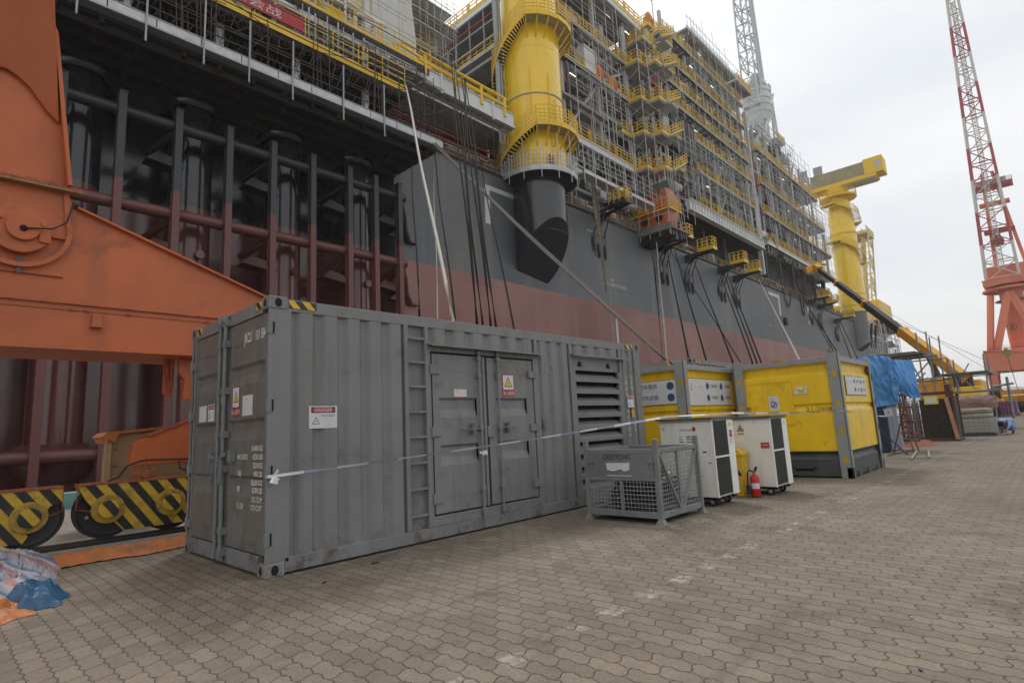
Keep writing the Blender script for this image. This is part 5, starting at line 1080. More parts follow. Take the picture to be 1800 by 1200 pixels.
for z in (59.8, 58.7, 56.2): M1.part(MB().tube((50.1, 33, z), (50.1, 60, z), .13, 8), 'long_pipe', redpipe if z > 59 else steel)
M1.part(MB().box(50.2, 60, 32.9, 45, 42.0, 42.3), 'part_deck', deck_d)
for y in range(34, 60, 3): M1.part(MB().box(50.0, 50.2, y, y+.12, 55.0, 61.4), 'pipe_hanger', steel)
M1.part(rails(MB(), (50.3, 33, 55.0), (50.3, 60, 55.0), 1.6, 1.5, .05), 'handrail', rail_y); M1.part(MB().box(50.3, 52, 33, 60, 54.6, 55.0), 'side_walkway', mod_g)
for (x, z) in ((59.5, 47.9), (62.8, 47.9)): tag(MB().lathe([(1.1,0),(1.2,.8),(1.0,1.9),(.45,2.7 if x < 60 else 1.6),(0,2.9 if x < 60 else 1.8)], s2w(x, 33.9, z), 9).build('covered_valve', M('cover_orange', (.62,.12,.03), .6, var=.2, scale=2)), 'tall orange wrapped valve on the module walkway' if x < 60 else 'low orange wrapped valve on the module walkway', 'valve')
tag(MB().box(55.2, 57.6, 33.3, 34.6, 47.9, 51.4).build('equipment_cabinet', mod_l), 'tall pale cabinet on the module walkway beside orange covers', 'cabinet')
# stair tower between the first two modules
STW = ST('stair_tower', 'zigzag of yellow railed stair landings between the first two modules', 'stair tower', (69, 30.5, 36))
for z in (36.5, 41.9, 47.2, 53.1, 58.0):
    poly = [(66.2, 34), (66.2, 30.9), (68.3, 30.9), (68.3, 29.2), (70.2, 29.2), (71.0, 33.8)]
    if z > 57: poly = [(68.5, 34), (68.5, 31), (72.5, 31), (72.5, 34)]
    if z == 41.9: poly = [(63.9, 34), (63.9, 33), (66.2, 33)]+poly[1:]
    STW.part(MB().prism(poly, 'z', z, z+.3), 'landing', mod_g); STW.part(MB().prism([(a*.985+1.02, b_*.97+.95) for a, b_ in poly], 'z', z-.25, z), 'landing_frame', deck_d)
    hr = MB(); kp = MB()
    for p_, q_ in zip(poly[:-1], poly[1:]): rails(hr, (*p_, z+.3), (*q_, z+.3), 1.6, 1.0, .055, gate=0); kp.beam((*p_, z+.2), (*q_, z+.2), .08, .3)
    STW.part(hr, 'handrail', rail_y); STW.part(kp, 'kick_plate', rail_y)
    STW.part(scaffold(MB(), 65, 79, 30.2, z-4.6, z+.2, 2.6, 1.7, int(z)), 'scaffold', scs)
    fl = MB()
    for k in range(12): fl.box(71+k*.35, 71.35+k*.35, 29.2, 30.6, z+.3+k*.22, z+.4+k*.22)
    STW.part(fl, 'stair_flight', mod_g); STW.part(rails(MB(), (70.6, 29.1, z+.3), (75.3, 29.1, z+3.0), 1.4, 1.0, .05, gate=0), 'stair_rail', rail_y)
    STW.part(MB().box(74.8, 77.5, 30.6, 33.5, z+2.6, z+2.85), 'landing', mod_g); STW.part(rails(MB(), (74.8, 30.6, z+2.9), (77.5, 30.6, z+2.9), 1.6, 1, .045, gate=0), 'handrail', rail_y)
    STW.part(MB().beam((67, 33.5, z-1.8), (67.5, 30.6, z), .14), 'strut', deck_d); STW.part(MB().beam((70, 33.5, z-2.2), (70.2, 28.8, z), .14), 'strut', deck_d)
for x, y in ((66.6, 33.5), (71.2, 33.2), (74.5, 33.6), (78, 33.5)): STW.part(MB().box(x-.2, x+.2, y-.2, y+.2, 34, 60), 'tower_column', mod_g)
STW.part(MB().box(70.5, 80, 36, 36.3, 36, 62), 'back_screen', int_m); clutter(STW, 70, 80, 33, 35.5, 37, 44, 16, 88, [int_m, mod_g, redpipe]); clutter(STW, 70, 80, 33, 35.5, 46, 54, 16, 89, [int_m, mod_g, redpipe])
STW.part(MB().tube((73.5, 32.5, 53), (75.5, 32.5, 58), .35, 8), 'red_pipe', redpipe)
M2 = module('process_module', 'long grey process module with many yellow railed decks, middle of the ship', 80, 114.5, 33, 60, (36.9, 43.4, 49.2, 53.3, 57.0, 61.2, 66.4), 71, 9, lowX=(3, 88.6), scaf_rng=((90, 114, 66.8, 71.5, 3), (82, 114, 45.0, 48.5, 4), (88, 113, 62.0, 66.0, 5), (81, 114, 39.5, 43.2, 7), (89, 113, 53.8, 66, 24), (84, 114, 37.5, 49, 25), (100, 114, 49, 66, 26)), back=7, dens=1.0)
M2.part(MB().box(88, 110, 32.3, 50, 70.6, 70.9).box(88, 110, 32.2, 32.3, 70.5, 71.2), 'scaffold_roof', plank)
M2.part(scaffold(scaffold(MB(), 88, 112, 32.1, 70, 74, 1.5, 1.4, 77), 88, 110, 36, 70, 74.5, 2.5, 1.4, 78), 'scaffold', scs)
M2.part(MB().box(80, 88.5, 33.2, 40, 45.5, 52).box(84, 88.4, 36, 42, 52, 66), 'inner_block', int_m)
g_ = MB().box(80.2, 113, 31.6, 32.2, 34.2, 35.9).box(80.2, 113, 31.4, 32.4, 35.9, 36.05).box(80.2, 113, 31.4, 32.4, 34.1, 34.25)
for i in range(28): g_.box(81+i*1.15, 81.1+i*1.15, 31.45, 31.6, 34.2, 35.9)
M2.part(g_, 'deep_girder', mod_l); M2.part(MB().box(80, 114, 32.2, 44, 34.4, 35.0), 'cantilever_deck', dark_m)
# helideck-side tank and railings over M1 / M2 (top of stairs)
TT = ST('roof_platform', 'yellow railed roof platform with a pale curved vessel above the stair tower', 'platform', (84, 36, 66))
TT.part(MB().box(79, 88, 35.2, 41, 68.2, 68.6), 'deck', mod_g, each=True); TT.part(rails(rails(MB(), (79, 35.2, 68.6), (88, 35.2, 68.6), 1.7, 1.2, .06), (79, 35.2, 68.6), (79, 41, 68.6), 1.7, 1.2, .06), 'handrail', rail_y)
TT.part(MB().box(79, 88, 35.1, 35.2, 68.1, 68.9).box(78.9, 79, 35.2, 41, 68.1, 68.9), 'kick_plate', rail_y); TT.part(MB().path([(87, 36.5, 68), (87.3, 36.5, 71), (88.2, 36.5, 72.5), (89.5, 36.5, 72), (90, 36.5, 69)], .8, 12), 'vent_duct', mod_l, smooth=True)
TT.part(MB().tube((82, 35.5, 66), (82, 35.5, 75), .09, 6).sphere((82, 35.5, 75), .35, 8), 'lamp_mast', mod_g)
for x in (79.5, 83.5, 87.5): TT.part(MB().box(x, x+.4, 35.6, 36, 60, 68.2), 'column', mod_g)
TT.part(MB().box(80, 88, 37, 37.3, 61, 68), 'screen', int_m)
tag(MB().lathe([(.9,0),(1.0,.7),(.8,1.9),(.35,2.9),(0,3.1)], s2w(80.6, 35.9, 68.7), 8).build('covered_valve', MAT['cover_orange']), 'orange wrapped valve against the sky on the roof platform', 'valve')
M3 = module('process_module', 'farthest grey process module, wrapped in scaffolding beside the far pedestal', 120, 172, 33, 60, (37.6, 44.0, 50.8, 58.6), 65, 15, scaf_rng=((120, 171, 38.5, 43.5, 11), (120, 171, 45, 50.5, 12), (120, 170, 52, 58, 13), (121, 160, 60, 67, 14), (121, 171, 46, 57, 15)), back=7, dens=.7, taper=3.5)
M3.part(scaffold(MB(), 122, 150, 33.5, 64, 69, 2, 1.6, 55), 'scaffold', scs)
M3.part(MB().box(114.5, 120, 34.5, 35, 37, 60).box(116, 116.8, 33.2, 34, 30, 66), 'link_column', mod_g); clutter(M3, 114.8, 120, 33.2, 34.4, 38, 56, 14, 66)
for (a, b_, y, z) in ((121, 150, 34, 65), (150, 165, 34.5, 60)): clutter(M3, a, b_, y, y+4, z, z+3.5, 22, int(a))
# scaffolded module far left, behind the balcony
M0 = ST('process_module', 'grey blocks wrapped in scaffolding rising behind the riser balcony at upper left', 'module', (20, 44, 33), 'process modules on the ship deck')
M0.part(MB().prism([(-20, 32.4), (25, 32.4), (34.6, 32.4), (34.6, 46.0), (33.0, 60), (-20, 60)], 'y', 42, 56), 'plated_block', mod_l)
M0.part(MB().box(8, 24.5, 38.5, 42, 36, 42), 'plated_block', mod_l)
for z, yy in ((37.0, 36.5), (41.5, 37.2), (46.5, 38)):
    M0.part(MB().box(-20, 25.5, yy, yy+4, z, z+.3), 'deck', mod_g, each=True); M0.part(rails(MB(), (-20, yy, z+.3), (25.5, yy, z+.3), 1.7, 1.5, .05), 'handrail', rail_y)
M0.part(scaffold(scaffold(MB(), 8, 28, 35.5, 34, 47, 2, 2, 31), 14, 30, 36.5, 34, 50, 2.3, 1.8, 32), 'scaffold', scs)
clutter(M0, 0, 24, 34.5, 37, 33, 36.5, 30, 91); clutter(M0, 2, 26, 36.6, 38.5, 37.5, 41, 26, 92, [yellow_s, mod_g, mod_l, steel])
for x in (12.5, 17.5, 24.5): M0.part(MB().box(x, x+.5, 36.8, 37.3, 33, 54), 'column', mod_l)
tw = ST('scaffold_tower', 'square scaffold tower with small yellow railed platforms behind the balcony', 'scaffolding', (37, 46, 33)) 
tw.part(MB().box(33, 41, 46, 54, 40, 40.3).box(33, 41, 46, 54, 45, 45.3).box(33, 41, 46, 54, 50, 50.3).box(33.5, 40.5, 47, 53, 28.5, 40), 'deck', mod_g, each=True)
tw.part(rails(rails(MB(), (33, 46, 50.3), (41, 46, 50.3), 1.6, 1.3, .05), (33, 46, 45.3), (41, 46, 45.3), 1.6, 1.3, .05), 'handrail', rail_y)
for q, zz in enumerate((41.5, 43.5, 46.5, 48.5, 51.8, 53.6, 55.5)): tw.part(MB().box(34-.3*q, 42.8+(q%2), 44.8, 52, zz, zz+.2), 'deck', mod_g); tw.part(scaffold(MB(), 33, 43.5, 44.6, zz, zz+2, 1.1, .7, 140+q, .04, .1), 'scaffold', scs)
for s_ in range(4): tw.part(scaffold(MB(), 31.5, 42.5, 45+s_*2.6, 34, 56.5, 1.7, 1.8, 41+s_, .04, .15), 'scaffold', scs)
tw.part(MB().box(22, 24.5, 35.0, 37, 36.6, 36.75), 'loose_platform', M('mesh_dark', (.06,.06,.05), .8))
clutter(tw, 33, 41, 46, 52, 40, 50, 16, 99)
# exhaust stack, lattice boom
EX = ST('exhaust_stack', 'pale banded exhaust stack with diagonal supports on the ship roof', 'chimney', (141, 38, 60))
ax = lambda t: Vector((138.5+2.5*t, 38, 62+26*t))
wrap = M('silver_wrap', (.5,.51,.51), .35, .3, var=.25, scale=.5)
mb = MB(); pr = [(0, 2.3), (.45, 2.3), (.52, 3.3), (.78, 3.3), (.92, 2.5), (1.0, 1.6), (1.02, 0)]
n_ = 24; vs = []
for t, r_ in pr:
    c = ax(t); vs += [(c.x+r_*math.cos(2*math.pi*k/n_), c.y+r_*math.sin(2*math.pi*k/n_), c.z) for k in range(n_)]
mb.add(vs, [(i*n_+k, i*n_+(k+1)%n_, (i+1)*n_+(k+1)%n_, (i+1)*n_+k) for i in range(len(pr)-1) for k in range(n_)]); EX.part(mb, 'stack', wrap, smooth=True)
for t in (.3, .38, .46, .55, .63, .7, .78, .85): c = ax(t); r_ = (2.35 if t < .48 else 3.36 if t < .79 else 3.0); EX.part(MB().lathe([(r_, -.12), (r_+.08, 0), (r_, .12)], tuple(c), 24), 'band', mod_g)
tr = MB(); A_, B_ = (143.5, 36, 60), (145.2, 36, 84); A2, B2 = (149, 36, 60), (146, 36, 84)
tr.beam(A_, B_, .45).beam(A2, B2, .45).beam((134.5, 35.5, 68), (146, 35.5, 84), .5)
for i in range(5): z = 62+i*5; tr.beam((143.6+i*.35, 36, z), (148.6-i*.5, 36, z+5), .3).beam((148.7-i*.5, 36, z), (143.9+i*.35, 36, z+5), .3)
EX.part(tr, 'support_truss', mod_l)
EX.part(MB().box(143, 149, 35, 39, 70.5, 70.8), 'platform', mod_g); EX.part(rails(MB(), (143, 35, 70.8), (149, 35, 70.8), 1.6, 1, .07), 'handrail', rail_y)
def lattice(Tt, A, B, w0, w1, d0, d1, nseg, r_, mats, cross, names=('chord', 'lacing'), band=None, cr=.6, each_seg=False):
    """four-chord lattice boom from A to B; w: width along 'cross', d: depth along the other axis"""
    A = Vector(A); B = Vector(B); ax_ = (B-A).normalized(); cx_ = (Vector(cross)-ax_*ax_.dot(Vector(cross))).normalized(); dp = ax_.cross(cx_)
    def pt(t, i, j): return A.lerp(B, t)+cx_*((w0+(w1-w0)*t)/2*i)+dp*((d0+(d1-d0)*t)/2*j)
    cs = [(-1,-1),(1,-1),(1,1),(-1,1)]
    for s_ in range(nseg):
        t0, t1 = s_/nseg, (s_+1)/nseg; m_ = mats[s_ % len(mats)] if not band else mats[band(s_)]
        ch = MB(); lc = MB()
        for i, j in cs: ch.tube(pt(t0, i, j), pt(t1, i, j), r_, 8)
        for (a, b_) in zip(cs, cs[1:]+cs[:1]):
            lc.tube(pt(t0, *a), pt(t0, *b_), r_*cr, 6); tm = (t0+t1)/2
            if s_ % 2: lc.tube(pt(t0, *a), pt(t1, *b_), r_*cr, 6)
            else: lc.tube(pt(t0, *b_), pt(t1, *a), r_*cr, 6)
        Tt.part(ch, names[0], m_, smooth=True, each=True); Tt.part(lc, names[1], m_, smooth=True)
LB = ST('lattice_boom', 'white lattice crane boom rising out of the top of the picture above the ship', 'crane boom', (136, 38, 70))
lw = M('boom_white', (.52,.54,.55), .5, var=.1)
lattice(LB, (139.5, 38, 78), (139.5, 38, 135), 6.6, 4.6, 3.5, 2.6, 15, .22, [lw], (1, 0, 0))
for dx in (-.9, .9): LB.part(MB().tube((139+dx, 35.8, 74), (139.2+dx*.7, 36.2, 135), .3, 8), 'boom_tube', lw, smooth=True)
LB.part(MB().box(137.6, 138.4, 38.2, 39, 70, 83).box(139.6, 140.4, 38.2, 39, 70, 83), 'boom_foot', yellow_s, each=True)
cab_ = ST('roof_cabin', 'small pale cabin with yellow rail on the module roof beside the lattice boom', 'cabin', (121, 33, 69))
cab_.part(MB().box(112, 117, 32.8, 38, 70.3, 73), 'wall', mod_l, bevel=.05); cab_.part(MB().box(110, 117.5, 32, 38, 69.9, 70.3), 'deck', deck_d); cab_.part(rails(MB(), (110, 32, 70.3), (117.5, 32, 70.3), 1.6, 1.2, .06), 'handrail', rail_y)

# ================================================================ CRANE PEDESTALS
def pedestal(name, label, cx, cy, r_, zlow, zmid, ztop, a_cam, stairs, cut, prof=None, low_mat=None, n=48):
    P_ = ST(name, label, 'crane pedestal', (cx, cy, zlow), 'yellow crane pedestals on the ship side')
    body = prof or [(r_, zmid), (r_, ztop)]
    P_.part(MB().lathe(body, (cx, cy, 0), n), 'column', yellow_p, smooth=True)
    # lower tube, obliquely cut, dark inside
    mb = MB(); vs = []; rl = r_*.9
    for k in range(n): a = 2*math.pi*k/n; x, y = cx+rl*math.cos(a), cy+rl*math.sin(a); vs.append((x, y, zmid))
    for k in range(n): a = 2*math.pi*k/n; x, y = cx+rl*math.cos(a), cy+rl*math.sin(a); vs.append((x, y, cut(x, y)))
    mb.add(vs, [(k, (k+1)%n, n+(k+1)%n, n+k) for k in range(n)]); P_.part(mb, 'lower_tube', low_mat, smooth=True)
    P_.part(MB().add([v for v in vs[n:]], [tuple(range(n))]), 'tube_underside', M('tube_underside_paint', (.02,.02,.022), .7))
    return P_
def helix(P_, cx, cy, r0, r1, a0, a1, z0, z1, rail_r=.05, plat=None, m=rail_y):
    n = max(6, int(abs(z1-z0)/.24)); st_ = MB(); sk = MB(); hr = MB(); prev = None
    for i in range(n+1):
        t = i/n; a = a0+(a1-a0)*t; z = z0+(z1-z0)*t; c, s_ = math.cos(a), math.sin(a)
        if i < n:
            a2 = a0+(a1-a0)*(i+.85)/n; st_.add([(cx+r*math.cos(q), cy+r*math.sin(q), zz) for zz in (z, z+.05) for r, q in ((r0, a), (r1, a), (r1, a2), (r0, a2))], [(3,2,1,0),(4,5,6,7),(0,1,5,4),(1,2,6,5),(2,3,7,6),(3,0,4,7)])
        p = Vector((cx+r1*c, cy+r1*s_, z)); pi = Vector((cx+(r0+.05)*c, cy+(r0+.05)*s_, z))
        if prev:
            sk.beam(prev[0], p, .06, .42); sk.beam(prev[1], pi, .06, .4)
            for h_ in (.55, .9, 1.25, 1.6, 1.95): hr.beam(prev[0]+Vector((0,0,h_)), p+Vector((0,0,h_)), rail_r)
        if i % 4 == 0: hr.beam(p, p+Vector((0,0,1.95)), rail_r*1.4)
        prev = (p, pi)
    P_.part(st_, 'stair_treads', dark_m); P_.part(sk, 'stair_stringer', m); P_.part(hr, 'stair_rail', m)
def ring_plat(P_, cx, cy, r0, r1, a0, a1, z, m=rail_y, brackets=True, rail=1.95, th=.14, und=None):
    n = max(4, int(abs(a1-a0)/R(15)))
    mb = MB(); vs = []
    for i in range(n+1):
        a = a0+(a1-a0)*i/n
        for r in (r0, r1):
            for zz in (z-th, z): vs.append((cx+r*math.cos(a), cy+r*math.sin(a), zz))
    fs = []
    for i in range(n): b0 = i*4; b1 = b0+4; fs += [(b0,b0+2,b1+2,b1),(b0+1,b1+1,b1+3,b0+3),(b0+2,b0+3,b1+3,b1+2)]
    P_.part(mb.add(vs, fs), 'ring_platform', und or mod_g)
    hr = MB(); kp = MB(); br_ = MB(); prev = None
    for i in range(n+1):
        a = a0+(a1-a0)*i/n; p = Vector((cx+r1*math.cos(a), cy+r1*math.sin(a), z)); q = Vector((cx+r0*math.cos(a), cy+r0*math.sin(a), z-2.0))
        if prev:
            kp.beam(prev+Vector((0,0,-.05)), p+Vector((0,0,-.05)), .07, .55)
            for h_ in (.6, 1.0, 1.4, rail): hr.beam(prev+Vector((0,0,h_)), p+Vector((0,0,h_)), .055)
            for f_ in (.33, .66): c = prev.lerp(p, f_); hr.beam(c, c+Vector((0,0,rail)), .05)
        hr.beam(p, p+Vector((0,0,rail)), .08)
        if brackets: br_.beam(q, p+Vector((0,0,-.1)), .12); br_.beam(Vector((q.x, q.y, z-.15)), p+Vector((0,0,-.15)), .12)
        prev = p
    if rail: P_.part(hr, 'platform_rail', m)
    P_.part(kp, 'kick_plate', m)
    if brackets: P_.part(br_, 'bracket', m)
cx1, cy1, r1_ = 43.65, 32.4, 3.3
ZP = lambda v: (v-1.2)*.954+1.2
blk_t = M('lower_tube_black', (.018,.021,.025), .18, var=.12, scale=.4, spec=.8)
P1 = pedestal('crane_pedestal', 'massive yellow crane pedestal with spiral stairs, nearer of the two on the ship', cx1, cy1, r1_, 17, ZP(28.9), ZP(66), R(219), None, lambda x, y: 17.3+(34.2-y)*1.2 + (cx1-x)*.14, low_mat=blk_t)
P1.part(MB().lathe([(2.8,21.6),(2.83,21.65),(2.8,21.7)], (cx1,cy1,0), 40).lathe([(2.8,24.8),(2.83,24.85),(2.8,24.9)], (cx1,cy1,0), 40), 'weld_seam', blk_t, each=True)
for z in (33.4, 36.2, 44.5, 49.5): z = ZP(z); P1.part(MB().lathe([(r1_,z-.03),(r1_+.02,z),(r1_,z+.03)], (cx1,cy1,0), 40), 'weld_seam', yellow_p)
for z in (38.6, 53.0): z = ZP(z); P1.part(MB().lathe([(r1_,z-.09),(r1_+.12,z-.05),(r1_+.12,z+.05),(r1_,z+.09)], (cx1,cy1,0), 40), 'cable_band', mod_g)
helix(P1, cx1, cy1, r1_+.1, r1_+1.3, R(130), R(222), ZP(29.3), ZP(34.2)); ring_plat(P1, cx1, cy1, r1_, r1_+1.45, R(222), R(335), ZP(34.2), m=yellow_s)
helix(P1, cx1, cy1, r1_+.1, r1_+1.3, R(118), R(215), ZP(40.5), ZP(47.6)); ring_plat(P1, cx1, cy1, r1_, r1_+1.5, R(215), R(345), ZP(47.6), m=yellow_s)
ring_plat(P1, cx1, cy1, r1_, r1_+2.0, R(95), R(122), ZP(40.4), m=yellow_s)
zr = ZP(29.2); ring_plat(P1, cx1, cy1, 2.82, 4.3, R(120), R(345), zr, m=scs, brackets=False, rail=1.9, und=dark_m)
pk = MB()
for i in range(15): a0, a1 = R(120+i*15), R(134.4+i*15); pk.beam((cx1+4.33*math.cos(a0), cy1+4.33*math.sin(a0), zr), (cx1+4.33*math.cos(a1), cy1+4.33*math.sin(a1), zr), .05, .45)
P1.part(pk, 'toe_boards', plank)
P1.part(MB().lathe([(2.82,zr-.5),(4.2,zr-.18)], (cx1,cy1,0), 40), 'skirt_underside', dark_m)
for a in (140, 175, 200, 225, 250, 275, 300, 325): 
    x, y = cx1+4.35*math.cos(R(a)), cy1+4.35*math.sin(R(a)); P1.part(MB().tube((x, y, zr-1.2), (x, y, zr+2.4+ (a % 3)*1.5), .04, 5), 'scaffold_standard', scs)
for a, z0, z1 in ((215, 36, 42), (250, 30, 41), (262, 31, 38), (158, 30, 44)): x, y = cx1+(r1_+.15)*math.cos(R(a)), cy1+(r1_+.15)*math.sin(R(a)); P1.part(MB().tube((x, y, ZP(z0)), (x, y, ZP(z1)), .05, 6), 'conduit', yellow_s)
for k, (dx, rr_) in enumerate(((-4.1, .28), (-3.6, .2), (4.0, .2), (4.4, .2), (4.8, .2))): P1.part(MB().tube((cx1+dx, cy1+(1.5 if dx < 0 else 1.0), 28.0), (cx1+dx, cy1+(1.5 if dx < 0 else 1.0), 54), rr_, 8), 'riser_pipe', steel, smooth=True)
cx2, cy2, r2_ = 194.5, 34.0, 3.6
gl = M('lower_tube_grey', (.13,.14,.15), .5, var=.12, scale=.3)
P2 = pedestal('crane_pedestal', 'far yellow crane pedestal carrying a crane house, near the end of the ship', cx2, cy2, r2_, 19, 31, 70, 0, None, lambda x, y: 18.5+(35-y)*.7, prof=[(3.6, 31), (3.6, 60.5), (3.4, 62), (2.75, 67.5), (2.75, 69), (3.1, 69.3), (3.1, 71)], low_mat=gl, n=32)
helix(P2, cx2, cy2, r2_+.1, r2_+1.5, R(180), R(300), 53, 46.5, .08, m=yellow_s); ring_plat(P2, cx2, cy2, r2_, r2_+1.7, R(300), R(350), 46.5, m=yellow_s)
helix(P2, cx2, cy2, r2_+.1, r2_+1.5, R(180), R(290), 65, 60, .08, m=yellow_s); ring_plat(P2, cx2, cy2, r2_, r2_+1.9, R(290), R(350), 59.5, m=yellow_s); ring_plat(P2, cx2, cy2, r2_, r2_+2.2, R(130), R(182), 53.3, m=yellow_s); ring_plat(P2, cx2, cy2, r2_, r2_+2.2, R(130), R(182), 65.3, m=yellow_s)
ring_plat(P2, cx2, cy2, 2.8, 5.2, 0, R(360), 68.0, m=yellow_s, brackets=False, rail=1.9, th=.4, und=yellow_s)
for z in (33, 36.5, 56, 55.6): P2.part(MB().lathe([(r2_,z-.1),(r2_+.15,z),(r2_,z+.1)], (cx2,cy2,0), 32), 'cable_band', yellow_s)
# crane house on the far pedestal, boom slewed inboard
HS = ST('deck_crane', 'yellow crane house and boom with tarpaulin sides on top of the far pedestal', 'crane', (cx2, cy2, 71))
HS.part(MB().box(cx2-2.8, cx2+2.8, 22.5, 41, 71.0, 72.3), 'base_frame', yellow_s, bevel=.1)
HS.part(MB().box(cx2-2.9, cx2+2.9, 20.5, 25.5, 72.0, 77.0), 'engine_house', yellow_s, bevel=.1); HS.part(MB().box(cx2-2.6, cx2-2.3, 25.5, 40.5, 72.3, 76.5).box(cx2+2.3, cx2+2.6, 25.5, 40.5, 72.3, 76.5), 'tarpaulin_side', M('khaki_sheet', (.33,.28,.16), .8, var=.2, scale=.5))
HS.part(MB().box(cx2-2.95, cx2-2.9, 21.0, 22.6, 73.4, 75.6), 'house_grille', mod_g); HS.part(MB().box(cx2-2.4, cx2+2.4, 23, 33, 70.7, 71.0), 'floor_grating', mod_g); HS.part(MB().box(cx2-2.0, cx2+2.0, 25.5, 40, 72.3, 75.8), 'winch_deck', yellow_s)
for y in (38.5, 43): HS.part(MB().box(cx2-.2, cx2+.2, y-1.3, y+1.3, 76.3, 80.3), 'louvre_screen', M('screen_grey', (.3,.31,.3), .6))
HS.part(MB().box(cx2-1.8, cx2+1.8, 40.5, 62, 72.6, 75.0), 'boom', yellow_s, bevel=.1); HS.part(MB().tube((cx2-1.5, 39.5, 70.6), (cx2-1.5, 60, 71.9), .5, 10), 'boom_ram', yellow_s); HS.part(rails(MB(), (cx2-1.8, 41, 75), (cx2-1.8, 58, 75), 1.6, 2, .06), 'handrail', mod_g)
HS.part(MB().lathe([(3.2,69.8),(3.2,71.2)], (cx2,cy2,0), 28), 'slew_ring', yellow_s)

# ================================================================ LIFEBOAT, HULL PLATFORMS, WORKER
boat_o = M('lifeboat_orange', (.6, .13, .035), .5, var=.2, scale=.7, dirt=((.3,.12,.06), .2))
LBt = ST('lifeboat', 'orange enclosed lifeboat caged in scaffolding on the ship side', 'lifeboat', (70, 32.3, 27.5))
LZ = 1.3
sec = [(29.9, 29.0), (30.3, 27.9), (31.5, 27.3), (33.2, 27.3), (34.4, 27.9), (34.8, 29.0), (34.8, 32.2), (34.2, 33.4), (33.0, 34.1), (31.7, 34.1), (30.5, 33.4), (29.9, 32.2)]
mid = [((y-32.35)*.82+32.35, (z-30.6)*.86+30.6) for y, z in sec]
mb = MB(); n = len(sec); rings = [(66.9, mid), (67.4, sec), (74.5, sec), (76, mid)]
mb.add([(x, y, z) for x, s_ in rings for y, z in s_], [(i*n+k, i*n+(k+1)%n, (i+1)*n+(k+1)%n, (i+1)*n+k) for i in range(3) for k in range(n)]+[tuple(range(n)), tuple(range(3*n, 4*n))])
LBt.part(mb, 'hull', boat_o, smooth=True)
for y in (30.9, 33.0): LBt.part(MB().lathe([(0,0),(.55,0)], (66.88, y+.3, 28.6), 14, 'x'), 'window', black)
LBt.part(MB().box(66.5, 72, 29.7, 34.9, 29.6, 29.85), 'rubbing_strake', M('strake', (.3,.07,.03), .7)); LBt.part(MB().box(66.7, 66.85, 30.3, 34.4, 30.2, 32.2), 'hatch', boat_o)
LBt.e.location.x -= .2; LBt.e.location.z += 1.0; LBt.e.scale = (.42, 1.12, 1.0)
LS = ST('scaffold_cage', 'grey scaffold cage with planks and yellow rails around the orange lifeboat', 'scaffolding', (70, 32, 25.8))
mb = scaffold(scaffold(MB(), 66, 76, 29.2, 26, 35, 1.4, 1.6, 61, .04, .2), 66, 76, 35.2, 26, 35, 1.6, 1.8, 62, .04)
for i in range(5):
    y = 29.3+i*1.4; mb.tube((66.1, y, 25.6), (66.1, y, 35), .04, 4)
for z in (26.6, 28.6, 31.0, 33.4): mb.tube((66.1, 29, z), (66.1, 35.5, z), .04, 4)
LS.part(mb, 'tubes', scs); LS.part(MB().box(65.8, 76, 28.8, 35.2, 26.3, 26.5).box(65.9, 66.3, 29.0, 35.2, 26.5, 27.2), 'plank_floor', M('plank_grey', (.2,.2,.19), .8, var=.3)); LS.part(MB().prism([(30.0,26.3),(35,26.3),(34.6,25.0),(31.6,25.2)], 'x', 67, 72.5), 'net_belly', dark_m)
LS.part(rails(rails(MB(), (65.9, 29, 29.2), (65.9, 35, 29.2), 1.5, 1, .05), (66, 29, 29.2), (73, 29, 29.2), 1.5, 1, .05), 'handrail', rail_y); LS.part(MB().box(65.85, 65.95, 29, 35, 32.2, 33.2), 'top_plank', M('plank_dark', (.12,.12,.12), .8))
LS.e.location.x -= .6; LS.e.location.z += 1.0; LS.e.scale = (.52, 1.1, 1.0)
brk = M('bracket_black', (.02,.024,.03), .5, var=.2)
def hull_platform(x, z, label, dirn=0):
    K = ST('hull_platform', label, 'platform', (x, 32, z-3), 'small yellow railed platforms on the ship side')
    w_ = 1.6 if dirn else 1.9; dk = (dirn == 2)
    K.part(MB().box(x-w_/2, x+w_/2, 29.2, 31.6, z-.2, z), 'floor', brk); K.part(MB().box(x-w_/2-.05, x-w_/2, 29.15, 31.6, z-.25, z+.35).box(x-w_/2, x+w_/2, 29.15, 29.2, z-.25, z+.35), 'kick_plate', brk if dk else yellow_s)
    hr = rails(rails(rails(MB(), (x-w_/2, 29.2, z), (x+w_/2, 29.2, z), 1.75, 1.0, .06, gate=0), (x-w_/2, 29.2, z), (x-w_/2, 31.6, z), 1.75, .9, .06, gate=0), (x+w_/2, 29.2, z), (x+w_/2, 31.6, z), 1.75, .9, .06, gate=0); K.part(hr, 'handrail', rail_y)
    [K.part(MB().prism([(29.6, z-.2), (34.0, z-.2), (34.0, z-1.5), (32.4, z-.6), (30.4, z-.4)], 'x', x+q, x+q+.12), 'bracket', brk) for q in (-w_/2+.1, w_/2-.22)]
    for dx in (-1.1, -.3, .8): 
        K.part(MB().tube((x+dx, 32.5, z-.4), (x+dx*1.3, 33.9, z-3.4), .08, 8).tube((x+dx*1.3, 33.7, z-2.6), (x+dx*1.3, 33.75, z-6.3), .06, 6, ), 'strut', brk)
        K.part(MB().lathe([(.0,-1.5),(.2,-.9),(.34,-.2),(.28,.3),(.08,.6),(0,.6)], (x+dx*1.3, 33.95, z-5.0 if abs(dx) < 1 else z-4.2), 10), 'pad', brk, smooth=True)
hull_platform(57.3, 28.6, 'small dark platform with yellow hoops between the near pedestal and the lifeboat', 2)
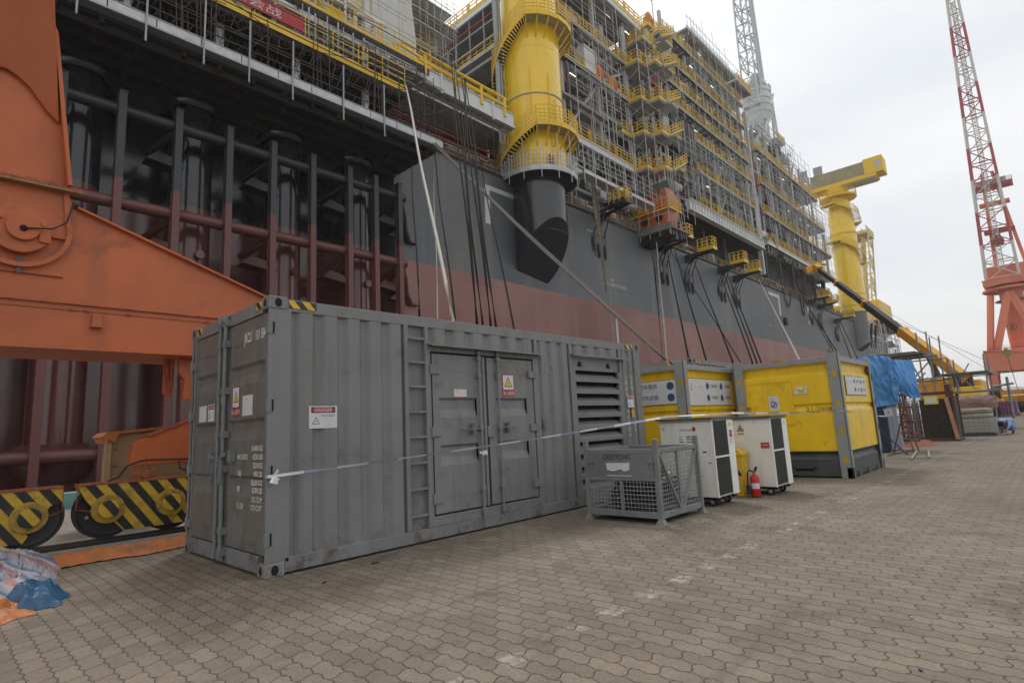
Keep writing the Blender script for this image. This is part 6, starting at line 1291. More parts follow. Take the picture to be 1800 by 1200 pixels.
hull_platform(73.9, 27.7, 'yellow railed hull platform just right of the lifeboat'); hull_platform(82.3, 27.6, 'tilted looking yellow hull platform, second after the lifeboat', 1)
hull_platform(95.0, 27.8, 'yellow railed hull platform in the middle of the ship side, left of its pair'); hull_platform(101.5, 27.4, 'yellow railed hull platform in the middle of the ship side, right of its pair', 1)
hull_platform(147.5, 29.0, 'far yellow railed hull platform nearest the white corner mark'); hull_platform(155.0, 28.6, 'far yellow railed hull platform, just left of the far pedestal', 1); hull_platform(170, 26.6, 'yellow railed hull platform touching the far pedestal')
# frayed fibre bundle hanging beside the near pedestal
FB = MB(); rr = random.Random(4)
for i in range(16): x = 54.2+rr.uniform(-.5, .5); FB.path([(x, 32.2, 31), (x+rr.uniform(-.2,.2), 32.0, 27), (54.6+rr.uniform(-.3,.3), 32.0, 23), (55.0+rr.uniform(-.15,.15), 32.0, 19.5-rr.uniform(0,2.5))], .07, 5)
t_ = ST('rope_bundle', 'frayed tan rope bundle hanging down the hull right of the near pedestal', 'rope', (54.4, 32.2, 18)); t_.part(FB, 'strands', M('rope_tan', (.2,.16,.12), .9, var=.3))
# edge walkway of scaffold planks between pedestal and lifeboat
EW = ST('scaffold_walkway', 'silver edged scaffold walkway running from the near pedestal to the lifeboat', 'scaffolding', (58, 31, 31))
EW.part(MB().box(50, 66.5, 30.6, 31.8, 30.6, 30.75), 'planks', scs); EW.part(MB().box(50, 66.5, 30.5, 30.58, 30.6, 31.05), 'toe_board', plank)
mb = MB()
for z in (31.8, 32.5, 33.2, 34.0): mb.tube((49.5, 30.5, z), (67, 30.5, z), .04, 5)
for i in range(8): mb.tube((50+i*2.3, 30.5, 29.2), (50+i*2.3, 30.5, 34.4), .045, 5)
EW.part(mb, 'tubes', scs); clutter(EW, 50, 66, 33.2, 35.5, 31, 35.5, 14, 123, [int_m, mod_g]); 
DK = ST('deck_machinery', 'dim machinery and brown scaffolding on the ship deck under the modules', 'machinery', (110, 36, 28.3))
clutter(DK, 50, 185, 34.6, 36.6, 28.4, 31.2, 70, 201, [int_m, int_m, mod_g, dark_m]); DK.part(rails(MB(), (48, 34.2, 28.3), (190, 34.2, 28.3), 1.4, 1.8, .05), 'handrail', M('brown_rail', (.3,.2,.1), .6)); DK.part(MB().box(48, 186, 37.5, 38, 28.3, 37), 'dark_back_wall', int_m)  # dark back wall added so the gap under the modules reads shaded
DK.part(scaffold(MB(), 118, 186, 33.9, 28.5, 33, 1.6, 1.4, 301, .04), 'scaffold', M('scaffold_brown', (.12,.08,.06), .8, var=.4))
# cables looping over the gunwale
for (xa, xb, d_) in ((128, 134, 4.2), (140, 143, 5.0)):
    t_ = ST('hanging_cable', 'black cable looping over the ship rail, %s of two' % ('nearer' if xa < 130 else 'farther'), 'cable', (xa, 33.8, 28)); t_.part(MB().path([(xa+(xb-xa)*i/10, 33.8, 29.2-d_*math.sin(math.pi*i/10)) for i in range(11)], .12, 6), 'loop', rubber)
# ================================================================ STERN, FLARE, FAR STRUCTURES
FL = ST('flare_tower', 'pale yellow lattice flare tower beyond the far pedestal', 'tower', (262, 45, 28))
fy = M('flare_pale_yellow', (.62,.52,.22), .6, var=.1)
lattice(FL, (262, 44, 30), (281, 44, 77), 7.0, 8.0, 6, 6, 9, .32, [fy], (1, 0, 0), cr=.55)
FL.part(MB().box(274, 289, 41, 49, 77, 78.2), 'head_platform', fy); FL.part(rails(MB(), (274, 41, 78.2), (289, 41, 78.2), 2, 2, .1), 'handrail', fy)
for dx in (-2, 0, 2): FL.part(MB().tube((262+dx, 43.5, 30), (281+dx, 43.5, 80), .5, 8), 'flare_pipe', fy)
SN = ST('stern_block', 'yellow and grey stern deck house with scaffolding at the far end of the ship', 'deckhouse', (240, 36, 24))
SN.part(MB().box(214, 262, 36, 60, 30, 33).box(236, 258, 34, 50, 33.5, 41), 'deckhouse', yellow_s, bevel=.2); SN.part(scaffold(scaffold(MB(), 205, 262, 33.5, 18, 33, 3, 2.6, 401, .1), 226, 262, 34, 2, 30, 3, 3, 402, .1), 'scaffold', scs); SN.part(MB().box(228, 256, 37, 60, -2, 30), 'stern_plating', M('stern_brown', (.13,.1,.085), .8, var=.4, scale=.3))
SN.part(MB().prism([(236, 33.2), (262, 33.2), (268, 31), (240, 29)], 'y', 33, 50), 'overhang', dark_m); clutter(SN, 206, 250, 33.2, 35.5, 24, 32, 30, 77, [int_m, yellow_s, redpipe, mod_g])
for x in (203, 209, 215): SN.part(MB().tube((x, 32.5, 29), (x+1.5, 34, 21), .4, 6), 'bracket_arm', brk)

# ================================================================ ROPES AND MOORING LINES
rope_b = M('wire_rope_black', (.012,.012,.012), .9, var=.3, spec=.1); rope_w = M('rope_white', (.5,.48,.43), .8, var=.15); rope_t = M('hose_taupe', (.2,.175,.15), .7, var=.2); rope_r = M('rope_rust', (.28,.22,.17), .8, var=.2)
def rope(p_top, p_low, Yt, r_, mat, label, strands=1, Yl=9.5, zfloor=.3, sag=.0, nm='mooring_rope', cat='rope', spread=.25):
    A_ = Vector(sy(*p_top, Yt)); B_ = Vector(sy(*p_low, Yl))
    if B_.z < zfloor: B_ = A_.lerp(B_, (A_.z-zfloor)/(A_.z-B_.z))
    K = ST(nm, label, cat, (B_.x, B_.y, 0), 'ropes from the ship to the quay')
    for s_ in range(strands):
        mb = MB(); o = Vector((spread*(s_-(strands-1)/2), 0, .1*s_)); n = 14; pts = []
        for i in range(n+1):
            t = i/n; c = A_.lerp(B_, t)+o*(1-.5*t); c.z -= sag*math.sin(math.pi*t); c.x += .05*math.sin(t*9+s_*2)*strands**.5; pts.append(c)
        if pts[-1].z > zfloor+.2: pts.append(Vector((pts[-1].x, pts[-1].y, zfloor-.2)))
        mb.path(pts, r_, 6); K.part(mb, 'strand', mat, smooth=True)
nth = ['leftmost', 'second', 'third', 'fourth', 'fifth', 'sixth', 'seventh', 'eighth', 'ninth', 'tenth', 'eleventh', 'twelfth', 'thirteenth']
rope((713, 150), (795, 562), 29, .075, rope_w, 'thick white rope hanging from the balcony corner to the quay')
rope((722, 262), (736, 545), 33, .035, rope_b, 'thin dark line dropping left of the white rope')
rope((762, 262), (768, 560), 33.4, .03, rope_t, 'thin tan line hanging straight down right of the white rope')
rope((762, 262), (800, 568), 33, .04, rope_b, 'knotted black line between the white rope and the rope bundles')
rope((797, 112), (842, 570), 30, .045, rope_b, 'left bundle of heavy wire ropes falling in front of the hull', 3, spread=.3)
rope((815, 140), (866, 575), 30, .045, rope_b, 'right bundle of heavy wire ropes falling in front of the hull', 3, spread=.28)
rope((838, 255), (903, 578), 33.4, .04, rope_b, 'single black line angled right of the rope bundles')
rope((762, 252), (1180, 641), 28, .075, rope_t, 'thick taupe double hose slanting across the whole hull to the yellow containers', 2, Yl=9.5, sag=.3, nm='slanting_hose', cat='hose', spread=.22)
rope((1153, 420), (1172, 640), 33, .08, rope_r, 'pale rusty rope right of the draught marks', 1)
rope((1143, 432), (1150, 470), 33, .04, rope_b, 'short thin line beside the pale rusty rope')
for k, (a, b_) in enumerate((((1170, 430), (1212, 640)), ((1186, 440), (1243, 640)), ((1173, 432), (1301, 636)), ((1218, 455), (1287, 634)), ((1262, 470), (1322, 636)), ((1270, 475), (1330, 636)), ((1277, 478), (1338, 637)), ((1425, 545), (1472, 620)), ((1440, 560), (1475, 640)), ((1470, 560), (1500, 640)), ((1475, 560), (1512, 640)))):
    rope(a, b_, 33.2, .06 if k != 2 else .04, rope_b, 'black mooring line, %s of the slanting lines right of the rusty rope' % nth[k])
rope((1333, 490), (1405, 633), 33, .09, rope_w, 'pale rope crossing the hull just before the farther white corner mark')
# ================================================================ BEHIND THE YELLOW CONTAINER
blue_t = M('blue_tarpaulin', (.11, .32, .68), .5, var=.15, scale=4, bump=.3, fine=6)
def drape(name, label, pts_top, pts_bot, fold, mat, nx=26, nz=18, seed=1, cat='tarpaulin', bulge=.1):
    """hanging sheet between a top line and a bottom line, with folds and thickness from its wrinkles"""
    mb = MB(); vs = []
    def lp(P_, t): 
        f_ = t*(len(P_)-1); i = min(int(f_), len(P_)-2); return Vector(P_[i]).lerp(Vector(P_[i+1]), f_-i)
    for j in range(nz+1):
        v = j/nz
        for i in range(nx+1):
            u = i/nx; a, b_ = lp(pts_top, u), lp(pts_bot, u); c = a.lerp(b_, v)
            n_ = noise.noise(Vector((u*5+v*1.6, v*2.2, seed)))+.5*noise.noise(Vector((u*13-v*4, v*6, seed+3))); c.x -= bulge*math.sin(math.pi*u)*math.sin(math.pi*min(1, v*1.1))+fold*n_; c.y -= fold*.7*noise.noise(Vector((u*6, v*3, seed+9))); vs.append(c)
    W_ = nx+1; mb.add(vs, [(j*W_+i, j*W_+i+1, (j+1)*W_+i+1, (j+1)*W_+i) for j in range(nz) for i in range(nx)])
    ob = mb.build(name, mat); so_ = ob.modifiers.new('thick', 'SOLIDIFY'); so_.thickness = .012; return tag(ob, label, cat)
drape('blue_tarpaulin', 'blue tarpaulin hanging in folds right behind the yellow container post', [(15.4,-1.2,2.62),(15.4,-1.9,2.66),(15.3,-2.25,2.6),(15.3,-2.38,2.45)], [(15.5,-1.2,1.32),(15.5,-1.85,1.3),(15.5,-2.2,1.34),(15.5,-2.32,1.36)], .13, blue_t, seed=3)
drape('blue_tarpaulin', 'blue tarpaulin draped over a slanting board, right of the folded blue one', [(17.4,-1.75,2.62),(17.4,-2.1,2.63),(17.4,-2.46,2.58)], [(17.3,-2.0,1.75),(17.3,-2.3,1.5),(17.3,-2.56,1.5)], .05, blue_t, seed=8, bulge=.12)
BX = T('navy_cabinet', 'dark navy cabinet standing under the blue tarpaulins', 'cabinet', (17.4, -1.5, 0))
BX.part(MB().box(17.0, 18.4, -1.72, -1.2, .02, 1.3), 'body', M('navy_paint', (.03,.05,.09), .5, var=.1), bevel=.01); BX.part(MB().box(17.02, 18.4, -1.735, -1.72, .05, 1.28), 'side_panel', M('slate_blue', (.12,.16,.24), .5, var=.1))
BX.part(MB().box(17.0, 18.5, -1.75, -1.15, 1.3, 2.55), 'upper_rack', int_m)
SP = T('sign_post', 'thin steel post with a small white placard leaning beside the navy cabinet', 'sign', (16.9, -1.86, 0))
SP.part(MB().tube((16.9,-1.86,0),(16.9,-1.88,1.1),.018,8).tube((16.75,-1.86,.015),(17.05,-1.86,.015),.018,8).tube((16.9,-1.7,.015),(16.9,-2.02,.015),.018,8), 'post', steel)
pl_ = SP.part(MB().box(16.88,16.89,-1.99,-1.79,1.02,1.24), 'placard', sign_w); pl_.rotation_euler.x = R(-5); SP.part(MB().add([(16.875,-1.93,1.17),(16.875,-1.87,1.15),(16.875,-1.89,1.1)], [(0,1,2)]), 'red_mark', sign_r, parent=pl_)
PT = T('pole_tripod', 'leaning scaffold poles lashed into a tripod behind the yellow container', 'poles', (16, -2.1, 0))
for a, b_ in (((16.0,-1.65,.72),(16.0,-2.25,.0)), ((17.2,-2.0,2.3),(15.6,-2.45,.1)), ((16.8,-2.15,1.9),(16.0,-2.5,.1)), ((15.4,-1.9,.02),(16.0,-2.42,.14)), ((16.3,-2.3,1.3),(16.1,-1.9,.0))): PT.part(MB().tube(a, b_, .017, 8), 'pole', MAT['brown_tube'], smooth=True)
for i, (a, b_) in enumerate((((14.2,-2.6,.03),(17.0,-2.3,.03)), ((14.6,-2.9,.03),(17.4,-2.5,.03)))): tag(MB().tube(a, b_, .025, 8).build('scaffold_pole', steel), ('inner' if i == 0 else 'outer')+' of two scaffold poles lying on the pavers behind the yellow container', 'pole', 'poles lying on the pavers')
heap('rust_sheet', 'low rust brown sheet heaped on the ground beside the gas cylinder cage', M('rust_cloth', (.24,.09,.045), .8, var=.25, scale=5), 20.2, -1.95, .9, .42, .2, 4.4, 0, 10, 30, 3, 'sheet')
JK = T('timber_stack', 'jumble of planks and poles between the navy cabinet and the gas cage', 'timber', (21, -1.6, 0)); rr = random.Random(9)
wood = M('weathered_wood', (.24,.16,.1), .8, var=.3, scale=4)
for i in range(14): z = .08+i*.09; a = rr.uniform(-.3, .3); JK.part(MB().beam((20.8+rr.uniform(-.3,.3), -1.72+a*.2, z), (21.2, -1.38-a*.2, z+rr.uniform(-.04,.1)), .1, .05), 'plank', rr.choice([wood, wood, steel, redpipe]))
# gas cylinder cage
GC = T('cylinder_cage', 'dark green netted cage of grey gas cylinders with a yellow placard', 'cage', (24, -1.9, 0)); cg = M('cage_red_brown', (.12,.035,.025), .6, var=.3, dirt=(RUST,.4))
cx0, cx1_, cya, cyb = 23.35, 24.7, -2.62, -1.0
fr = MB()
for x in (cx0, cx1_):
    for y in (cya, cyb): fr.box(x-.04, x+.04, y-.04, y+.04, 0, 1.75)
for z in (.06, 1.72):
    for a, b_ in (((cx0,cya),(cx1_,cya)),((cx0,cyb),(cx1_,cyb)),((cx0,cya),(cx0,cyb)),((cx1_,cya),(cx1_,cyb))): fr.beam((*a,z),(*b_,z),.08)
GC.part(fr, 'frame', cg); GC.part(MB().box(cx0-.06, cx0+.02, -2.6, -2.44, 1.5, 2.0).tube((cx0-.08,-2.52,1.93),(cx0+.04,-2.52,1.93),.07,14), 'lifting_lug', cg); GC.part(MB().box(cx0, cx1_, cya, cyb, .02, .06), 'floor', cg)
GC.part(MB().box(cx0+.02, cx0+.03, cya+.05, cyb-.62, .1, 1.5), 'net_panel', M('green_net', (.035,.05,.035), .8, var=.35, scale=6)); nm = MB(); 
for i in range(18): y = cya+.05+i*.09; nm.tube((cx0-.01, y, .1), (cx0-.01, y, 1.5), .006, 4)
for i in range(14): nm.tube((cx0-.01, cya, .1+i*.105), (cx0-.01, cyb, .1+i*.105), .006, 4)
GC.part(nm, 'wire_mesh', cg); GC.part(MB().box(cx0+.1, cx1_, cya, cya+.01, .1, 1.6), 'net_panel', M('green_net', (.035,.05,.035))); GC.part(MB().box(cx0-.04, cx0-.03, -2.2, -1.78, 1.32, 1.62), 'placard', sign_y); GC.part(MB().box(cx0-.05, cx0-.04, -2.15, -1.83, 1.37, 1.57), 'placard_paper', sign_w)
GC.part(MB().beam((cx0-.05,-2.44,1.55),(cx0-.08,-2.6,.05),.12,.04), 'timber_strut', M('pale_timber', (.45,.25,.16), .8))
cyl = M('cylinder_grey', (.2,.22,.22), .5, var=.15, dirt=((.12,.1,.08),.3))
for i, (x, y) in enumerate(((23.6,-1.18),(23.6,-1.44),(23.7,-1.72))):
    K = T('gas_cylinder', 'grey gas cylinder in the netted cage, %s' % ('leftmost of the three', 'middle of the three', 'set back beside the dark net')[i], 'gas cylinder', (x, y, .06), 'gas cylinders in the cage')
    K.part(MB().lathe([(0,.06),(.115,.06),(.115,1.3),(.1,1.4),(.05,1.46),(.04,1.55),(0,1.55)], (x,y,0), 14), 'body', cyl, smooth=True); K.part(MB().tube((x,y,1.5),(x,y,1.62),.03,8), 'valve', M('brass', (.35,.25,.08)))
# caged tank with sacks on top
IB = T('caged_tank', 'cream liquid tank in a wire cage topped with tied sacks, beside the squatting man', 'tank', (27.4, -2.9, 0))
IB.part(MB().box(26.72, 27.7, -3.4, -2.35, .14, .68), 'tank', M('tank_cream', (.45,.43,.34), .6, var=.12), bevel=.04); nm = MB()
for i in range(8): y = -3.44+i*.157; nm.tube((26.68, y, .1), (26.68, y, .72), .012, 5)
for i in range(5): nm.tube((26.68, -3.46, .14+i*.14), (26.68, -2.3, .14+i*.14), .012, 5); nm.tube((26.68, -3.46, .14+i*.14), (27.75, -3.46, .14+i*.14), .012, 5)
for i in range(6): nm.tube((26.7+i*.2, -3.46, .1), (26.7+i*.2, -3.46, .72), .012, 5)
IB.part(nm, 'wire_cage', steel); IB.part(MB().box(26.68, 27.75, -3.44, -2.32, .0, .1), 'pallet', dark_g)
def sack(lbl, x0, x1, y0, y1, z0, z1, mat, seed, nm_='sack_bundle'):
    mb = MB(); vs = []; n1, n2 = 14, 20
    for i in range(n1+1):
        p_ = math.pi*i/n1
        for k in range(n2):
            a = 2*math.pi*k/n2; s_ = lambda q: math.copysign(abs(q)**.45, q); v = Vector((s_(math.sin(p_)*math.cos(a)), s_(math.sin(p_)*math.sin(a)), s_(math.cos(p_)))); v *= 1+.07*noise.noise(v*3+Vector((seed,0,0)))
            vs.append(((x0+x1)/2+v.x*(x1-x0)/2, (y0+y1)/2+v.y*(y1-y0)/2, (z0+z1)/2+v.z*(z1-z0)/2))
    return tag(mb.add(vs, [(i*n2+k, i*n2+(k+1)%n2, (i+1)*n2+(k+1)%n2, (i+1)*n2+k) for i in range(n1) for k in range(n2)]).build(nm_, mat, smooth=True), lbl, 'sacks')
sack('cream sacks strapped on top of the caged tank', 26.7, 27.7, -3.42, -2.33, .7, .9, M('sack_cream', (.36,.34,.28), .8, var=.2, scale=6, bump=.3), 1); sack('grey sacks, upper layer on the caged tank below the pinkish cover', 26.7, 27.7, -3.42, -2.33, .88, 1.08, M('sack_grey', (.28,.26,.22), .8, var=.25, scale=6, bump=.3), 5)
drape('pinkish_cover', 'translucent looking pinkish brown cover hanging over the stack behind the caged tank', [(27.9,-2.2,1.58),(27.9,-3.0,1.62),(27.9,-3.6,1.55)], [(27.7,-2.3,1.08),(27.7,-3.0,1.1),(27.7,-3.55,1.1)], .04, M('cover_mauve', (.22,.12,.11), .5, var=.15), seed=12, cat='cover')
# scaffold frames behind
SF = T('scaffolding', 'tall steel scaffold frame with a plank deck behind the blue tarpaulins', 'scaffolding', (33, 0, 0)); mb = MB()
for x in (31.5, 34.5):
    for y in (1.6, .2, -.75, -1.15): mb.tube((x, y, 0), (x+.1, y-.05*(x-31.5), 4.9 if y < 0 else 4.2), .035, 6)
for z in (1.3, 2.6, 3.7): 
    for x in (31.5, 34.5): mb.tube((x, 2.3, z), (x, -1.5, z), .035, 6)
    for y in (1.6, -1.0): mb.tube((31, y, z), (35, y, z), .035, 6)
for a, b_ in (((31.5,-.3,3.7),(31.5,-1.1,1.3)), ((31.5,-1.1,3.4),(31.5,.4,1.8)), ((31.5,.0,2.0),(31.5,-.9,2.9))): mb.tube(a, b_, .035, 6)
SF.part(mb, 'tubes', scaf); SF.part(MB().box(31.3, 34.8, -.95, 2.6, 3.82, 3.92).box(31.6, 34.5, -.6, 1.4, 3.92, 4.0), 'plank_deck', M('plank_brown', (.15,.13,.11), .8, var=.3))
SF2 = T('scaffolding', 'lower scaffold frame with green planks in front of the mobile crane', 'scaffolding', (35, -2.2, 0)); mb = MB()
for x in (34, 36.5):
    for y in (-1.5, -2.95): mb.tube((x, y, 0), (x, y-.05, 3.7), .035, 6)
mb.tube((34,-1.9,1.8),(34,-1.6,3.6),.03,6).tube((34,-1.6,2.0),(34,-2.4,3.3),.03,6).tube((34,-2.5,2.0),(34,-1.5,3.2),.03,6)
for z in (1.9, 2.75): mb.tube((34,-1.0,z),(34,-3.4,z),.03,6); mb.tube((36.5,-1.0,z),(36.5,-3.4,z),.03,6)
SF2.part(mb, 'tubes', scaf); SF2.part(MB().box(33.9, 36.6, -3.1, -1.2, 2.8, 2.88), 'plank_deck', M('plank_green', (.14,.17,.13), .8, var=.2))

# ================================================================ PEOPLE
def skin_person(name, label, joints, edges, radii, root, zmats, loc, hat=None, scale=1, rz=0, mats=None, group=None):
    """one continuous body grown over a posed skeleton; zmats(v)->material index"""
    me = bpy.data.meshes.new(name); ks = list(joints); me.from_pydata([joints[k] for k in ks], [(ks.index(a), ks.index(b_)) for a, b_ in edges], [])
    ob = bpy.data.objects.new('tmp', me); col.objects.link(ob); sk = ob.modifiers.new('s', 'SKIN'); ob.modifiers.new('ss', 'SUBSURF').levels = 1
    for i, k in enumerate(ks): me.skin_vertices[0].data[i].radius = (radii[k], radii[k]) if not isinstance(radii[k], tuple) else radii[k]; me.skin_vertices[0].data[i].use_root = (k == root)
    dg = bpy.context.evaluated_depsgraph_get(); dg.update(); m2 = bpy.data.meshes.new_from_object(ob.evaluated_get(dg)); bpy.data.objects.remove(ob)
    m2.materials.clear()
    for m_ in mats: m2.materials.append(m_)
    for p_ in m2.polygons: p_.material_index = zmats(p_.center); p_.use_smooth = True
    e = thing('person', label, 'person', loc, group, rz); e.scale = (scale,)*3
    bd = bpy.data.objects.new('body', m2); col.objects.link(bd); bd.parent = e; return e
def head_bits(e, c, r_, face, hairm, hat=None):
    c = Vector(c); f_ = Vector(face).normalized(); s_ = f_.cross(Vector((0,0,1))).normalized(); sk_ = M('skin', (.36,.2,.13), .6, var=.08)
    def ch(mb, nm_, m_, **k): o = mb.build(nm_, m_, e, **k); return o
    if hat: ch(MB().lathe([(r_*1.45,.0),(r_*1.2,.01),(r_*1.15,r_*.5),(r_*.8,r_*.95),(0,r_*1.15)], tuple(c+Vector((0,0,r_*.35))), 16), 'hard_hat', hat, smooth=True)
    else: ch(MB().sphere(tuple(c-f_*r_*.12+Vector((0,0,r_*.12))), r_*1.06, 12), 'hair', hairm, smooth=True)
    for q in (-1, 1): ch(MB().sphere(tuple(c+f_*r_*.9+s_*q*r_*.36), r_*.12, 6), 'eye', ink); ch(MB().sphere(tuple(c+s_*q*r_*1.0), r_*.22, 6), 'ear', sk_)
    ch(MB().sphere(tuple(c+f_*r_*1.02-Vector((0,0,r_*.2))), r_*.16, 6), 'nose', sk_); ch(MB().beam(c+f_*r_*.93-Vector((0,0,r_*.5))-s_*r_*.25, c+f_*r_*.93-Vector((0,0,r_*.5))+s_*r_*.25, .008), 'mouth', M('lip', (.3,.1,.09), .6))
skin_m = M('skin', (.36,.2,.13), .6, var=.08)
# the worker on the pedestal platform: standing, one hand raised to the helmet
J = {'pelvis':(0,0,.95),'spine':(0,.0,1.15),'chest':(0,0,1.35),'neck':(0,0,1.5),'head':(0,.01,1.62),'headt':(0,.01,1.72),'shL':(-.19,0,1.43),'elL':(-.27,.05,1.18),'haL':(-.2,.2,.98),'shR':(.19,0,1.43),'elR':(.34,.1,1.3),'haR':(.16,.13,1.55),
     'hipL':(-.1,0,.9),'knL':(-.13,.04,.5),'anL':(-.14,0,.09),'toL':(-.15,.16,.04),'hipR':(.1,0,.9),'knR':(.14,.05,.5),'anR':(.17,0,.09),'toR':(.2,.16,.04)}
fing = {}; fe = []; fr_ = {}
for side, base, dv in (('L', (-.2,.2,.98), (0,.05,-.1)), ('R', (.16,.13,1.55), (-.05,.02,.1))):
    for i in range(5):
        k1, k2 = 'f%s%da' % (side, i), 'f%s%db' % (side, i); o = (-.036+.018*i) if i < 4 else .05; ln = (.8,.95,.9,.7,.5)[i]
        fing[k1] = (base[0]+o, base[1]+dv[1]*.5*ln, base[2]+dv[2]*.6*ln); fing[k2] = (base[0]+o*1.1, base[1]+dv[1]*1.3*ln, base[2]+dv[2]*1.2*ln); fe += [('ha'+side, k1), (k1, k2)]; fr_[k1] = .01; fr_[k2] = .008
Jw = {**J, **fing}
Ew = [('pelvis','spine'),('spine','chest'),('chest','neck'),('neck','head'),('head','headt'),('chest','shL'),('shL','elL'),('elL','haL'),('chest','shR'),('shR','elR'),('elR','haR'),('pelvis','hipL'),('hipL','knL'),('knL','anL'),('anL','toL'),('pelvis','hipR'),('hipR','knR'),('knR','anR'),('anR','toR')]+fe
Rw = {'pelvis':.15,'spine':.14,'chest':.16,'neck':.06,'head':.1,'headt':.07,'shL':.075,'elL':.05,'haL':.035,'shR':.075,'elR':.05,'haR':.035,'hipL':.1,'knL':.07,'anL':.05,'toL':.035,'hipR':.1,'knR':.07,'anR':.05,'toR':.035, **fr_}
wp = s2w(*[*(Vector((cx1, cy1, 0))+Vector((math.cos(R(243)), math.sin(R(243)), 0))*3.75)[:2], ZP(29.2)])
vest = M('vest_red_orange', (.55,.09,.04), .7, var=.1); trous = M('work_trousers', (.09,.085,.09), .8, var=.15)
def wm_(c): return 2 if c.z > 1.5 else (0 if c.z > .98 and abs(c.x) < .33 and c.y < .17 else (2 if c.z > .9 and (c.y > .15 or abs(c.x) > .33) else 1))
e = skin_person('person', 'worker in white hard hat and red orange vest standing on the near pedestal platform', Jw, Ew, Rw, 'pelvis', wm_, wp, mats=[vest, trous, skin_m], scale=1.03, rz=R(243-90))
head_bits(e, (0, .01, 1.64), .1, (0, 1, 0), ink, sign_w)
# squatting man in pale blue, bent right over, seen from the side/back
J = {'pelvis':(0,-.16,.24),'spine':(0,.0,.42),'chest':(0,.22,.52),'neck':(0,.4,.45),'head':(0,.5,.38),'headt':(0,.55,.31),'shL':(-.17,.25,.5),'elL':(-.2,.42,.3),'haL':(-.08,.5,.12),'shR':(.17,.25,.5),'elR':(.2,.42,.3),'haR':(.08,.5,.12),
     'hipL':(-.11,-.14,.22),'knL':(-.2,.26,.36),'anL':(-.16,.04,.08),'toL':(-.17,.2,.035),'hipR':(.11,-.14,.22),'knR':(.2,.26,.36),'anR':(.16,.04,.08),'toR':(.17,.2,.035)}
fing = {}; fe = []; fr_ = {}
for side, base in (('L', (-.08,.5,.12)), ('R', (.08,.5,.12))):
    for i in range(5):
        k1, k2 = 'f%s%da' % (side, i), 'f%s%db' % (side, i); o = (-.036+.018*i) if i < 4 else .05; ln = (.8,.95,.9,.7,.5)[i]
        fing[k1] = (base[0]+o, base[1]+.03*ln, base[2]-.05*ln); fing[k2] = (base[0]+o*1.1, base[1]+.03*ln, base[2]-.09*ln); fe += [('ha'+side, k1), (k1, k2)]; fr_[k1] = .01; fr_[k2] = .008
Js = {**J, **fing}; Es = Ew[:19]+fe; Rs = {**Rw, 'pelvis':.19,'spine':.19,'chest':.18,'shL':.09,'shR':.09,'hipL':.12,'hipR':.12,'knL':.085,'knR':.085, **fr_}
pale = M('pale_blue_overall', (.26,.36,.62), .8, var=.12)
def sm_(c): return 1 if (c.z < .1 and c.y < .35) else (2 if (c.y > .43 and abs(c.x) < .16) else 0)
e = skin_person('person', 'person in pale blue overalls squatting and bent forward beside the caged tank', Js, Es, Rs, 'pelvis', sm_, (28.3, -3.72, 0), mats=[pale, M('shoe_black', (.03,.03,.03), .7), skin_m], scale=1.12, rz=R(75))
head_bits(e, (0, .52, .36), .1, (0, .6, -.8), M('hair_black', (.015,.013,.012), .7))

# ================================================================ MOBILE CRANE
mc_y = M('crane_amber', (.66,.32,.02), .45, var=.1, scale=1, dirt=((.2,.12,.05),.2)); mc_k = M('boom_black', (.035,.035,.04), .5, var=.15); cy_ = M('crane_yellow', (.68,.5,.03), .5, var=.1)
MC = T('mobile_crane', 'amber telescopic mobile crane with long black boom reaching over the ship', 'crane', (62, 1.2, 0))
b0 = Vector(on_x(1700, 668, 60)); bt = Vector(on_y(1433, 469, 15.0)); bd = (bt-b0)
segs = ((0, .33, .9, mc_y), (.33, .58, .74, mc_k), (.58, .8, .62, mc_k), (.8, .985, .5, mc_k))
for t0, t1, w_, m_ in segs:
    MC.part(MB().beam(b0+bd*t0, b0+bd*t1, w_*.8, w_), 'boom_section', m_, bevel=.06)
    c = b0+bd*t1; MC.part(MB().beam(c-bd.normalized()*.35, c+bd.normalized()*.1, w_*.92, w_*1.06), 'boom_collar', mc_y)
c = b0+bd; MC.part(MB().beam(c-bd.normalized()*1.2, c, .8, .9).beam(c, c+Vector((-1.6, .8, -.6)), .4, .8).beam(c+Vector((0,0,.6)), c+Vector((1.4,-1.0,.3)), .25), 'boom_head', mc_y)
MC.part(MB().tube((62.5, 1.8, 2.2), b0+bd*.2, .26, 10), 'lift_cylinder', mc_k)
MC.part(MB().path([tuple(c), (c.x+.2, c.y-.2, c.z-4)], .04, 5), 'hoist_rope', rubber)
MC.part(MB().box(60.5, 66, -.9, 3.6, 1.9, 3.4).box(61, 66, .9, 3.6, 3.4, 3.75), 'upper_body', mc_y, bevel=.08); MC.part(MB().box(59.0, 62, -.95, 1.0, 1.9, 2.8), 'engine_deck', cy_, bevel=.08)
for i in range(7): MC.part(MB().tube((60, .85-i*.2, 2.8), (60, .85-i*.2, 3.75), .09, 8), 'outrigger_stack', mc_k)
MC.part(MB().path([(60.2, 3.5, 2.6), (60.2, 3.4, 3.5), (60.2, 1.6, 3.6), (60.2, 1.3, 3.3), (60.2, 1.2, 2.6)], .12, 8), 'guard_hoop', mc_y); MC.part(MB().box(57, 72, -1.2, 2.0, .9, 1.6), 'chassis', mc_y, bevel=.05)
MC.part(MB().box(58.8, 59.6, -.9, .9, 1.0, 2.0), 'counterweight', cy_, bevel=.05)
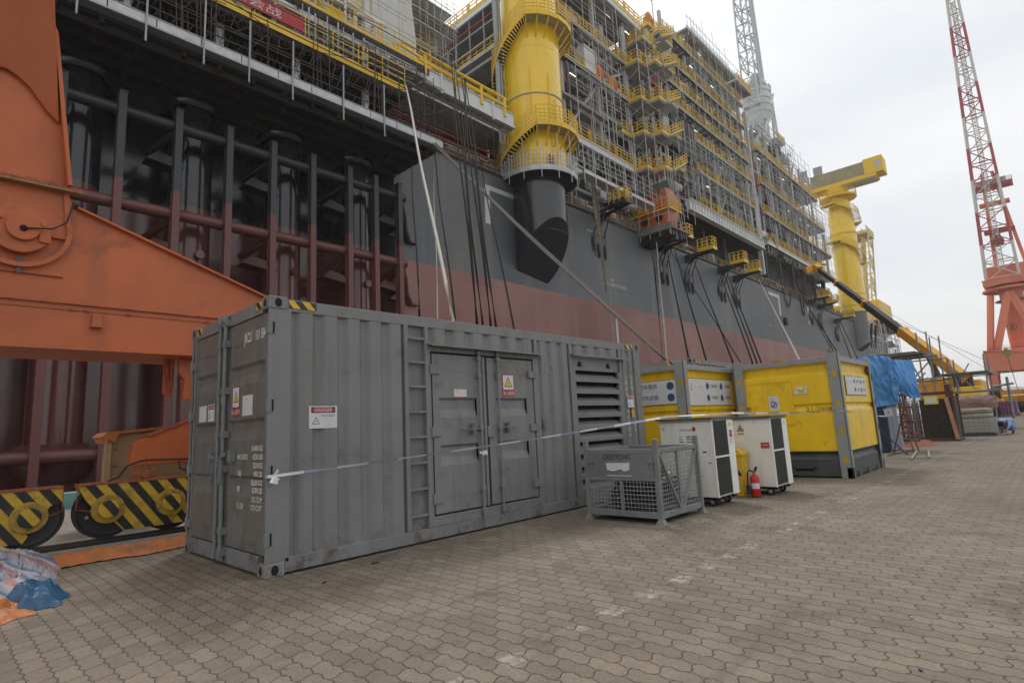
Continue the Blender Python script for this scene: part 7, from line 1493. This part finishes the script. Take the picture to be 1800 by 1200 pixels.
for x in (58.5, 60, 64, 66, 69, 71):
    for y in (-1.1, 1.9): MC.part(MB().lathe([(0,-.18),(.45,-.18),(.5,-.1),(.5,.1),(.45,.18),(0,.18)], (x, y, .5), 16, 'y'), 'wheel', rubber, smooth=True)
for k in range(2): p1 = b0+bd*(.02)+Vector((3, -2.0, .2)); MC.part(MB().tube(b0+bd*(.58-.2*k)+Vector((0,0,.6)), p1+Vector((2*k,-1.2*k,0)), .022, 4), 'stay_cable', steel)
# hook block near the yellow container roof
HB = T('hook_block', 'small black and yellow crane hook block hanging above the yellow container', 'hook block', (75, 12, 3)); hp = Vector(sy(1452, 620, 20))
hbo = MB().lathe([(0,-.55),(.5,-.5),(.62,0),(.5,.5),(0,.55)], tuple(hp), 16, 'y'); HB.part(hbo, 'sheave', hazard_b); HB.part(MB().path([tuple(hp-Vector((0,0,.5))), tuple(hp-Vector((.2,0,1.0))), tuple(hp-Vector((-.2,0,1.3)))], .12, 6), 'hook', rubber); HB.part(MB().tube(tuple(hp+Vector((0,0,.5))), tuple(hp+Vector((1,8,24))), .06, 5), 'hoist_rope', rope_b)

# ================================================================ FAR YARD THINGS
def far_truck(x, y, rz, label, boom):
    K = T('truck_crane', label, 'truck', (x, y, 0), 'crane trucks parked far along the quay', rz, real=(x, y, 0)); K.o = (0, 0, 0)
    K.part(MB().box(-5, 5, -1.2, 1.2, .8, 1.4), 'chassis', dark_g); K.part(MB().prism([(-5,1.4),(-5,2.0),(-4.6,2.9),(-3,2.9),(-3,1.4)], 'y', -1.2, 1.2), 'cab', mc_y, bevel=.06); K.part(MB().box(-5.02,-4.7,-1.0,1.0,2.0,2.7), 'windscreen', black); K.part(MB().box(-4.5,-3.3,-1.22,-1.18,2.0,2.7), 'side_window', black)
    K.part(MB().box(-2.6, 4.8, -1.15, 1.15, 1.4, 2.2), 'deck_body', mc_y, bevel=.06); K.part(MB().beam((3.5,0,2.6),(-6,.2,boom),.6), 'boom', mc_y, bevel=.05); K.part(MB().tube((1,-.7,2.4),(1,.7,2.4),.5,12), 'winch', dark_m)
    for a in (-4, -2, 2, 3.6): 
        for b_ in (-1.05, 1.05): K.part(MB().lathe([(0,-.16),(.45,-.16),(.5,0),(.45,.16),(0,.16)], (a, b_, .5), 12, 'y'), 'wheel', rubber)
far_truck(96, -.4, R(80), 'amber crane truck parked far along the quay, left of the other', 2.7); far_truck(92, -3.6, R(10), 'amber truck with dark windows at the right edge of the picture', 2.9)
BU = T('pipe_bundle', 'bundle of pipes wrapped in red and blue striped sheeting far along the quay', 'bundle', (70, -1.8, 0)); st_m = stripes('bundle_stripes', (.32,.05,.08), (.08,.1,.3), (0, 1, .35), .24, .6, .2)
for r_ in range(5):
    for c_ in range(6): BU.part(MB().tube((69.6, -2.4+c_*.25, .3+r_*.26), (73, -2.4+c_*.25, .3+r_*.26), .14, 8), 'wrapped_pipe', st_m, smooth=True)
BU.part(MB().box(69.5, 73, -2.6, -.9, .0, .16), 'sleeper', wood)
LM = T('pipe_rack', 'low dark rack of pipes lying beside the striped bundle', 'pipes', (74, -3, 0))
for i in range(7): LM.part(MB().tube((72, -2.9-i*.25, .25+(i%2)*.2), (80, -3.1-i*.25, .25+(i%2)*.2), .12, 8), 'pipe', rr.choice([dark_m, steel, mc_y]))
SP2 = T('cable_drum_stand', 'dark cable drum on a yellow stand beyond the scaffold frame', 'cable drum', (72, -.6, 0)); SP2.part(MB().lathe([(0,-.8),(.75,-.8),(.75,-.65),(.45,-.6),(.45,.6),(.75,.65),(.75,.8),(0,.8)], (72,-.6,2.35), 18, 'y'), 'drum', M('drum_brown', (.07,.05,.04), .8)); SP2.part(MB().box(70.5, 74, -1.5, .6, .2, 1.7), 'stand', mc_y, bevel=.05)
POL = T('fence_post_row', 'grey posts with a rail beyond the scaffold frames', 'fence', (66, -1.5, 0)); POL.part(MB().tube((60,-2.6,0),(60,-2.6,3.4),.1,8), 'post', scaf); POL.part(MB().tube((62,-1.4,2.7),(62,-2.9,2.9),.1,8), 'rail', scaf)

# ================================================================ RED AND WHITE PORTAL CRANE (number 8)
pc = M('portal_orange', (.72,.2,.1), .5, var=.08, scale=.15); pr_ = M('jib_red', (.36,.035,.05), .5, var=.1); pw_ = M('jib_white', (.55,.52,.48), .5, var=.1)
PX = 245
PC = T('portal_crane', 'tall orange portal crane numbered 8 with a red and white lattice jib, far right', 'crane', (PX+8, 0, 0))
def pb(y0, y1, z0, z1, d0=0, d1=1.5): return MB().box(PX+d0, PX+d1, min(y0, y1), max(y0, y1), z0, z1)
yl, yr = 8.9, -8.2
for y in (yl, yr):
    for d in (0, 15): PC.part(MB().add([(PX+d+a, y+b_*(1 if z else .55)+(0 if z else (.0)), z*11.9) for z in (0, 1) for a, b_ in ((0,-1.3),(2,-1.3),(2,1.3),(0,1.3))], [(3,2,1,0),(4,5,6,7),(0,1,5,4),(1,2,6,5),(2,3,7,6),(3,0,4,7)]), 'portal_leg', pc)
    PC.part(MB().box(PX+2, PX+15, y-1.2, y+1.2, 12, 16), 'portal_side_beam', pc)
for d in (0, 15): PC.part(pb(yr-1.3, yl+1.3, 11.9, 16.3+ (2.6 if d == 0 else 0), d, d+2), 'portal_beam', pc, bevel=.1)
PC.part(MB().prism([(yr-1.3,16.3),(yl+1.3,19.0),(yl+1.3,19.2),(yr-1.3,16.6)], 'x', PX-.4, PX+16), 'portal_deck', pc)
px0, px1 = PX+4, PX+12
def leg(a, b_, r_=.75): return MB().tube(a, b_, r_, 10)
PC.part(leg((PX+1, 8.4, 17.5), (PX+5, 5.9, 38.0), 1.0), 'stay_leg', pc, smooth=True); PC.part(leg((PX+1, yr, 17), (PX+5, -3.8, 38), 1.0), 'stay_leg', pc, smooth=True)
PC.part(MB().beam((PX+1, 7.0, 17.5), (PX+4, 1.2, 38.4), 1.5, 1.8), 'diagonal_leg', pc); PC.part(MB().beam((PX+1, -5.4, 17), (PX+4, .6, 38.4), 1.5, 1.8), 'diagonal_leg', pc)
mb = MB(); mb.lathe([(2.6, 17.2), (2.9, 24), (3.2, 37.5)], (PX+9, .6, 0), 24); PC.part(mb, 'pedestal', pc, smooth=True); PC.part(MB().lathe([(3.2,37.5),(3.2,41)], (PX+9,.6,0), 20), 'slew_column', pc, smooth=True)
PC.part(MB().lathe([(3.4,35.6),(4.6,35.8),(4.6,36.2),(3.4,36.3)], (PX+9,.6,0), 20), 'service_ring', pr_)
PC.part(MB().lathe([(7.2,39.4),(7.6,39.7),(7.4,40.3),(3,40.9)], (PX+9,.6,0), 32), 'slew_platform', pc, smooth=True)
PC.part(MB().box(PX+1.5, PX+17, -6.5, 7.2, 41.0, 42.6), 'turntable', pc, bevel=.1); PC.part(MB().prism([(7.4,43.0),(-6.5,43.0),(-6.5,42.4),(6.2,40.6),(7.0,41.2)], 'x', PX+1.2, PX+4), 'turntable_edge', pc)
PC.part(MB().box(PX+6, PX+17, -6.2, 6.4, 43, 48.2), 'machinery_house', pc, bevel=.15)
nb = MB(); c8 = Vector((PX+5.9, 1.9, 26.7)); 
for i in range(24): a0, a1 = 2*math.pi*i/24, 2*math.pi*(i+1)/24; nb.beam(c8+Vector((0, 1.25*math.cos(a0), 1.25*math.sin(a0))), c8+Vector((0, 1.25*math.cos(a1), 1.25*math.sin(a1))), .14)
text_mb('8', (c8.x, c8.y, c8.z-.75), Lr, Lu, 1.5, .02, 'CENTER', nb); PC.part(nb, 'lettering', ink)
PC.part(rails(MB(), (PX, yr, 19), (PX, yl, 19.3), 1.2, 2.2, .04, gate=0), 'handrail', pr_)
jm = [pw_, pr_]
lattice(PC, (PX+2, 1.8, 43.2), (PX+2, 1.2, 160), 8.6, 2.4, 4.5, 1.6, 20, .42, jm, (0, 1, 0), names=('jib_chord', 'jib_lacing'), band=lambda i: (0 if i in (0, 1) else (1 if ((i-2)//2) % 2 == 0 else 0)), cr=.42)
# A-frame and ladder seen through the jib
for y in (-4.6, 3.2): PC.part(MB().beam((PX+9, y, 48), (PX+7, y*.35+1.2, 82), 1.0), 'a_frame', pc)
for z in (60, 70, 78): PC.part(MB().box(PX+6, PX+9, -3.6, 4.6, z, z+1.0), 'a_frame_tie', pr_ if z != 70 else pc)
PC.part(MB().box(PX+5, PX+10, -5.2, 5.4, 76, 77), 'service_platform', pr_); PC.part(rails(MB(), (PX+5, -5.2, 77), (PX+5, 5.4, 77), 1.4, 2, .1, gate=0), 'handrail', pw_)
ld = MB()
for i in range(150): ld.box(PX+3.6, PX+3.9, .9, 2.3, 46+i*.68, 46.22+i*.68)
for q in (.9, 2.3): ld.tube((PX+3.7, q, 46), (PX+3.7, q*.8, 148), .14, 5)
PC.part(ld, 'ladder', pw_); PC.part(MB().lathe([(0,54.5),(1.6,55),(1.9,56.6),(1.1,58.6),(0,59)], (PX+5,1.5,0), 14), 'sheave_block', M('block_brown', (.25,.07,.04), .7))
hk = Vector(on_x(1769, 618, PX-6)); PC.part(MB().prism([(hk.y-1.1,hk.z),(hk.y,hk.z+1.4),(hk.y+1.1,hk.z),(hk.y+.8,hk.z-1.2),(hk.y,hk.z-1.6),(hk.y-.8,hk.z-1.2)], 'x', hk.x-.6, hk.x+.6), 'hook_block', hazard_b); PC.part(MB().tube(tuple(hk-Vector((0,0,1.4))), (hk.x, hk.y-1.2, 4), .09, 5), 'hoist_rope', rope_b)
# haze: one box of thin air round everything on the ground
hz = bpy.data.materials.new('haze_air'); hz.use_nodes = True; t = hz.node_tree; t.nodes.clear(); ho = t.nodes.new('ShaderNodeOutputMaterial'); pv = t.nodes.new('ShaderNodeVolumePrincipled')
pv.inputs['Color'].default_value = (1, 1, 1, 1); pv.inputs['Density'].default_value = .0003; t.links.new(pv.outputs[0], ho.inputs['Volume'])
tag(MB().box(-80, 3600, -2560, 2560, -12, 168).build('haze', hz), None, kind='stuff')
bpy.context.view_layer.update()
